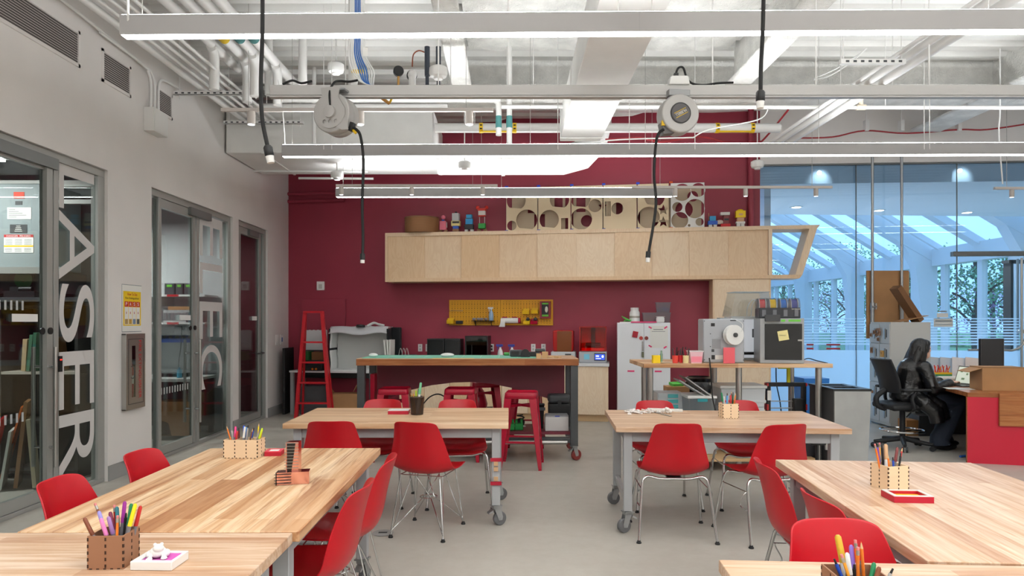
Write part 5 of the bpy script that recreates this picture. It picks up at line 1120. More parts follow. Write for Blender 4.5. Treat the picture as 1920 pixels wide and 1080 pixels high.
for w_, z in ((.13, .08), (.07, .045)): B().box(-.17, -.17 + w_, -.163, -.16, z, z + .022).make('stripe', M('printer_blue', (50, 120, 200), .5), t_)
B().box(.03, .12, -.163, -.16, .03, .13).make('screen', darkgrey, t_)
t_ = thing('resin_printer', 'larger amber-hooded resin printer with a lit screen on the worktop end', '3D printer', wtop(1112, .42), RZW, 'resin printers')
B().box(-.205, .205, -.18, .18, .0, .17).make('base', M('grey_shell', (176, 178, 182), .4), t_, bevel=.015)
B().box(-.2, .2, .17, .185, .17, .54).box(-.2, -.185, -.17, .17, .17, .54).box(.185, .2, -.17, .17, .17, .54).box(-.2, .2, -.17, .185, .525, .54).box(-.185, .185, -.19, -.18, .175, .18).make('hood', rdh, t_, bevel=.004)
B().box(-.18, .18, .16, .169, .175, .525).make('hood_back', M('orange_back', (244, 70, 26), .4), t_); B().box(-.185, .185, -.172, -.168, .175, .525).make('hood_window', amber, t_); B().box(-.03, .03, .05, .12, .18, .52).box(-.11, .11, -.1, .1, .25, .29).make('build_carriage', dk, t_); B().box(-.17, .17, -.14, .1, .175, .22).make('resin_tank', M('orange_tank', (236, 74, 20), .4), t_)
B().box(.02, .185, -.184, -.18, .03, .145).make('screen', darkgrey, t_); B().box(.03, .175, -.186, -.184, .045, .13).make('display', M('blue_display', (60, 90, 210), .3, emit=.8), t_); B().box(-.13, -.05, -.183, -.18, .05, .13).make('sticky_note', M('cyan_note', (130, 206, 226), .6), t_)
q = B().box(.045, .09, -.187, -.186, .09, .11).box(.045, .12, -.187, -.186, .06, .07).sph((.145, -.187, .095), (.016, .001, .02), 10); q.make('display_icon', M('white_icon', (235, 240, 255), .4, emit=1), t_)
for k, (px, tl, lb) in enumerate(((724, -.12, 'white magazine leaning by the light tent, left one'), (729, -.06, 'white magazine leaning by the light tent, middle one'), (733, .02, 'white magazine leaning by the light tent, right one'))):
    o = B().cb((0, 0, .17), (.02, .22, .32), 0, 0, tl).make('magazine', paper, loc=wtop(px + 26, .5) + Vector((-.2, 0, .0)), rz=RZW); tag(o, lb, 'magazine', 'magazines by the light tent')
t_ = thing('file_holder', 'silver wire file holder beside the magazines', 'file holder', wtop(758, .45), RZW); q = B()
for k in range(3): q.curve([(-.07 + k * .05, -.1, .01), (-.03 + k * .05, -.1, .2), (.02 + k * .05, -.1, .01)], .005, 6)
q.box(-.1, .1, -.1, .1, 0, .01); q.make('frame', steel, t_)
t_ = thing('tape_machine', 'low black device on the worktop left of the outlet', 'device', wtop(767, .3), RZW); B().box(-.12, .12, -.08, .08, 0, .09).make('body', black, t_, bevel=.02); B().cyl((0, -.085, .05), (0, -.08, .05), .03).make('dial', darkgrey, t_)
# ---- bench
BX0, BX1, BY0, BY1, BZ = X(668, 7.2), X(1085, 7.2), 7.2, 7.92, 1.083
bc_ = ((BX0 + BX1) / 2, (BY0 + BY1) / 2); bw = (BX1 - BX0) / 2; bd = (BY1 - BY0) / 2
t_ = thing('workbench', 'tall wooden workbench on dark steel legs with an arched burgundy panel', 'workbench', (*bc_, 0))
B().box(-bw, bw, -bd, bd, BZ - .072, BZ).make('benchtop', [maple_c][0], t_, bevel=.003)
B().box(-bw - .001, bw + .001, -bd - .002, -bd + .001, BZ - .071, BZ - .004).make('front_edge', oakside, t_)
for sx in (-1, 1):
    for sy in (-1, 1):
        B().box(sx * (bw - .045) - .04, sx * (bw - .045) + .04, sy * (bd - .05) - .04, sy * (bd - .05) + .04, .16, BZ - .072).make('leg', darksteel, t_, bevel=.004)
        caster(t_, sx * (bw - .045), sy * (bd - .05), (2.9, 2.4, 3.6, 3.4)[(sx + 1) + (sy + 1) // 2], M('red_caster_wheel', (120, 40, 36), .5), .058, .16, True)
zl = lambda py: Z(py, BY1 - .08); xl = lambda px: X(px, BY1 - .08) - bc_[0]
arch = [(-bw + .1, BZ - .075), (-bw + .1, zl(768))] + [(xl(px), zl(py)) for px, py in ((716, 755), (735, 744), (770, 731), (810, 722), (850, 717), (885, 716), (920, 719), (960, 727), (1000, 738), (1040, 751), (1056, 757))] + [(bw - .1, zl(764)), (bw - .1, BZ - .075)]
B().prism(arch, -.012, .012, frame_mx((0, bd - .09, 0), (1, 0, 0), (0, 0, 1))).make('arched_panel', M('burgundy_laminate', (112, 34, 50), .45), t_)
B().box(-bw + .085, bw - .085, -bd + .08, bd - .08, .27, .30).make('lower_shelf', M('burgundy_laminate', (112, 34, 50), .45), t_); B().box(-bw + .085, bw - .085, -bd + .02, -bd + .06, .19, .25).make('front_beam', darksteel, t_)
B().cyl((.1, -bd - .0, .2), (bw - .12, -bd - .0, .2), .022).make('tube_rail', steel, t_)
B().box(-bw + .095, -bw + .14, -.1, .05, .35, .9).make('side_panel', red_enam, t_)
o = B().box(X(690, 7.6), X(1003, 7.6), 7.28, 7.85, BZ + .0005, BZ + .006).mark(1)
for k in range(9): o.box(X(700, 7.6) + k * .2, X(700, 7.6) + k * .2 + .003, 7.29, 7.84, BZ + .006, BZ + .0064)
tag(o.make('cutting_mat', [M('mint_cutting_mat', (120, 190, 168), .6), M('mat_line', (200, 226, 210), .6)]), 'long mint green cutting mat on the workbench', 'cutting mat')
def on_bench(px, y): return Vector((X(px, y), y, BZ + .0065))
tag(B().sph((0, 0, .022), (.075, .045, .024), 16).make('ergonomic_mouse', white_pl, loc=on_bench(839, 7.4)), 'white rounded mouse shape on the cutting mat', 'mouse')
tag(B().sph((0, 0, .02), (.05, .035, .022), 14).make('pebble', white_pl, loc=on_bench(700, 7.45)), 'small white lump at the left end of the cutting mat', 'lump')
t_ = thing('glue_gun', 'black tool body on the bench, left of the cluster', 'power tool', on_bench(968, 7.5)); B().box(-.07, .07, -.05, .05, 0, .075).make('body', darkgrey, t_, bevel=.015); B().box(-.055, .03, -.052, -.05, .02, .06).make('vent', black, t_)
t_ = thing('tape_dispenser', 'black rounded dispenser in the middle of the bench cluster', 'dispenser', on_bench(985, 7.42)); B().cyl((0, -.02, .045), (0, .02, .045), .042, n=20).make('wheel', black, t_); B().box(-.05, .05, -.025, .025, 0, .02).make('base', black, t_, bevel=.004)
t_ = thing('tool_case', 'black tool with grey top at the right of the bench cluster', 'power tool', on_bench(1000, 7.55)); B().box(-.06, .07, -.04, .04, 0, .05).make('body', black, t_, bevel=.01); B().box(.02, .13, -.03, .03, .05, .085).make('handle', darkgrey, t_, bevel=.01)
for k, (px, y, w_, h_, lb) in enumerate(((1010, 7.3, .05, .05, 'small tan wood block at the end of the cutting mat'), (1030, 7.45, .09, .015, 'thin tan offcut on the bench right of the mat'), (1046, 7.35, .05, .018, 'small tan offcut nearest the bench end'), (1022, 7.3, .03, .07, 'upright tan offcut beside the wood block'))): tag(B().box(-w_ / 2, w_ / 2, -.03, .03, 0, h_).make('wood_offcut', wood_l, loc=(X(px, y), y, BZ + .0005 + (.006 if px < 1004 else 0)), rz=k * .4), lb, 'wood offcut', 'wood offcuts on the bench')
for k, (px, c, lb) in enumerate(((950, (70, 150, 70), 'green cap bottle lying behind the bench cluster'),)): tag(B().cyl((-.03, 0, .02), (.03, 0, .02), .018).make('bottle', M('green_bottle', c, .4), loc=on_bench(px, 7.7)), lb, 'bottle')
tag(B().box(-.22, .22, -.015, .015, 0, .004).make('ruler', M('yellow_ruler', (214, 200, 130), .5), loc=(X(850, 7.26), 7.255, BZ + .0002)), 'pale yellow ruler along the front of the cutting mat', 'ruler')
# things on the lower shelf of the bench
sz = .3005
def sh(px, y): return Vector((X(px, y), y, sz))
t_ = thing('storage_box', 'white and grey box on the lower shelf at the right end of the bench', 'box', sh(1043, 7.42)); B().box(-.125, .125, -.1, .1, 0, .15).make('body', M('light_grey_box', (206, 204, 202), .5), t_, bevel=.004); B().box(-.115, .125, -.09, .1, .15, .165).make('lid', M('grey_lid', (150, 150, 152), .5), t_); B().box(-.02, .03, -.095, -.09, .151, .164).make('latch', M('blue_latch', (60, 70, 150), .4), t_)
t_ = thing('waste_bin', 'black open bin on the lower shelf of the bench', 'bin', sh(1008, 7.55)); B().lathe([(.08, 0), (.1, .25), (.11, .26), (.1, .262), (.075, .02)], n=4, mx=Matrix.Rotation(PI / 4, 4, 'Z')).make('bin', black, t_); B().box(-.08, .08, -.083, -.078, .2, .235).make('rim', darkgrey, t_)
t_ = thing('tool_box', 'black tool box behind the white and grey box on the bench shelf', 'tool box', sh(1048, 7.68)); B().box(-.12, .12, -.09, .1, 0, .26).make('body', black, t_, bevel=.012); B().box(-.125, .125, -.095, .105, .26, .36).make('lid', darkgrey, t_, bevel=.03); B().box(-.02, .02, -.1, -.09, .22, .3).make('latch', black, t_)
gm = M('bright_green_enamel', (14, 140, 60), .4)
for k, (px, lb) in enumerate(((957, 'green vise, left of the pair on the bench shelf'), (973, 'green vise, right of the pair on the bench shelf'))):
    t_ = thing('bench_vise', lb, 'vise', sh(px, 7.42), 0, 'green vises'); B().box(-.045, .045, -.05, .05, 0, .07).box(-.04, -.015, -.05, .05, .07, .11).box(.015, .04, -.05, .05, .07, .11).make('body', gm, t_, bevel=.006); B().cyl((.045, -.02, .04), (.07, -.02, .04), .01).make('screw', steel, t_)
tag(B().sph((0, 0, .05), (.05, .05, .05), 10).tube([(.04 * math.cos(k * .9), .04 * math.sin(k * .9), .06 + .006 * k) for k in range(14)], .008, 6).make('cable_coil', blackr, loc=sh(976, 7.62) + Vector((0, 0, .0))), 'coil of black cable behind the green vises', 'cable')
pipe('black_cable', 'thin black cable arching below the bench behind the pen cup', 'cable', [W(790, 762, 7.75), W(805, 745, 7.8), W(822, 739, 7.8), W(838, 748, 7.8), W(845, 765, 7.8)], .008, blackr, 6)
tag(B().lathe([(.13, 0), (.14, .05), (.1, .2), (.05, .27), (.02, .29)], n=20).make('red_helmet', red_enam, loc=(X(893, 8.35), 8.35, .42)), 'round red dome shaped thing under the bench behind the middle stool', 'red dome')
tag(B().box(-.2, .2, -.15, .15, 0, .415).make('plinth', M('dark_plinth', (50, 40, 40), .6), loc=(X(893, 8.35), 8.35, 0)), 'dark low box on the floor under the red dome', 'box')
# ---- left corner: table, light tent, ladder
t_ = thing('side_table', 'white topped table in the left corner under the light tent', 'table', (X(625, 10.75), 11.0, 0), RZW); zt = Z(696, 10.7); hw = .70
B().box(-hw, hw, -.25, .25, zt - .03, zt).make('tabletop', M('white_laminate', (226, 226, 228), .35), t_, bevel=.002)
for x in (-hw + .04, hw - .04):
    for y in (-.22, .2): B().box(x - .025, x + .025, y - .025, y + .025, 0, zt - .03).make('leg', greysteel, t_)
B().box(-hw + .05, hw - .05, .2, .22, zt - .15, zt - .03).make('apron', darkgrey, t_)
tw = t_.matrix_basis.copy()
def ontab(px, d=10.85): return Vector((X(px, d), d, zt + .0005))
t_ = thing('light_tent', 'white photo light tent with black sides on the corner table', 'light tent', ontab(677, 10.88), RZW * .5)
tentw = M('tent_white', (214, 216, 214), .8); W_ = .45; Ht = .665
B().box(-W_, W_, .2, .21, .01, Ht).make('back', tentw, t_); B().box(-W_, W_, -.12, .2, 0, .012).make('floor', M('tent_floor', (238, 240, 240), .6), t_)
B().grid(lambda u, v: (-W_ + .001 + .01 * math.sin(v * 9), -.16 + .36 * u, Ht * v), 4, 10).make('inner_side', M('tent_inner', (232, 234, 232), .8), t_, solid=.004, flip=False)
for s_ in (-1, 1): B().grid(lambda u, v: (s_ * (W_ + .012 + (.0 if s_ < 0 else .012 * math.sin(u * 5))), -.17 + .40 * u, Ht * v), 5, 8).make('black_side', M('black_cloth', (20, 22, 26), .9), t_, solid=.012, flip=False)
B().box(W_ - .0, W_ + .16, .12, .22, 0, Ht + .02).make('black_flap', M('black_cloth', (20, 22, 26), .9), t_, bevel=.02)
B().grid(lambda u, v: (-W_ - .02 + (2 * W_ + .03) * u, -.18 + .41 * v, Ht + .03 + .02 * math.sin(u * 9) * math.cos(v * 4) - (.11 * max(0, .25 - v) / .25)), 24, 10).make('top_cloth', M('tent_cloth', (206, 206, 210), .85), t_, solid=.006, flip=False)
B().cyl((.02, -.09, Ht + .03), (.02, -.085, Ht + .052), .07, n=20).make('camera_hole', black, t_); B().curve([(.1, 0, Ht + .04), (.2, .02, Ht + .09), (.28, 0, Ht + .07), (.36, .05, Ht + .05)], .02, 6).make('bunched_cloth', tentw, t_)
t_ = thing('white_tray', 'white tray with a scalloped edge standing behind the ladder', 'tray', ontab(591, 11.05) + Vector((0, 0, .30)), RZW)
q = [(-.21, 0), (.21, 0), (.21, .33)]
for k in range(12): q += [(.21 - .035 * k - .0175, .345 if k % 2 == 0 else .335)]
B().prism(q + [(-.21, .33)], 0, .02, frame_mx((0, 0, 0), (1, 0, 0), (0, 0, 1))).make('panel', M('tray_white', (214, 214, 216), .5), t_); B().box(-.2, .2, -.03, .0, -.0, .02).make('lip', darkgrey, t_)
for k, (px, w_, z0, h_, c, lb) in enumerate(((575, .15, .16, .14, (40, 96, 44), 'dark green box stacked behind the ladder'), (600, .2, .16, .13, (116, 74, 40), 'brown box stacked behind the ladder beside the green one'), (590, .42, 0, .155, (40, 38, 40), 'dark low case under the green and brown boxes'))):
    tag(B().box(-w_ / 2, w_ / 2, -.1, .1, 0, h_).make('storage_box', M('box_%d' % k, c, .6), loc=ontab(px, 11.02 if k < 2 else 11.03) + Vector((0, 0, z0)), rz=RZW, bevel=.004), lb, 'box')
t_ = thing('control_unit', 'black unit with orange knobs on the corner table behind the ladder', 'device', ontab(587, 10.83), RZW); B().box(-.17, .17, -.06, .08, 0, .1).make('body', black, t_, bevel=.006)
for x in (-.15, .02, .08): B().cyl((x, -.075, .03), (x, -.06, .03), .016).make('knob', M('orange_knob', (230, 120, 20), .4), t_)
tag(B().box(-.02, .02, -.25, .2, 0, 1.05).make('black_board', M('black_board', (18, 18, 20), .6), loc=(-3.58, 11.05, 0), bevel=.004), 'narrow black board standing in the left corner', 'board')
t_ = thing('cardboard_box', 'open cardboard box on the floor under the corner table', 'box', (X(643, 10.7), 10.9, 0), .1); B().box(-.2, .2, -.15, .15, 0, .33).make('carton', card, t_); B().cb((.16, -.02, .42), (.12, .3, .004), 0, 0, -1.1).cb((-.24, 0, .38), (.12, .3, .004), 0, 0, .9).make('flap', card, t_)
tag(B().box(-.22, .22, -.1, .15, 0, .44).box(-.21, .21, -.105, -.1, .02, .2).box(-.21, .21, -.105, -.1, .23, .42).make('low_cabinet', M('dark_grey_enamel', (74, 74, 78), .5), loc=(X(590, 10.9), 10.95, 0)), 'dark grey low drawer cabinet under the corner table', 'cabinet')
t_ = thing('step_ladder', 'bright red wooden ladder in the left corner', 'ladder', (X(585, 10.4), 10.4, 0)); dL = 10.4
lx = lambda px: X(px, dL) - X(585, dL)
zt_ = Z(583, dL)
def rail_(p0, p1, y0, y1, w_, dp):
    q = B(); mx = None
    a = [(p0 - w_ / 2, y0 - dp / 2, 0), (p0 + w_ / 2, y0 - dp / 2, 0), (p0 + w_ / 2, y0 + dp / 2, 0), (p0 - w_ / 2, y0 + dp / 2, 0)]; b_ = [(p1 - w_ / 2, y1 - dp / 2, zt_), (p1 + w_ / 2, y1 - dp / 2, zt_), (p1 + w_ / 2, y1 + dp / 2, zt_), (p1 - w_ / 2, y1 + dp / 2, zt_)]
    va = [q.bm.verts.new(p) for p in a]; vb = [q.bm.verts.new(p) for p in b_]; q.bm.faces.new(va); q.bm.faces.new(vb)
    for k in range(4): q.bm.faces.new((va[k], va[(k + 1) % 4], vb[(k + 1) % 4], vb[k]))
    return q.make('side_rail', ladder_red, t_, bevel=.002)
rail_(lx(555), lx(568), 0, .12, .05, .06); rail_(lx(619), lx(600), 0, .12, .05, .06)
for py in (642, 680, 718, 756):
    z = Z(py, dL); f = z / zt_; B().box(lx(555) + (lx(568) - lx(555)) * f, lx(619) + (lx(600) - lx(619)) * f, .12 * f - .05, .12 * f + .05, z - .012, z + .012).make('step', ladder_red, t_, bevel=.002)
B().box(lx(568) - .02, lx(600) + .02, .07, .17, zt_ - .03, zt_).make('top_cap', ladder_red, t_, bevel=.002)
rail_(lx(556), lx(568), .3, .15, .03, .03); rail_(lx(616), lx(600), .3, .15, .03, .03)
# ================================================================ right side: metal cabinet, printer table, desk, person
t_ = wthing('metal_cabinet', 'tall white metal cabinet with pink tape against the burgundy wall', 'cabinet', 1207, .60, 0); hw = (S_at(1257, .6) - S_at(1157, .6)) / 2; zc = Z(605, D_at(1207, .6))
wc_m = M('white_cabinet_enamel', (240, 242, 246), .4)
B().box(-hw, hw, .02, .58, .0, zc).make('body', wc_m, t_, bevel=.004)
for s_ in (-1, 1): B().box(min(0, s_ * hw) + .003, max(0, s_ * hw) - .003, 0, .019, .03, zc - .012).make('door', wc_m, t_, bevel=.003)
mx_ = lambda px: (px - 1207) / 50 * hw
zz_ = lambda py: Z(py, D_at(1207, .6))
pinkm = M('hot_pink_tape', (232, 60, 120), .6)
o = B().box(mx_(1219), mx_(1252), -.002, 0, zz_(652), zz_(611)).make('poster', paper, t_)
q = B().box(mx_(1225), mx_(1243), -.0035, -.002, zz_(618.5), zz_(617)).box(mx_(1222), mx_(1247), -.0035, -.002, zz_(622), zz_(621)); q.make('print', M('grey_print', (150, 150, 150), .7), o)
for k, (px, py, w_) in enumerate(((1219, 614, .5), (1248, 614, -.6), (1219, 649, .5), (1247, 651, -.6))): B().cb((mx_(px), -.003, zz_(py)), (.05, .002, .02), 0, 0, w_).make('pink_tape', pinkm, t_)
for px, py in ((1183, 696), (1234, 696)): B().box(mx_(px) - .05, mx_(px) + .05, -.002, 0, zz_(py) - .011, zz_(py) + .011).make('pink_tape', pinkm, t_)
B().box(mx_(1183), mx_(1231), -.004, .05, zc + .0005, zc + .018).make('pink_tape', pinkm, t_)
tag(B().cb((0, -.011, 0), (.075, .02, .09), 0, 0, .2).make('magnet', M('red_magnet', (170, 20, 40), .5), loc=RW(S_at(1191, .6), .601, zz_(627)), rz=RZW), 'dark red square magnet on the left door of the metal cabinet', 'magnet')
for px, c, lb in ((1202, (200, 70, 60), 'small red shape magnet near the seam of the metal cabinet'), (1212, (130, 50, 44), 'small round brown magnet by the seam of the metal cabinet')): tag(B().cyl((0, -.008, 0), (0, 0, 0), .028).make('magnet', M('mag_%d' % px, c, .5), loc=RW(S_at(px, .6), .6005, zz_(634)), rz=RZW), lb, 'magnet')
B().box(-.03, .0, -.03, -.0, zz_(670), zz_(660)).make('lock', M('lock_olive', (120, 120, 96), .4, .4), t_, bevel=.003); B().box(-.025, -.008, -.02, -.0, zz_(658), zz_(640)).make('handle', steel, t_, bevel=.003)
def mtop(px, o=.3): return RW(S_at(px, o), o, zc + .0005)
t_ = thing('supplement_jar', 'white plastic jar on top of the metal cabinet', 'jar', mtop(1190, .32), RZW); B().lathe([(.07, 0), (.078, .01), (.078, .15), (.06, .185), (.06, .19)], n=28).make('jar', white_pl, t_); B().cyl((0, 0, .19), (0, 0, .225), .062, n=28).make('lid', white_pl, t_); B().lathe([(.0785, .07), (.0785, .1)], n=28).make('label', M('soft_print', (170, 160, 150), .6), t_)
for k, (px, z0, c, lb) in enumerate(((1218, .0, (196, 110, 104), 'clear bin with red parts on top of the metal cabinet'), (1243, .0, (200, 196, 190), 'clear bin with pale parts at the right on the metal cabinet'), (1243, .152, (70, 90, 170), 'clear bin with blue and yellow parts stacked on the right bin'))):
    t_ = thing('parts_bin', lb, 'bin', mtop(px, .34) + Vector((0, 0, z0)), RZW, 'clear bins on the metal cabinet')
    B().prism([(-.09, 0), (.09, 0), (.105, .14), (-.105, .14)], 0, .17, frame_mx((0, .085, 0), (1, 0, 0), (0, 0, 1))).make('bin', clearpl, t_); B().box(-.112, .112, -.09, .09, .14, .15).make('rim', clearpl, t_)
    rr = random.Random(px + k); q = B()
    for _ in range(9): q.cb((rr.uniform(-.07, .07), rr.uniform(-.06, .06), rr.uniform(.02, .07)), (.04, .03, .02), rr.random() * 3, rr.random())
    o = q.make('contents', M('bin_parts_%d' % k, c, .5), t_); o['kind'] = 'stuff'
t_ = thing('white_charger', 'white rounded device before the clear bins on the metal cabinet', 'device', mtop(1238, .53), RZW); B().box(-.06, .06, -.03, .03, 0, .085).make('body', white_pl, t_, bevel=.02); B().box(-.062, .066, -.028, .028, .086, .092).make('cap', white_pl, t_)
tag(B().cb((0, 0, .06), (.12, .1, .01), .4, .3, .4).cb((.02, 0, .03), (.1, .08, .012), .2, -.2, 0).make('green_packet', M('leaf_green', (90, 190, 80), .5), loc=mtop(1174, .4), rz=RZW), 'crumpled green packet at the left on the metal cabinet', 'packet')
tag(B().box(-.1, .1, -.08, .08, 0, .012).make('papers', paper, loc=mtop(1175, .45), rz=RZW), 'thin stack of papers below the green packet', 'paper')
# ---- printer table
HX0, HX1, HY0, HY1 = X(1207, 6.6), X(1562, 6.6), 6.6, 7.38; HZ = Z(682, 6.6)
t_ = thing('printer_table', 'tall wood topped table carrying the 3D printers', 'table', ((HX0 + HX1) / 2, (HY0 + HY1) / 2, 0)); hx = (HX1 - HX0) / 2; hy = (HY1 - HY0) / 2
B().box(-hx, hx, -hy, hy, HZ - .04, HZ).make('tabletop', maple_b, t_, bevel=.003)
for x, y in ((-hx + .08, -hy + .09), (-hx + .14, hy - .09), (.05, -hy + .14), (hx - .1, -hy + .09), (hx - .12, hy - .09), (-.03, hy - .09)): B().cyl((x, y, .003), (x, y, HZ - .04), .03, n=16).make('leg', steel, t_)
B().box(-hx + .3, hx - .12, -hy + .1, hy - .04, .10, .13).make('lower_shelf', wood_l, t_)
for x in (-hx + .08, hx - .1): B().box(x - .015, x + .015, -hy + .09, hy - .09, .08, .099).make('shelf_rail', steel, t_)
def ht(px, d): return Vector((X(px, d), d, HZ + .0005))
t_ = thing('bambu_style_printer', 'closed grey 3D printer with dark glass door and yellow note', '3D printer', ht(1459, 6.84), -.2); t_.name = 'enclosed_printer'
gs = M('printer_grey_shell', (160, 162, 164), .4, .1); hw = .203; hp = Z(597, 6.66) - HZ
B().hollow(rect(-hw, 0, hw, hp), [rect(-hw + .045, .035, hw - .02, hp - .055)], .04, frame_mx((0, -.16, 0), (1, 0, 0), (0, 0, 1))).make('front_frame', gs, t_, bevel=.004)
B().box(-hw, hw, -.16, .2, hp - .02, hp).box(-hw, hw, -.16, .2, 0, .02).box(-hw, -hw + .015, -.16, .2, .02, hp - .02).box(hw - .015, hw, -.16, .2, .02, hp - .02).box(-hw + .015, hw - .015, .18, .2, .02, hp - .02).make('housing', gs, t_)
dd = B().box(-hw + .046, hw - .021, -.206, -.19, .036, hp - .056).make('glass_door', M('black_glass', (10, 11, 12), .08, spec=.6), t_); B().box(hw - .06, hw - .02, -.218, -.206, hp * .5, hp * .5 + .014).make('door_handle', steel, dd)
B().box(-.16, -.02, -.235, -.2, hp - .03, hp + .035).make('screen', darkgrey, t_, bevel=.004); 
for x0, x1 in ((-.01, .03), (.06, .17)): B().box(x0, x1, -.2015, -.2, hp - .032, hp - .012).make('green_label', M('lime_label', (110, 200, 70), .6), t_)
o = B().cb((.01, -.2085, hp * .62), (.095, .002, .095), 0, 0, -.18).make('sticky_note', M('cream_note', (240, 226, 160), .7), t_); o['label'] = 'cream sticky note'
q = B()
for k in range(5): q.tube([(-.025 + k * .012, -.2102, hp * .61), (-.02 + k * .012, -.2102, hp * .635), (-.014 + k * .012, -.2102, hp * .615)], .0012, 4)
q.make('handwriting', black, o)
t_ = thing('filament_feeder', 'dark filament box with four coloured spools on top of the enclosed printer', 'filament box', ht(1458, 6.82) + Vector((0, 0, hp + .0006)), -.2); hw = .192; ha = Z(557, 6.7) - HZ - hp - .01
B().box(-hw, hw, -.12, .16, 0, ha * .52).make('base', M('smoky_case', (46, 48, 54), .3), t_, bevel=.008)
q = B(); pr = [(-.12, ha * .52), (.16, ha * .52), (.16, ha * .85), (.1, ha), (-.04, ha), (-.1, ha * .85)]
q.prism(pr, -hw, hw, frame_mx((0, 0, 0), (0, 1, 0), (0, 0, 1))).make('lid', glass('smoky_lid', (226, 226, 228), .05, top=.3), t_)
for k, c in enumerate(((200, 40, 48), (240, 200, 20), (40, 120, 210), (50, 60, 150))):
    sp = B().cyl((-.15 + k * .1 - .026, .02, ha * .58), (-.15 + k * .1 + .026, .02, ha * .58), .075, n=28).make('filament_spool', M('filament_%d' % k, c, .4), t_)
    for s_ in (-1, 1): B().cyl((-.15 + k * .1 + s_ * .034, .02, ha * .58), (-.15 + k * .1 + s_ * .028, .02, ha * .58), .085, n=28).make('flange', M('spool_grey', (190, 190, 190), .4), sp)
for k in range(4): B().box(-.165 + k * .1, -.13 + k * .1, -.124, -.12, .02, ha * .42).make('feed_slot', M('slot_grey', (110, 112, 118), .4), t_)
text('lettering', 'bambulab', M('pale_print', (225, 222, 215), .5), t_, frame_mx((.11, -.1215, ha * .43), (1, 0, 0), (0, 0, 1)), .08, .012)
t_ = thing('boxy_printer', 'grey boxy 3D printer seen from the back with a white spool', '3D printer', ht(1351, 6.9), -.14); hw = .196; hp2 = Z(598, 6.72) - HZ
B().box(-hw, hw, -.18, .2, 0, hp2).make('housing', M('silver_shell', (176, 180, 186), .4, .2), t_, bevel=.012)
fx2 = lambda px: X(px, 6.72) - X(1349, 6.72); fz2 = lambda py: Z(py, 6.72) - HZ
for nm, a, b_, c, d, m in (('vent', 1328, 1344, 636, 654, M('vent_grey', (150, 152, 156), .5)), ('power_socket', 1327, 1333, 666, 674, black), ('label', 1326, 1333, 606, 612, black), ('label', 1334, 1348, 666, 674, paper), ('port', 1346, 1358, 624, 633, M('vent_grey', (150, 152, 156), .5)), ('warning_mark', 1327, 1332, 655, 660, darkgrey), ('top_slot', 1361, 1372, 600, 602, darkgrey)): B().box(fx2(a), fx2(b_), -.1835, -.18, fz2(d), fz2(c)).make(nm, m, t_)
q = B()
for px, py in ((1314, 602), (1385, 602), (1314, 675), (1385, 675), (1325, 626), (1325, 650)): q = B().cyl((fx2(px), -.183, fz2(py)), (fx2(px), -.18, fz2(py)), .005, n=10); q.make('screw', darkgrey, t_)
B().box(fx2(1345), fx2(1365), -.1, .1, hp2, hp2 + .012).make('top_handle', gs, t_)
t_2 = thing('filament_spool', 'white filament spool hanging on the back of the boxy printer', 'filament spool', Vector((X(1379, 6.6), 6.66, Z(628, 6.66))), .25, 'spools')
B().lathe([(.022, -.03), (.096, -.03), (.098, -.025), (.06, -.02), (.06, .02), (.098, .025), (.096, .03), (.022, .03)], n=36, mx=ym2).make('reel', white_pl, t_2); B().lathe([(.055, -.022), (.085, -.022), (.085, .022), (.055, .022)], n=36, mx=ym2).make('filament', M('white_filament', (226, 226, 224), .5), t_2); B().lathe([(.001, -.036), (.022, -.036), (.022, .045), (.001, .045)], n=20, mx=ym2).make('hub', darkgrey, t_2)
pipe('white_tube', 'thin white feed tube from the spool to the boxy printer top', 'cable', [W(1390, 622, 6.6), W(1392, 608, 6.62), W(1380, 600, 6.7), W(1370, 598, 6.8)], .003, white_pl, 6)
tag(B().box(-.055, .055, -.006, .006, 0, .155).make('pink_card', M('salmon_card', (232, 96, 106), .5), loc=ht(1367, 6.64) + Vector((0, 0, -.0))), 'salmon pink card standing before the boxy printer', 'card')
t_ = thing('open_printer', 'white lit 3D printer behind, under a clear hood', '3D printer', ht(1400, 7.22))
B().box(-.2, .2, -.02, .12, 0, .02).box(-.2, -.17, -.12, .12, .02, .43).box(.17, .2, -.12, .12, .02, .43).box(-.2, .2, -.12, .12, .43, .46).make('frame', white_pl, t_); B().box(-.17, .17, .1, .12, .02, .43).make('back_wall', M('lit_white_panel', (240, 244, 250), .5, emit=.35), t_)
B().box(-.15, .15, -.08, .08, .06, .085).make('print_bed', black, t_); B().box(.05, .12, -.1, -.02, .24, .33).make('print_head', black, t_)
c_ = thing('clear_hood', 'clear plastic hood on top of the white lit printer', 'hood', ht(1402, 7.2) + Vector((0, 0, .461))); B().prism([(-.225, 0), (.225, 0), (.17, .25), (-.17, .25)], -.14, .14, frame_mx((0, 0, 0), (1, 0, 0), (0, 0, 1))).make('cover', glass('clear_hood_plastic', (232, 238, 242), .10, haze=.02), c_); B().box(-.18, .18, -.145, .145, .25, .256).make('top_rim', clearpl, c_)
for k in range(2): pipe('white_tube', ('curved white tube under the clear hood, left', 'curved white tube under the clear hood, right')[k], 'cable', [W(1400 + 8 * k, 598, 7.15), W(1402 + 8 * k, 575, 7.15), W(1412 + 5 * k, 562, 7.15), W(1422 + 3 * k, 570, 7.1), W(1427, 590, 7.0)], .004, white_pl, 6)
tag(B().box(-.035, .035, -.035, .035, 0, .075).make('sticky_note_cube', M('bright_yellow_notes', (246, 212, 24), .6), loc=ht(1230, 6.72)), 'bright yellow sticky note cube at the left of the printer table', 'note cube')
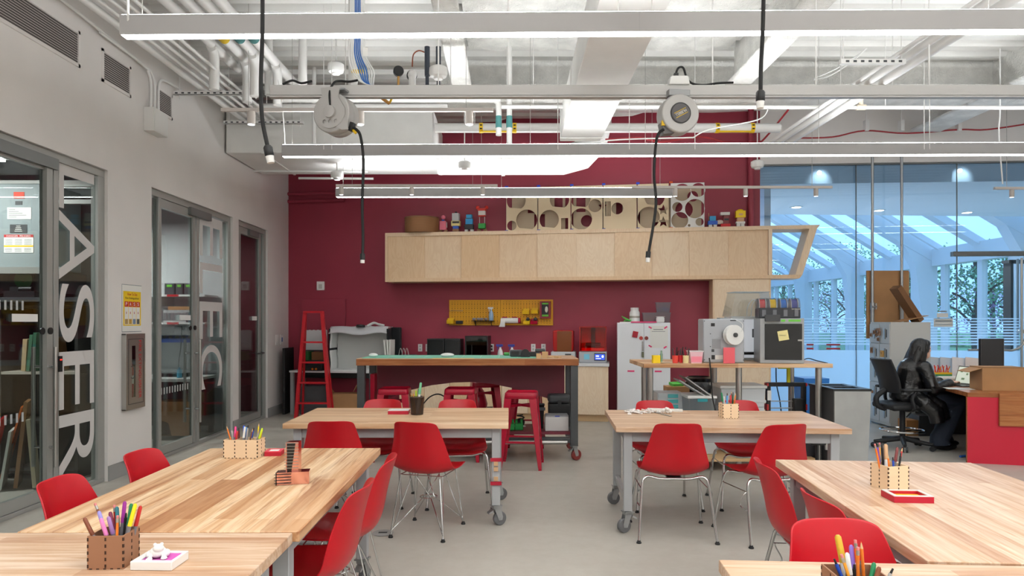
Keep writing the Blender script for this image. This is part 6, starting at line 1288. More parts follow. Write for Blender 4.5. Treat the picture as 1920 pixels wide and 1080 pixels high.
tag(B().lathe([(.014, 0), (.014, .08), (.008, .1), (.008, .12)], n=12).make('small_bottle', M('green_grey_bottle', (120, 150, 130), .3), loc=ht(1240, 6.75)), 'slim little bottle right of the yellow note cube', 'bottle')
t_ = thing('pink_bin', 'pink tinted clear bin left of the boxy printer', 'bin', ht(1303, 6.75)); B().prism([(-.05, 0), (.05, 0), (.065, .11), (-.065, .11)], 0, .12, frame_mx((0, .06, 0), (1, 0, 0), (0, 0, 1))).make('bin', M('pale_pink_plastic', (240, 196, 206), .3), t_); B().box(-.07, .07, -.065, .065, .11, .12).make('rim', M('pale_plastic_rim', (232, 226, 228), .3), t_); B().box(-.052, .052, -.062, -.0605, .01, .065).make('contents', M('pink_notes', (240, 140, 160), .6), t_)
for k, (px, c, lb) in enumerate(((1266, (226, 70, 60), 'red striped tool cup, left of the three on the printer table'), (1275, (200, 30, 40), 'red tool cup in the middle of three on the printer table'), (1286, (238, 226, 170), 'cream tool cup, right of the three on the printer table'))):
    t_ = thing('tool_cup', lb, 'cup', ht(px, 6.7 + .05 * (k % 2)), .3 * k, 'tool cups'); B().lathe([(.026, 0), (.03, .075), (.027, .075), (.024, .005)], n=16).make('cup', M('cup_%d' % k, c, .5), t_)
    for j in range(4):
        a = j * 1.7 + k; B().cyl((.012 * math.cos(a), .012 * math.sin(a), .01), (.03 * math.cos(a), .03 * math.sin(a), .12 + .012 * j), .005, n=8).make('tool_handle', (black, red_enam, darkgrey, black)[j], t_)
tag(B().sph((0, 0, .006), (.12, .03, .006), 14).make('scrap', M('pale_scraps', (226, 214, 190), .7), loc=ht(1253, 6.72)), 'pale sheet scraps lying beside the tool cups', 'scraps')
pipe('black_cable', 'black power cable dropping from the boxy printer to the floor', 'cable', [W(1330, 672, 6.69), W(1332, 690, 6.56), W(1334, 720, 6.55), W(1336, 745, 6.56), W(1340, 765, 6.57), W(1344, 790, 6.58)], .007, blackr, 6)
pipe('black_cable', 'black cable hanging behind the right legs of the printer table', 'cable', [W(1455, 690, 7.3), W(1456, 720, 7.35), W(1462, 750, 7.4), W(1465, 775, 7.42)], .006, blackr, 6)
pipe('black_cable', 'black cable looping off the right end of the printer table', 'cable', [W(1500, 678, 6.8), W(1515, 672, 6.85), W(1530, 676, 6.75), W(1552, 681, 6.7)], .005, blackr, 6)
pipe('black_cable', 'black cable hanging left of the yellow bracket', 'cable', [W(1484, 690, 7.3), W(1486, 715, 7.32), W(1482, 745, 7.35), W(1490, 770, 7.35)], .006, blackr, 6)
# under the printer table
t_ = thing('trash_bin', 'black trash bin with a black liner bag below the printer table', 'bin', (X(1310, 8.4), 8.4, 0)); B().lathe([(.13, 0), (.16, .55), (.165, .60)], n=28).make('bin', black, t_); B().lathe([(.155, .6), (.19, .62), (.185, .70), (.16, .74), (.17, .78), (.13, .80), (.12, .5)], n=22).make('liner_bag', M('black_bag', (16, 16, 18), .2), t_); B().box(-.03, .04, -.167, -.155, .54, .57).make('red_label', red_enam, t_)
LZ = .131
def clearbin(label, px0, px1, py0, py1, d, dep=.35, lid=(236, 236, 234), base=None, teal=False):
    z1, z0 = Z(py0, d), (base if base is not None else Z(py1, d)); hw = (px1 - px0) / 2 * d / F
    t_ = thing('storage_tub', label, 'storage tub', (X((px0 + px1) / 2, d), d + dep / 2, z0 + .0005), 0, 'clear tubs under the printer table'); hh_ = z1 - z0
    B().prism([(-hw * .93, 0), (hw * .93, 0), (hw, hh_ - .03), (-hw, hh_ - .03)], -dep / 2, dep / 2, frame_mx((0, 0, 0), (1, 0, 0), (0, 0, 1))).make('tub', M('milky_plastic', (206, 210, 214), .35) if not teal else clearpl, t_, bevel=.008)
    B().box(-hw - .012, hw + .012, -dep / 2 - .012, dep / 2 + .012, hh_ - .03, hh_).make('lid', M('lid_%d' % lid[0], lid, .4), t_, bevel=.006)
    if teal: B().box(-.05, .05, -dep / 2 - .02, -dep / 2 - .012, hh_ - .06, hh_ - .03).make('latch', M('teal_latch', (40, 150, 160), .4), t_)
    return t_
clearbin('upper milky tub in the stack right of the trash bin', 1352, 1436, 723, 752, 6.95, .36, base=.60); clearbin('lower milky tub in the stack right of the trash bin', 1356, 1434, 750, 800, 6.96, .34, (214, 216, 218), base=.34); clearbin('bottom milky tub in the stack right of the trash bin', 1358, 1432, 790, 840, 6.97, .33, (222, 222, 220), base=LZ)
t_ = clearbin('clear tub with a teal latch left of the trash bin cable', 1291, 1342, 742, 800, 6.9, .33, base=.42, teal=True)
tag(B().box(X(1291, 6.95), X(1342, 6.95), 6.92, 7.22, LZ, .419).make('storage_box', M('pale_grey_box', (186, 188, 190), .5), bevel=.004), 'pale box under the clear tub with the teal latch', 'box')
for k, (dz, tl) in enumerate(((0, .55), (.03, .62))): tag(B().cb((0, 0, 0), (.34, .26, .012), 0, 0, tl).make('grey_tray', M('grey_tray_plastic', (196, 200, 200), .4), loc=(X(1297 + 10 * k, 7.0), 7.05 + .0 * k, Z(728 + 2 * k, 7.0) + dz)), ('tilted grey tray leaning in the clear tub, lower one', 'tilted grey tray leaning in the clear tub, upper one')[k], 'tray', 'tilted grey trays')
t_ = thing('drawer_tower', 'small clear drawer tower with teal drawers below the printer table', 'drawer unit', (X(1256, 7.2), 7.3, 0)); hw = .14; z1 = Z(738, 7.1)
B().box(-hw, hw, -.14, .14, 0, z1).make('body', M('milky_plastic', (206, 210, 214), .35), t_, bevel=.006)
for k in range(6): B().box(-.03, .075, -.152, -.14, z1 - .05 - k * .055, z1 - .012 - k * .055).make('drawer', M('teal_drawer', (90, 186, 190), .35), t_); B().box(-.13, -.04, -.148, -.14, z1 - .05 - k * .055, z1 - .012 - k * .055).make('drawer', M('milky_drawer', (200, 208, 210), .35), t_)
tag(B().box(-.13, .13, -.1, .1, 0, .72).make('crate', card, loc=(X(1268, 8.0), 8.0, 0), bevel=.003), 'brown carton with green scraps behind the drawer tower', 'box'); tag(B().cb((0, 0, .02), (.14, .1, .03), .3, .2).cb((.05, .02, .03), (.06, .06, .04), .9).make('scrap', M('leaf_green', (90, 190, 80), .5), loc=(X(1268, 8.0), 8.0, .7205)), 'green scraps on the brown carton by the trash bin', 'scraps')
t_ = thing('frame_printer', 'small black open frame 3D printer standing under the printer table', '3D printer', (X(1477, 6.95), 7.0, LZ + .34)); B().box(-.2, -.165, -.03, .03, 0, .34).box(.165, .2, -.03, .03, 0, .34).box(-.2, .2, -.03, .03, .34, .38).box(-.21, .21, -.16, .16, -.05, 0).make('frame', black, t_, bevel=.003)
for z in (.12, .19): B().cyl((-.165, -.02, z), (.165, -.02, z), .006).make('guide_rod', steel, t_)
B().box(.06, .15, -.08, .0, .08, .22).make('print_head', black, t_, bevel=.01); B().box(-.2, -.16, -.035, -.03, .2, .3).make('label', paper, t_)
for x in (-.205, .19): B().box(x, x + .015, -.04, .04, .345, .375).box(x, x + .015, -.04, .04, .1, .16).make('red_bracket', M('printer_red', (190, 40, 36), .4), t_)
B().box(-.14, .14, -.14, .12, .02, .03).make('print_bed', darkgrey, t_)
tag(B().box(-.25, .25, -.2, .2, 0, .288).make('dark_crate', M('dark_crate', (50, 50, 54), .6), loc=(X(1477, 6.95), 7.0, LZ), bevel=.004), 'dark crate carrying the open frame printer', 'crate')
tag(B().prism([(0, 0), (.03, 0), (.03, .14), (.12, .14), (.12, .16), (0, .16)], -.012, .012, frame_mx((0, 0, 0), (-1, 0, 0), (0, 0, 1))).make('yellow_bracket', M('lime_yellow', (224, 222, 30), .5), loc=(X(1484, 6.95), 6.99, LZ + .7205)), 'bright yellow hook bracket on the open frame printer', 'bracket')
# recycling station
gy = paint('concrete_look_panel', (158, 158, 156), .6, .06, 3)
t_ = thing('recycling_station', 'grey recycling station with a black rimmed top at right of the printer table', 'recycling station', (X(1601, 6.45), 6.75, 0), -.03); hw = .17; zt = .835
B().prism([(-hw, 0), (hw - .035, 0), (hw, zt - .02), (-hw, zt - .02)], 0, .02, frame_mx((0, -.28, 0), (1, 0, 0), (0, 0, 1))).make('front_panel', gy, t_)
B().box(-hw, -hw + .02, -.28, .28, 0, zt - .02).make('side_panel', M('dark_side_panel', (70, 70, 72), .5), t_); B().box(-hw + .02, hw - .02, .26, .28, 0, zt - .02).box(hw - .055, hw - .035, -.28, .26, 0, zt - .02).make('rear_panels', gy, t_)
B().hollow(rect(-hw - .01, -.29, hw + .01, .29), [rect(-hw + .05, -.2, hw - .05, -.03), rect(-hw + .05, .03, hw - .05, .2)], .022, Matrix.Translation((0, 0, zt - .02))).make('top', M('black_top', (28, 30, 32), .35), t_)
tag(B().lathe([(.15, 0), (.2, .82), (.2, .84), (.17, .84)], n=4, mx=Matrix.Rotation(PI / 4, 4, 'Z')).make('blue_bin', M('blue_bin_plastic', (20, 110, 190), .4), loc=(X(1532, 7.6), 7.75, 0)), 'blue recycling bin behind the right end of the printer table', 'bin')
# ---- filing cabinet with card and poles
FY0, FY1, FX0, FX1, FZ = 9.45, 9.98, X(1668, 9.45), X(1745, 9.45), Z(604, 9.45)
fc = M('cabinet_light_grey', (196, 196, 192), .45)
t_ = thing('filing_cabinet', 'pale grey double filing cabinet with wooden magnets before the glass', 'filing cabinet', ((FX0 + FX1) / 2, (FY0 + FY1) / 2, 0)); hx = (FX1 - FX0) / 2; hy = (FY1 - FY0) / 2
B().box(-hx + .015, hx, -hy, hy, .02, FZ).make('body', fc, t_, bevel=.003)
for c_ in range(2):
    for r in range(5):
        y0 = -hy + .006 + c_ * hy; z0 = .06 + r * (FZ - .08) / 5; dz = (FZ - .08) / 5
        dr = B().box(-hx, -hx + .015, y0, y0 + hy - .012, z0, z0 + dz - .008).make('drawer', fc, t_, bevel=.002); B().box(-hx - .012, -hx, y0 + .10, y0 + .13, z0 + .06, z0 + dz - .07).make('handle', steel, dr)
        B().box(-hx - .003, -hx, y0 + .06, y0 + .08, z0 + dz * .3, z0 + dz * .7).make('label_holder', darkgrey, dr)
wm = M('wood_magnet', (150, 104, 66), .6)
for k, (c_, z, w_, h_, lb) in enumerate(((0, 1.36, .07, .04, 'wooden letter magnet, top one on the upper drawers'), (.04, 1.29, .05, .05, 'wooden letter magnet below the top one'), (-.03, 1.31, .06, .07, 'wooden letter magnet in the middle of the cluster'), (.10, 1.32, .06, .06, 'small wooden magnet at the far left of the upper drawers'), (.2, 1.28, .05, .05, 'lone wooden magnet on the far column of the upper drawer'), (.18, 1.06, .05, .08, 'oval wooden magnet on the second drawer'), (-.1, 1.02, .07, .09, 'yellow wooden magnet on the second drawer of the near column'), (.0, 1.22, .05, .05, 'lowest wooden magnet of the cluster'), (.16, .46, .04, .04, 'small dark magnet on the fourth drawer'))):
    o = B().hollow(rect(-w_ / 2, -h_ / 2, w_ / 2, h_ / 2), [rect(-w_ / 5, -h_ / 5, w_ / 5, h_ / 5)], .012, frame_mx((0, 0, 0), (0, -1, 0), (0, 0, 1))).make('wooden_magnet', wm if k != 6 else M('yellow_magnet', (214, 160, 70), .6), loc=(FX0 - .0005 - .012, (FY0 + FY1) / 2 + c_, z)); tag(o, lb, 'magnet', 'wooden magnets')
tag(B().cb((0, 0, .0), (.62, .03, 1.0), 0, 0, 0).make('cardboard_sheet', card, loc=((X(1620, 10.12) + X(1701, 10.12)) / 2, 10.07, Z(508, 10.12) - .5)), 'big brown cardboard sheet clamped upright between the steel poles', 'cardboard')
tag(B().cb((0, 0, .0), (.08, .16, .60), .2, 0, -.66).make('cardboard_strip', M('dark_cardboard', (122, 84, 52), .8), loc=(X(1700, 9.7), 9.7, FZ + .255)), 'tilted cardboard strip leaning on top of the filing cabinet', 'cardboard')
tag(B().cb((0, 0, .0), (.42, .2, .008), .1, 0, -.2).make('cardboard_flap', card, loc=(X(1708, 9.7), 9.72, FZ + .05)), 'flat cardboard flap lying on the filing cabinet', 'cardboard')
for k, px in enumerate((1637, 1692)):
    t_ = thing('steel_pole', ('vertical steel pole before the glass, left of the pair', 'vertical steel pole before the glass, right of the pair')[k], 'pole', (X(px, 10.0), 10.02, 0), 0, 'steel poles'); B().cyl((0, 0, 0), (0, 0, ZG + .2), .02, n=16).make('tube', galv, t_)
    z = Z(575, 10); B().cyl((0, -.005, z - .05), (0, -.005, z + .06), .032).cyl((-.03, -.03, z), (.05, -.03, z), .014).cyl((.04, -.03, z - .04), (.04, -.03, z + .05), .01).make('clamp', galv, t_)
    B().cyl((0, 0, z - .3), (0, 0, z - .06), .027).make('sleeve', galv, t_)
# notes, door furniture on the glass
for k, (a, b_, c, d, lb) in enumerate(((1760, 1781, 587, 595, 'small white paper note taped on the glass, upper one'), (1754, 1790, 597, 613, 'wide white paper note with a grey line taped on the glass'))):
    o = gobj(B().box(GS(a), GS(b_), .044, .0485, Z(d, 10.1), Z(c, 10.1)).mark(1).box(GS(a) + .02, GS(b_) - .02, .0435, .044, Z(d, 10.1) + .08, Z(d, 10.1) + .10).make('paper_note', [paper, M('grey_print', (150, 150, 150), .7)])); del o['kind']; tag(o, lb, 'note', 'notes on the glass')
dr = gobj(B().box(GS(1788), GL, .0, .09, Z(478, 10.0), Z(469, 10.0)).make('door_4', alu_d, bevel=.004))
B().cyl((GS(1907, -.05), -.05, Z(482, 9.95)), (GS(1907, -.05), -.05, .3), .018).make('pull_handle', steel, dr); B().cyl((GS(1915, -.05), .13, Z(482, 9.95)), (GS(1915, -.05), .13, .3), .018).make('pull_handle', steel, dr)
q = B().curve([(GS(1806, -.06), -.06, Z(657, 9.95)), (GS(1870, -.06), -.06, Z(657, 9.95)), (GS(1890, -.06), -.06, Z(657, 9.95)), (GS(1908, -.06), -.06, Z(645, 9.95)), (GS(1915, -.06), -.06, Z(615, 9.95)), (GS(1915, -.06), -.06, Z(560, 9.95))], .018, 10); q.make('push_bar', steel, dr); B().cyl((GS(1910, -.05), -.06, Z(622, 9.95)), (GS(1910, -.05), .06, Z(622, 9.95)), .03).make('standoff', steel, dr)
# dark portal seen through the glass at the far right
o = st(B().box(X(1888, 13), X(1893, 13), 12.9, 13.1, 0, Z(490, 13)).box(X(1885, 13), X(1960, 13), 12.9, 13.1, Z(494, 13), Z(488, 13)).make('door_5', dk))
# ---- desk
RD_ = -.26; D0_ = Vector((X(1814, 7.12), 7.12, 0)); DZ = .735
t_ = thing('desk', 'wooden desk with a red end panel at the right edge', 'desk', D0_, RD_)
B().box(-.0, 1.7, -.0, 2.1, DZ - .045, DZ).make('desktop', oakside, t_, bevel=.002); B().box(.0, 1.7, .0, .03, 0, DZ - .046).make('end_panel', M('raspberry_laminate', (196, 22, 52), .45), t_)
B().box(-.004, .0, .0, .03, 0, DZ - .046).make('panel_edge', oakside, t_); B().box(.1, 1.7, 2.05, 2.08, 0, DZ - .046).make('far_panel', dk, t_); B().box(1.0, 1.03, .03, 2.05, .0, DZ - .046).make('modesty_panel', M('dark_modesty', (24, 22, 22), .7), t_)
B().box(.28, 1.7, -.03, -.001, .40, DZ + .0).make('wood_apron', oakside, t_, bevel=.002)
def dk_(x, y): return D0_ + Matrix.Rotation(RD_, 3, 'Z') @ Vector((x, y, 0)) + Vector((0, 0, DZ + .0005))
t_ = thing('laptop', 'open grey laptop facing the seated person', 'laptop', (X(1796, 7.9), 7.90, DZ + .0005), -PI / 2 + .25)
B().box(-.16, .16, -.115, .115, 0, .012).make('base', M('laptop_grey', (96, 98, 102), .35, .6), t_, bevel=.004); B().box(-.14, .14, -.03, .09, .0121, .013).make('keyboard', black, t_)
lm = Matrix.Translation((0, .118, .012)) @ Matrix.Rotation(-.35, 4, 'X'); sc_ = B().box(-.16, .16, 0, .006, 0, .215, lm).make('lid', M('laptop_grey', (96, 98, 102), .35, .6), t_); B().box(-.15, .15, -.001, 0, .01, .205, lm).make('screen', M('laptop_screen', (206, 216, 200), .3, emit=.55), sc_)
q = B()
for x, z, w_, c in ((-.1, .15, .03, 0), (-.02, .12, .025, 0), (.06, .15, .035, 0), (-.06, .06, .04, 0), (.08, .05, .03, 0)): q.box(x - w_ / 2, x + w_ / 2, -.0016, -.001, z - .012, z + .012, lm)
q.make('screen_pictures', M('screen_blobs', (120, 140, 110), .3, emit=.3), sc_)
t_ = thing('monitor', 'dark flat monitor behind the cardboard box on the desk', 'monitor', (X(1858, 7.85), 7.85, DZ + .0005), .25); z1 = Z(635, 7.85) - DZ; B().box(-.165, .165, -.02, .015, .07, z1).make('panel', [M('monitor_dark', (34, 34, 36), .4)][0], t_, bevel=.004); B().box(-.03, .03, .015, .05, .0, .3).make('stand', greysteel, t_); B().box(-.1, .1, -.06, .1, 0, .008).make('foot', greysteel, t_); B().box(.165, .169, -.02, .015, .07, z1).make('bezel_edge', steel, t_)
t_ = thing('cardboard_box', 'open brown cardboard box on the red panelled desk', 'box', (X(1880, 7.32), 7.40, DZ + .0005), RD_ + .12); hb = Z(689, 7.25) - DZ; B().box(-.215, .215, -.13, .13, 0, hb).make('carton', card, t_, bevel=.002); B().cb((-.28, .0, hb - .035), (.14, .24, .005), 0, 0, -.32).make('flap', card, t_); B().box(-.215, .215, -.1305, -.13, hb * .97, hb).make('seam', M('dark_cardboard', (122, 84, 52), .8), t_)
tag(B().box(-.13, .13, -.1, .1, 0, .002).make('paper_sheet', paper, loc=(X(1800, 7.5), 7.52, DZ + .0005), rz=-.3), 'white paper sheet lying flat on the desk before the laptop', 'paper')
for k, (px, c, lb) in enumerate(((1756, (190, 200, 210), 'upright sheet at the far end of the desk, first from the person'), (1772, (196, 204, 212), 'upright sheet at the far desk end, second from the person'), (1795, (226, 226, 228), 'upright white sheet at the far desk end, behind the laptop'), (1818, (222, 214, 210), 'upright pinkish sheet at the far desk end, beside the monitor'))):
    tag(B().cb((0, 0, .13), (.17 + .04 * (k > 1), .004, .26), .1, -.12, .1).make('paper_sheet', M('sheet_white_%d' % k, c, .8), loc=(X(px, 9.0), 9.0 - .02 * k, DZ + .006)), lb, 'paper', 'upright sheets on the desk')
t_ = thing('pen_caddy', 'colourful caddy full of red and orange pens on the desk', 'pen holder', (X(1764, 8.75), 8.75, DZ + .0005))
for k, c in enumerate(((200, 40, 40), (40, 120, 180), (60, 150, 90), (230, 190, 40))): B().box(-.12 + .0 * k, .12, -.04, .04, .022 * k, .022 * k + .021).make('layer', M('caddy_%d' % k, c, .5), t_)
for k in range(12): B().cyl((-.1 + k * .018, 0, .088), (-.1 + k * .018 + .03 * math.sin(k * 2.1), .02 * math.cos(k), .15 + .015 * (k % 3)), .006, n=6).make('pen', M('caddypen_%d' % (k % 3), ((226, 60, 40), (240, 130, 30), (210, 30, 50))[k % 3], .5), t_)
tag(B().cyl((-.12, 0, .03), (.12, 0, .03), .03).make('paper_roll', paper, loc=(X(1776, 8.5), 8.5, DZ + .0005)), 'white paper roll beside the colourful caddy', 'paper roll')
pipe('black_cable', 'black cable tangle on the desk behind the laptop', 'cable', [W(1812, 716, 8.05) + Vector((0, 0, .02)), W(1822, 718, 8.0), W(1832, 715, 8.05), W(1840, 719, 8.0)], .006, blackr, 6)
tag(B().cyl((0, 0, .013), (.28, .1, .013), .012).make('blue_tube', M('blue_tube', (50, 110, 200), .4), loc=(X(1806, 7.35), 7.4, 0)), 'blue tube lying on the floor under the desk', 'tube')
tag(B().box(-.1, .1, -.1, .1, 0, .2).make('small_box', M('box_tan', (170, 120, 70), .6), loc=(X(1706, 8.9), 8.9, 0)), 'small tan box on the floor behind the office chair', 'box'); tag(B().box(-.13, .13, -.12, .12, 0, .26).make('dark_box', darkgrey, loc=(X(1732, 8.9), 8.9, 0)), 'dark grey box on the floor behind the office chair', 'box')
# ---- office chair
PY = 7.95
def pp(px, py, dy=0): return Vector((X(px, PY), PY + dy, Z(py, PY)))
cb_ = Vector((X(1692, PY), PY, 0)); cm = M('office_black', (24, 25, 28), .6)
t_ = thing('office_chair', 'black office chair with a chrome foot ring, occupied by the person', 'office chair', cb_)
for k in range(5):
    a = 2 * PI * k / 5 + .5; e = Vector((.31 * math.cos(a), .31 * math.sin(a), .075)); lg = B().tube([(0, 0, .12), e * .5 + Vector((0, 0, .055)), e], [.032, .026, .02], 10).make('base_arm', cm, t_)
    q = B(); ax = Vector((-math.sin(a), math.cos(a), 0))
    for s_ in (-1, 1): q.cyl(Vector((e.x, e.y, .032)) + ax * s_ * .012, Vector((e.x, e.y, .032)) + ax * s_ * .03, .03)
    q.make('caster', cm, lg)
B().cyl((0, 0, .1), (0, 0, .45), .03).make('gas_column', cm, t_)
B().tube([(.23 * math.cos(k * PI / 14), .23 * math.sin(k * PI / 14), .21) for k in range(28)], .011, 8, True).make('foot_ring', chrome, t_)
for k in range(3): B().cyl((0, 0, .2), (.23 * math.cos(k * 2.1), .23 * math.sin(k * 2.1), .21), .008, n=6).make('ring_spoke', chrome, t_)
B().grid(lambda u, v: (-.24 + .48 * u, -.235 + .47 * v, .49 + .03 * (1 - (2 * u - 1) ** 2) * (1 - (2 * v - 1) ** 4) - .03 * max(0, u - .75) * 3), 12, 12).make('seat', cm, t_, solid=.07, sub=1)
bk_ = lambda px, py: pp(px, py) - cb_
B().grid(lambda u, v: tuple(Vector((smooth([bk_(1648, 672), bk_(1656, 690), bk_(1664, 712), bk_(1668, 735)], 8)[int(round(v * 24))].x - .05 * (2 * u - 1) ** 2 * -1 - .03, (u - .5) * .44, smooth([bk_(1648, 672), bk_(1656, 690), bk_(1664, 712), bk_(1668, 735)], 8)[int(round(v * 24))].z))), 10, 24).make('backrest', cm, t_, solid=.035, sub=1)
B().tube(smooth([(-.2, 0, .46), (-.29, 0, .5), (-.30, 0, .6), (-.2, 0, .68)], 5), .03, 10).make('back_support', cm, t_)
for s_ in (-1, 1): B().box(-.16, .16, s_ * .27 - .035, s_ * .27 + .035, .685, .715).make('armrest', cm, t_, bevel=.012); B().tube(smooth([(0, s_ * .2, .47), (-.02, s_ * .28, .5), (-.05, s_ * .28, .6), (0, s_ * .27, .69)], 4), .018, 8).make('arm_post', cm, t_)
B().cyl((-.02, -.2, .44), (-.10, -.26, .40), .008).make('lever', cm, t_)
# ---- person, seated, typing on the laptop
def blob(q, a, b_, r0, r1, n=14):
    q.tube([a, Vector(a).lerp(b_, .5), b_], [r0, (r0 + r1) / 2, r1], n); q.sph(a, r0, 14); q.sph(b_, r1, 14)
def remesh(o, vox, it=4):
    m = o.modifiers.new('remesh', 'REMESH'); m.mode = 'VOXEL'; m.voxel_size = vox; m.use_smooth_shade = True
    m = o.modifiers.new('smooth', 'SMOOTH'); m.iterations = it; m.factor = .5; return o
skin = M('warm_skin', (222, 176, 152), .5); V = Vector
hip = V((4.64, PY, .60)); waist = V((4.65, PY, .74)); chest = V((4.69, PY, .90)); nk = V((4.735, PY, .995)); hd = V((4.79, PY, 1.15))
sh_ = [V((4.73, PY + s_ * .155, .945)) for s_ in (-1, 1)]; el = [V((4.80, PY - .215, .70)), V((4.82, PY + .21, .70))]; wr = [V((5.055, PY - .12, .775)), V((5.07, PY + .06, .775))]
kn = [V((5.06, PY - .10, .60)), V((5.08, PY + .10, .60))]; an = [V((4.93, PY - .12, .12)), V((5.10, PY + .10, .12))]
kn = [V((5.17, PY - .10, .55)), V((5.19, PY + .11, .55))]
q = B()
for a, b_, r0, r1 in ((hip, waist, .13, .115), (waist, chest, .115, .13), (chest, nk, .12, .06), (nk, hd + V((-.01, 0, -.05)), .052, .05)): blob(q, a, b_, r0, r1)
for i in (0, 1):
    blob(q, sh_[i], chest, .06, .09); blob(q, sh_[i], el[i], .052, .042); blob(q, el[i], wr[i], .04, .026); hp_ = hip + V((.02, (-.08, .08)[i], -.02)); blob(q, hp_, kn[i], .085, .058); blob(q, kn[i], an[i], .056, .036)
    # hand: palm, four fingers over the keyboard, thumb at the side
    f = (V((5.17, (PY - .06, PY + .04)[i], .772)) - wr[i]).normalized(); sd = V((-f.y, f.x, 0)); pc = wr[i] + f * .05
    q.sph(pc, (.048, .038, .016), 12, Matrix.Rotation(math.atan2(f.y, f.x), 4, 'Z'))
    for k in range(4):
        b0 = pc + f * .036 + sd * (k - 1.5) * .017; ln = (.06, .07, .066, .05)[k]; q.tube([b0, b0 + f * ln * .5 + V((0, 0, .012)), b0 + f * ln * .85 + V((0, 0, -.004)), b0 + f * ln + V((0, 0, -.018))], [.009, .0085, .008, .0065], 8)
    sgn = (1, -1)[i]; b0 = pc + sd * sgn * .034 - f * .012; q.tube([b0, b0 + sd * sgn * .022 + f * .022, b0 + sd * sgn * .026 + f * .05 + V((0, 0, -.008))], [.012, .0095, .007], 8)
    q.sph(an[i] + V((.06, 0, -.075)), (.11, .038, .035), 12)
q.sph(hd, (.092, .075, .112), 20, Matrix.Rotation(.18, 4, 'Y')); q.sph(hd + V((.055, 0, -.062)), (.045, .045, .048), 14)
q.sph(hd + V((.098, 0, -.012)), (.018, .012, .022), 10); q.sph(hd + V((.09, 0, -.05)), (.012, .022, .008), 10); q.sph(hd + V((.092, 0, -.065)), (.012, .02, .008), 10)
for s_ in (-1, 1): q.sph(hd + V((.0, s_ * .074, -.01)), (.022, .01, .032), 10); q.sph(hd + V((.084, s_ * .032, .022)), (.014, .016, .01), 8)
person = remesh(q.make('person', skin), .007, 3)
tag(person, 'person with long black hair in a black leather coat, seated typing at the desk', 'person')
for s_ in (-1, 1): B().sph(hd + V((.079, s_ * .034, .010)), (.010, .011, .006), 10).make('eye', black, person)
leather = M('black_leather', (14, 14, 16), .28, spec=.6); tt, n, l, b = nt(leather); bump(tt, b, noise(tt, mapped(tt, (1, 1, 1)), 14, 3, .6, .6), .5, .02)
q = B()
for a, b_, r0, r1 in ((hip + V((0, 0, -.02)), waist, .165, .15), (waist, chest, .15, .165), (chest, nk + V((-.02, 0, -.02)), .15, .085)): blob(q, a, b_, r0, r1)
for i in (0, 1):
    blob(q, sh_[i], chest, .085, .12); blob(q, sh_[i], el[i], .082, .07); blob(q, el[i], wr[i] - (wr[i] - el[i]) * .1, .068, .055)
    q.tube([sh_[i] + V((0, (-.03, .03)[i], .02)), el[i] + V((-.03, (-.03, .03)[i], .03))], [.03, .045], 8)
# skirt of the coat hanging over the seat edge
q.tube([hip + V((.0, -.12, .02)), hip + V((.06, -.22, -.06)), V((4.80, PY - .25, .45)), V((4.82, PY - .26, .33))], [.1, .085, .085, .075], 12)
q.tube([hip + V((.12, -.1, .0)), V((4.90, PY - .17, .50)), V((4.93, PY - .22, .36))], [.09, .085, .06], 12); q.tube([hip + V((.1, .1, .0)), V((4.9, PY + .17, .52)), V((4.92, PY + .2, .4))], [.1, .09, .06], 12)
q.tube([hip + V((-.08, .0, .02)), V((4.52, PY, .55))], [.14, .11], 12)
o = remesh(q.make('leather_coat', leather, person), .011, 3)
q = B()
for i in (0, 1): q.tube([kn[i] + V((.02, 0, .05)), kn[i].lerp(an[i], .5), an[i] + V((.0, 0, .02)), an[i] + V((.01, 0, -.055))], [.085, .088, .10, .115], 16); q.sph(kn[i], .088, 14); blob(q, hip + V((.04, (-.09, .09)[i], -.03)), kn[i], .11, .088)
jeans = M('dark_blue_denim', (36, 44, 58), .85); remesh(q.make('jeans', jeans, person), .011, 3)
for i in (0, 1): remesh(B().sph(an[i] + V((.06, 0, -.078)), (.14, .05, .042), 16).make('shoe', M('black_shoe', (18, 18, 19), .4), person), .01, 2)
hair = M('black_hair', (10, 10, 11), .38, spec=.5); tt, n, l, b = nt(hair); bump(tt, b, noise(tt, mapped(tt, (70, 70, 5)), 1.0, 3), .8, .012)
q = B(); q.sph(hd + V((-.018, 0, .022)), (.108, .095, .112), 22); q.sph(hd + V((-.06, 0, -.06)), (.085, .095, .12), 18)
for k in range(13):
    a = (k - 6) / 6; st_ = hd + V((-.06 - .03 * (1 - a * a), a * .085, -.02)); q.tube(smooth([st_, hd + V((-.12, a * .10, -.14)), V((4.655 + .02 * abs(a), PY + a * .12, .90)), V((4.62 + .03 * abs(a) + .01 * math.sin(k * 3), PY + a * .12, .80 - .03 * math.cos(k * 2)))], 5), [.034] * 5 + [.03] * 5 + [.022] * 5 + [.008], 8)
for s_ in (-1, 1): q.sph(hd + V((-.035, s_ * .062, -.07)), (.062, .042, .17), 16, Matrix.Rotation(.16, 4, 'Y'))
q.sph(hd + V((.03, 0, .07)), (.068, .078, .05), 16)
for k in range(9):
    a = k * .7; q.tube(smooth([hd + V((-.07, .09 * math.cos(a), .03)), hd + V((-.13, .10 * math.cos(a), -.12)), V((4.64 + .015 * math.sin(k * 5), PY + .12 * math.cos(a), .86)), V((4.61, PY + .13 * math.cos(a + .2), .73 + .02 * math.sin(k * 3)))], 5), [.016] * 10 + [.012] * 5 + [.004], 6)
remesh(q.make('hair', hair, person), .007, 2)
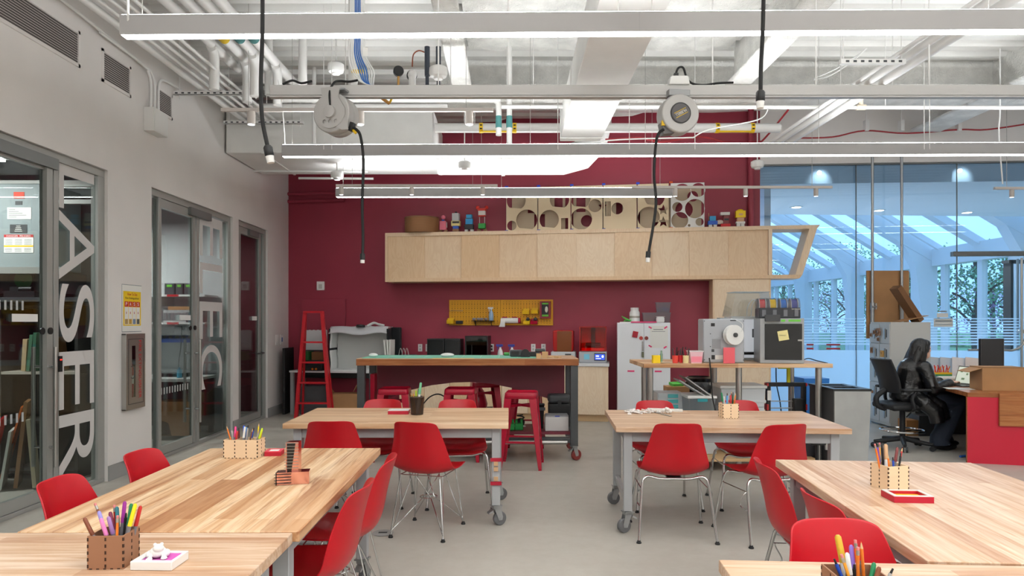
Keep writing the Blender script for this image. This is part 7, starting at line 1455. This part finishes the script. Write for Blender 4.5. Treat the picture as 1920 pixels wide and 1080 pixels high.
# ================================================================ small things on the work tables
def teeth(q, w_, d_, h_):
    """burnt finger joints along the upright corners and seams of a little box"""
    return q
def pencil_box(label, p, rz, w_, d_, h_, cells, wood, nt_=5):
    t_ = thing('pencil_box', label, 'pencil box', p, rz, 'laser cut pencil boxes'); hw, hd_ = w_ / 2, d_ / 2; th = .004
    q = B().box(-hw, hw, -hd_, -hd_ + th, 0, h_).make('front_panel', wood, t_); B().box(-hw, hw, hd_ - th, hd_, 0, h_).make('back_panel', wood, t_)
    for s_ in (-1, 1): B().box(min(s_ * hw, s_ * (hw - th)), max(s_ * hw, s_ * (hw - th)), -hd_ + th, hd_ - th, 0, h_).make('side_panel', wood, t_)
    for k in range(1, cells): B().box(-hw + w_ * k / cells - th / 2, -hw + w_ * k / cells + th / 2, -hd_ + th, hd_ - th, 0, h_ - .002).make('divider', wood, t_)
    B().box(-hw + th, hw - th, -hd_ + th, hd_ - th, 0, th).make('bottom', wood, t_)
    q = B(); e = .0006; z = h_ / (2 * nt_)
    for k in range(nt_):
        z0 = z * (2 * k + .5); z1 = z0 + z
        for s_ in (-1, 1):
            q.box(s_ * hw - (.0042 if s_ > 0 else e), s_ * hw + (e if s_ > 0 else .0042), -hd_ - e, -hd_ + .004, z0, z1)
            q.box(s_ * hw - (.001 if s_ > 0 else e), s_ * hw + (e if s_ > 0 else .001), hd_ - .005, hd_ + e, z0, z1)
            q.box(s_ * hw - (.001 if s_ > 0 else e), s_ * hw + (e if s_ > 0 else .001), -.0025, .0025, z0, z1)
        for c_ in range(1, max(cells, 2)):
            x = -hw + w_ * c_ / max(cells, 2); q.box(x - .0025, x + .0025, -hd_ - e, -hd_ + .001, z0, z1)
    for k in range(int(w_ / .02)): q.box(-hw + .006 + k * .02, -hw + .014 + k * .02, -hd_ - e, -hd_ + .001, 0, .0035)
    o = q.make('burnt_joints', burnt, t_); o['kind'] = 'stuff'
    return t_
COLS = {'orange': (226, 120, 34), 'brown': (120, 62, 36), 'lavender': (150, 140, 206), 'plum': (110, 26, 60), 'pink': (226, 130, 190), 'lilac': (160, 120, 180), 'magenta': (150, 40, 140), 'teal': (30, 110, 120), 'black': (26, 26, 28), 'green': (20, 120, 74), 'yellow': (240, 214, 20), 'red': (190, 40, 36), 'blue': (30, 80, 190), 'light blue': (60, 150, 220), 'hot pink': (230, 60, 130), 'lime': (190, 214, 40), 'mustard': (200, 160, 40), 'violet': (140, 110, 200), 'grey': (170, 166, 164), 'amber': (236, 160, 50), 'dark green': (30, 96, 50), 'white': (230, 230, 228), 'maroon': (110, 40, 40), 'tan': (200, 160, 120), 'purple': (110, 70, 180), 'pale green': (120, 190, 150)}
def cmat(c): return M('pen_' + c.replace(' ', '_'), COLS[c], .45)
def pen(kind, c, p0, p1, label, group, s=1):
    p0, p1 = Vector(p0), Vector(p1); d = (p1 - p0); L = d.length; d.normalize()
    name = {'pencil': 'pencil', 'epencil': 'pencil', 'marker': 'marker', 'pen': 'pen', 'fat': 'marker'}[kind]
    t_ = thing(name, label, name, p0, 0, group); r = {'pencil': .0038, 'epencil': .0038, 'marker': .0055, 'pen': .0045, 'fat': .008}[kind] * s
    if kind == 'epencil':
        B().cyl(d * 0, d * (L - .02), r, n=6).make('shaft', cmat(c), t_); B().cyl(d * (L - .02), d * (L - .008), r * 1.05, n=10).make('ferrule', steel, t_); B().cyl(d * (L - .008), d * L, r * .95, n=10).make('eraser', M('eraser_pink', (214, 130, 130), .7), t_)
    elif kind == 'pencil':
        B().cyl(d * 0, d * (L - .018), r, n=6).make('shaft', cmat(c), t_); B().cyl(d * (L - .018), d * (L - .004), r, r * .3, n=10).make('sharpened_wood', wood_l, t_); B().cyl(d * (L - .004), d * L, r * .3, r * .05, n=8).make('lead', cmat(c), t_)
    elif kind in ('marker', 'fat'):
        B().cyl(d * 0, d * (L * .62), r, n=14).make('barrel', M('marker_barrel_grey', (120, 118, 122), .4) if kind == 'marker' else white_pl, t_); B().tube([d * (L * .62), d * (L - .006), d * (L - .001)], [r * 1.12, r * 1.0, r * .55], 14).make('cap', cmat(c), t_)
    else:
        B().cyl(d * 0, d * (L * .9), r, n=12).make('barrel', cmat(c), t_); B().cyl(d * (L * .9), d * L, r * .7, r * .5, n=10).make('button', cmat('black'), t_); B().box(-.001, .001, -.001, .001, 0, .03, Matrix.Translation(d * (L * .55) + Vector((r + .001, 0, 0)))).make('clip', steel, t_)
def fill(tb, lst, where, group, h_, s=1, reach=.105):
    """pens standing in a box: (kind, colour, foot x, foot y, lean x, lean y, top height, words that tell it apart)"""
    base = tb.location; rot = Matrix.Rotation(tb.rotation_euler[2], 3, 'Z')
    for kd, c, fx_, fy_, lx_, ly_, zt_, wd_ in lst:
        p0 = base + rot @ Vector((fx_, fy_, .008)); p1 = base + rot @ Vector((lx_, ly_, zt_)); pen(kd, c, p0, p1, wd_ + ' ' + where, group, s)
def tp(px, py, z=TB): return T(px, py, z + .0005)
# A: dark box at the lower left
A = pencil_box('dark wood slotted pencil box at the lower left beside the frog tray', Vector((-1.19, 2.052, TB + .0005)), .05, .104, .095, .098, 1, mdf_d)
fill(A, [('epencil', 'brown', -.0, .02, -.072, .03, .175, 'brown eraser pencil'), ('marker', 'brown', -.01, -.02, -.068, -.035, .15, 'brown capped marker leaning farthest left'), ('marker', 'lavender', .0, .0, -.045, .0, .16, 'lavender capped marker'), ('marker', 'plum', .01, .01, -.022, .02, .152, 'plum capped marker'), ('marker', 'teal', .0, .03, -.012, .04, .162, 'teal capped marker at the back'), ('epencil', 'red', -.01, .035, -.022, .045, .165, 'short red pencil with an eraser'), ('marker', 'pink', .015, -.02, -.02, -.035, .148, 'pink capped marker in front'), ('marker', 'lilac', .025, -.01, -.004, -.025, .15, 'lilac capped marker in the middle'), ('marker', 'magenta', .0, .03, .012, .04, .178, 'magenta capped marker standing tall'), ('pen', 'black', .02, .01, .028, .015, .148, 'black pen'), ('epencil', 'orange', .024, -.034, .03, -.038, .155, 'orange pencil with a pink eraser'), ('marker', 'green', .028, .0, .045, .012, .178, 'green capped marker'), ('marker', 'yellow', .026, -.02, .066, -.005, .182, 'yellow capped marker at the right'), ('marker', 'red', .03, .02, .068, .022, .168, 'red capped marker behind the yellow one')], 'in the dark pencil box beside the frog', 'pens in the dark pencil box', .1)
t_ = thing('white_tray', 'white block tray with a magenta inset holding the frog', 'tray', Vector((-1.048, 2.045, TB + .0005)), -.03)
B().hollow(rect(-.062, -.05, .062, .05), [rect(-.04, -.034, .052, .036)], .026).make('frame', white_pl, t_, bevel=.002); B().box(-.041, .053, -.035, .037, .012, .022).make('inset', M('magenta_paper', (196, 84, 168), .7), t_)
q = B(); q.sph((0, 0, .018), (.024, .02, .017), 16).sph((.004, -.012, .033), (.016, .014, .012), 14)
for s_ in (-1, 1): q.sph((.004 + s_ * .009, -.014, .044), .0055, 10); q.sph((s_ * .022, .004, .012), (.012, .018, .011), 12); q.sph((s_ * .02, -.02, .004), (.01, .011, .004), 10); q.tube([(s_ * .014, -.008, .02), (s_ * .018, -.018, .006)], .005, 8)
fr_ = q.make('frog_figurine', white_pl, loc=Vector((-1.052, 2.04, TB + .0226)), rz=.3); m_ = fr_.modifiers.new('remesh', 'REMESH'); m_.mode = 'VOXEL'; m_.voxel_size = .0016; m_.use_smooth_shade = True
tag(fr_, 'small white frog figurine on the white and magenta tray', 'figurine')
# B: three cell box on the streaky table
p = tp(451, 860); Bx = pencil_box('pale three-cell slotted pencil box at the far end of the streaky table', Vector((p.x, p.y + .055, TB + .0005)), -.05, .185, .10, .098, 3, mdf, 5)
fill(Bx, [('pencil', 'orange', -.05, .0, -.10, .0, .165, 'orange pencil leaning to the left'), ('marker', 'grey', -.06, .02, -.08, .02, .14, 'grey capped marker'), ('marker', 'hot pink', -.06, .0, -.058, .02, .16, 'hot pink capped marker'), ('marker', 'red', -.05, -.02, -.035, -.01, .14, 'red capped marker'), ('pen', 'maroon', -.04, .02, -.045, .03, .15, 'maroon pen'), ('marker', 'blue', .0, .0, -.012, .02, .165, 'blue capped marker'), ('marker', 'light blue', .0, .02, .0, .03, .155, 'light blue capped marker'), ('marker', 'white', -.01, -.02, .012, -.02, .165, 'white capped marker'), ('pen', 'grey', .0, .0, .02, .0, .17, 'grey pen'), ('pencil', 'brown', .02, -.02, .05, -.01, .155, 'brown pencil'), ('pen', 'blue', .01, .02, .038, .03, .15, 'blue pen'), ('pencil', 'yellow', .06, .01, .062, .04, .175, 'yellow pencil standing tall'), ('marker', 'lime', .055, -.01, .098, .0, .155, 'lime capped marker at the right'), ('marker', 'amber', .06, .01, .085, .03, .15, 'amber capped marker'), ('pencil', 'grey', .05, .0, .07, .02, .14, 'short grey pencil')], 'in the three-cell pencil box', 'pens in the three-cell pencil box', .1)
def small_tray(label, p, rz, w_, d_, h_, side, top, inset=None):
    t_ = thing('small_tray', label, 'tray', p, rz, 'little red trays'); B().hollow(rect(-w_ / 2, -d_ / 2, w_ / 2, d_ / 2), [rect(-w_ / 2 + .016, -d_ / 2 + .014, w_ / 2 - .016, d_ / 2 - .014)], h_ - .003).make('frame', side, t_)
    B().hollow(rect(-w_ / 2, -d_ / 2, w_ / 2, d_ / 2), [rect(-w_ / 2 + .016, -d_ / 2 + .014, w_ / 2 - .016, d_ / 2 - .014)], .003, Matrix.Translation((0, 0, h_ - .003))).make('rim', top, t_); B().box(-w_ / 2 + .015, w_ / 2 - .015, -d_ / 2 + .013, d_ / 2 - .013, .001, h_ * (.9 if inset is paper else .45)).make('inset', inset or top, t_)
trd = M('tray_red', (178, 16, 46), .5); tw_ = M('tray_white_top', (232, 226, 226), .5)
p = tp(510, 855); small_tray('little red tray beside the three-cell pencil box', Vector((p.x, p.y + .04, TB + .0005)), .1, .085, .09, .025, trd, M('tray_pink_top', (220, 70, 90), .5), paper)
p = tp(746, 777); small_tray('little red tray with a white top beside the mesh pen cup', Vector((p.x, p.y + .06, TB + .0005)), .04, .16, .12, .03, trd, tw_, paper)
p = tp(1706, 939); small_tray('little red tray with a yellow inset on the broad right table', Vector((p.x, p.y + .02, TB + .0005)), -.06, .155, .11, .028, trd, M('tray_grey_top', (214, 206, 204), .5), M('tray_yellow', (232, 178, 40), .6))
# tower model
rose = M('rose_gold_mirror', (226, 164, 150), .12, 1); darkm = M('dark_mirror', (60, 60, 62), .15, .9)
p = tp(546, 908); t_ = thing('tower_model', 'little reflective architectural tower model on the streaky table', 'architectural model', Vector((p.x, p.y + .02, TB + .0005)), .12)
B().prism([(-.065, -.035), (.075, -.02), (.07, .045), (-.06, .03)], 0, .055).make('podium', rose, t_); B().box(-.0665, -.062, -.036, .02, .0, .056).make('podium_face', darkm, t_)
B().prism([(-.03, .0), (.025, .0), (.03, .045), (-.02, .04)], .055, .185).make('tower', rose, t_)
B().prism([(-.024, .056), (-.005, .056), (.012, .18), (-.024, .18)], 0, .004, frame_mx((0, -.0012, 0), (1, 0, 0), (0, 0, 1))).make('dark_facade', darkm, t_)
for k in range(9): B().box(-.036, .026, -.006, -.001, .068 + k * .014, .070 + k * .014).make('balcony', steel, t_)
for k in range(4): B().box(-.072, .0, -.042, -.033, .008 + k * .013, .0095 + k * .013).make('balcony', darkm, t_)
# mesh cup on the middle left table
p = tp(781, 778); cupm = M('black_mesh', (60, 46, 38), .4, .3, alpha=.62); t_ = thing('mesh_pen_cup', 'black mesh pen cup on the middle left table', 'pen cup', Vector((p.x, p.y + .03, TB + .0005)))
B().lathe([(.045, 0), (.048, .002), (.056, .135), (.0545, .135), (.046, .004)], n=28).make('mesh_wall', cupm, t_); B().lathe([(.054, .133), (.0575, .133), (.0575, .14), (.054, .14)], n=28).make('rim', M('brown_black_rim', (58, 40, 30), .4), t_); B().cyl((0, 0, 0), (0, 0, .003), .046, n=24).make('base', black, t_)
fill(t_, [('fat', 'pale green', .0, .0, .03, .0, .25, 'tall pale green marker'), ('marker', 'green', .01, .01, .01, .02, .2, 'green capped marker'), ('pencil', 'mustard', -.02, .0, -.05, .0, .17, 'mustard pencil leaning left'), ('pencil', 'amber', -.01, -.01, -.03, -.01, .18, 'amber pencil'), ('marker', 'lime', -.01, .02, -.012, .03, .185, 'lime capped marker'), ('pencil', 'orange', .02, .01, .055, .01, .16, 'orange pencil leaning right'), ('pen', 'grey', .01, -.02, .035, -.02, .15, 'grey pen')], 'in the mesh pen cup', 'pens in the mesh cup', .13, 1.2)
# C: box on the middle right table
p = tp(1370, 785); C_ = pencil_box('pale slotted pencil box on the middle right table', Vector((p.x, p.y + .05, TB + .0005)), .03, .12, .10, .11, 2, mdf, 5)
fill(C_, [('marker', 'green', -.03, .0, -.05, .01, .19, 'green capped marker at the left'), ('marker', 'white', -.02, .01, -.03, .02, .16, 'white capped marker'), ('pen', 'light blue', -.02, -.01, -.01, .0, .185, 'light blue pen'), ('marker', 'grey', -.01, .01, .002, .02, .175, 'grey capped marker'), ('marker', 'red', .02, .0, .018, .01, .17, 'red capped marker'), ('pencil', 'maroon', .02, .01, .03, .02, .2, 'maroon pencil'), ('pencil', 'orange', .03, .0, .055, .0, .185, 'orange pencil leaning right'), ('pen', 'dark green', .03, .01, .042, .02, .19, 'dark green pen')], 'in the pencil box on the middle right table', 'pens on the middle right table', .11, 1.15)
rr = random.Random(5); q = B()
p = tp(1198, 774)
for _ in range(60): q.cb((rr.gauss(0, .075), rr.gauss(0, .035), rr.uniform(.003, .02)), (.03, .016, .006), rr.random() * 3, rr.uniform(-.4, .4), rr.uniform(-.4, .4))
o = q.make('paper_scraps', M('scrap_white', (236, 230, 226), .8), loc=p); tag(o, 'heap of white scraps at the left of the middle right table', 'scraps', kind='stuff')
a = tp(1214, 769); c = tp(1280, 771.5); tag(B().cb((0, 0, .008), ((c - a).length, .05, .015), math.atan2(c.y - a.y, c.x - a.x)).make('paper_strip', paper, loc=(a + c) / 2), 'long white folded strip on the middle right table', 'paper strip')
a = tp(1222, 772); c = tp(1258, 781); tag(B().cb((0, 0, .003), ((c - a).length, .022, .004), math.atan2(c.y - a.y, c.x - a.x)).make('metal_ruler', steel, loc=(a + c) / 2), 'thin metal ruler in front of the white strip', 'ruler')
q = B()
for _ in range(10): q.sph((rr.gauss(0, .014), rr.gauss(0, .012), rr.uniform(.01, .04)), rr.uniform(.01, .018), 8)
tag(q.make('paper_flower', paper, loc=tp(1252, 775)), 'small crumpled white paper blossom beside the ruler', 'paper')
# D: box on the broad right table
D_ = pencil_box('pale slotted pencil box on the broad right table beside the red tray', Vector((1.66, 2.985, TB + .0005)), .22, .104, .104, .105, 1, mdf, 6)
fill(D_, [('epencil', 'orange', -.03, .0, -.075, .0, .195, 'orange pencil with an eraser, farthest left'), ('pencil', 'orange', -.02, .01, -.055, .02, .185, 'sharpened orange pencil, second from left,'), ('pencil', 'orange', -.02, -.03, -.035, -.03, .155, 'short sharpened orange pencil in front'), ('pen', 'purple', -.01, .03, -.03, .04, .19, 'purple and white pen'), ('epencil', 'amber', -.01, .04, -.012, .045, .19, 'amber pencil at the back'), ('pen', 'black', .0, .03, .0, .045, .185, 'black pen standing upright'), ('fat', 'tan', .01, .03, .016, .04, .185, 'thick tan marker'), ('pen', 'blue', .0, -.03, -.01, -.03, .14, 'blue pen in front'), ('marker', 'maroon', .01, .0, .05, .01, .175, 'maroon capped marker leaning right'), ('pen', 'black', .03, -.01, .058, .0, .15, 'short black pen leaning right'), ('pencil', 'red', .03, .0, .085, .02, .17, 'red pencil, farthest right')], 'in the pencil box on the broad right table', 'pens on the broad right table', .1)
# E: box at the bottom right
E_ = pencil_box('slotted pencil box cut by the bottom edge at the lower right', Vector((.862, 1.70, TB + .0005)), -.03, .125, .11, .105, 1, mdf_d, 6)
fill(E_, [('epencil', 'amber', .0, -.03, -.045, -.02, .155, 'amber pencil with an eraser, leftmost'), ('pen', 'blue', .0, .0, -.045, .02, .13, 'blue pen at the left'), ('fat', 'mustard', .0, .02, -.028, .04, .185, 'tall mustard marker'), ('marker', 'white', -.0, -.0, -.018, .01, .15, 'white capped marker'), ('epencil', 'orange', .0, -.01, .0, -.01, .17, 'orange pencil with an eraser, middle'), ('marker', 'violet', .01, .02, .006, .04, .16, 'violet capped marker'), ('epencil', 'orange', .02, .01, .012, .03, .175, 'tall orange eraser pencil by the violet marker'), ('pen', 'blue', .02, .02, .02, .04, .16, 'dark blue pen behind'), ('pencil', 'orange', .03, .01, .022, .02, .175, 'sharpened orange pencil'), ('marker', 'green', .0, -.04, .03, -.03, .14, 'green capped marker leaning right'), ('marker', 'brown', .0, -.045, .035, -.045, .135, 'brown capped marker leaning right'), ('pen', 'grey', .02, -.03, .075, -.03, .125, 'pale grey marker farthest right'), ('pen', 'black', .0, .0, .0, .01, .12, 'short black pen')], 'in the pencil box at the bottom edge', 'pens in the bottom edge box', .1)
# floor outlets
for k, (px, py, lb) in enumerate(((718, 1000, 'round steel floor outlet in the aisle under the wire chair'), (1470, 1000, 'round steel floor outlet beside the side-on red chair'))):
    p = T(px, py, 0); t_ = thing('floor_outlet', lb, 'floor outlet', p, 0, 'floor outlets'); B().lathe([(.001, .001), (.07, .001), (.075, .004), (.001, .006)], n=32).make('cover', M('outlet_grey', (150, 150, 148), .5), t_); B().box(-.03, .03, -.012, .012, .006, .0075).make('flap', darkgrey, t_)
t_ = thing('camera_tripod_head', 'black camera like device behind the right end of middle right table', 'device', (X(1532, 5.75), 5.75, .50)); B().box(-.07, .06, -.05, .05, -.06, .06).make('body', black, t_, bevel=.015); B().cyl((.07, -.02, .05), (.07, -.02, -.1), .012).make('arm', chrome, t_); B().cyl((0, 0, -.5), (0, 0, -.06), .015).make('post', black, t_); B().cyl((0, 0, -.5), (0, 0, -.48), .12, n=20).make('foot', black, t_)
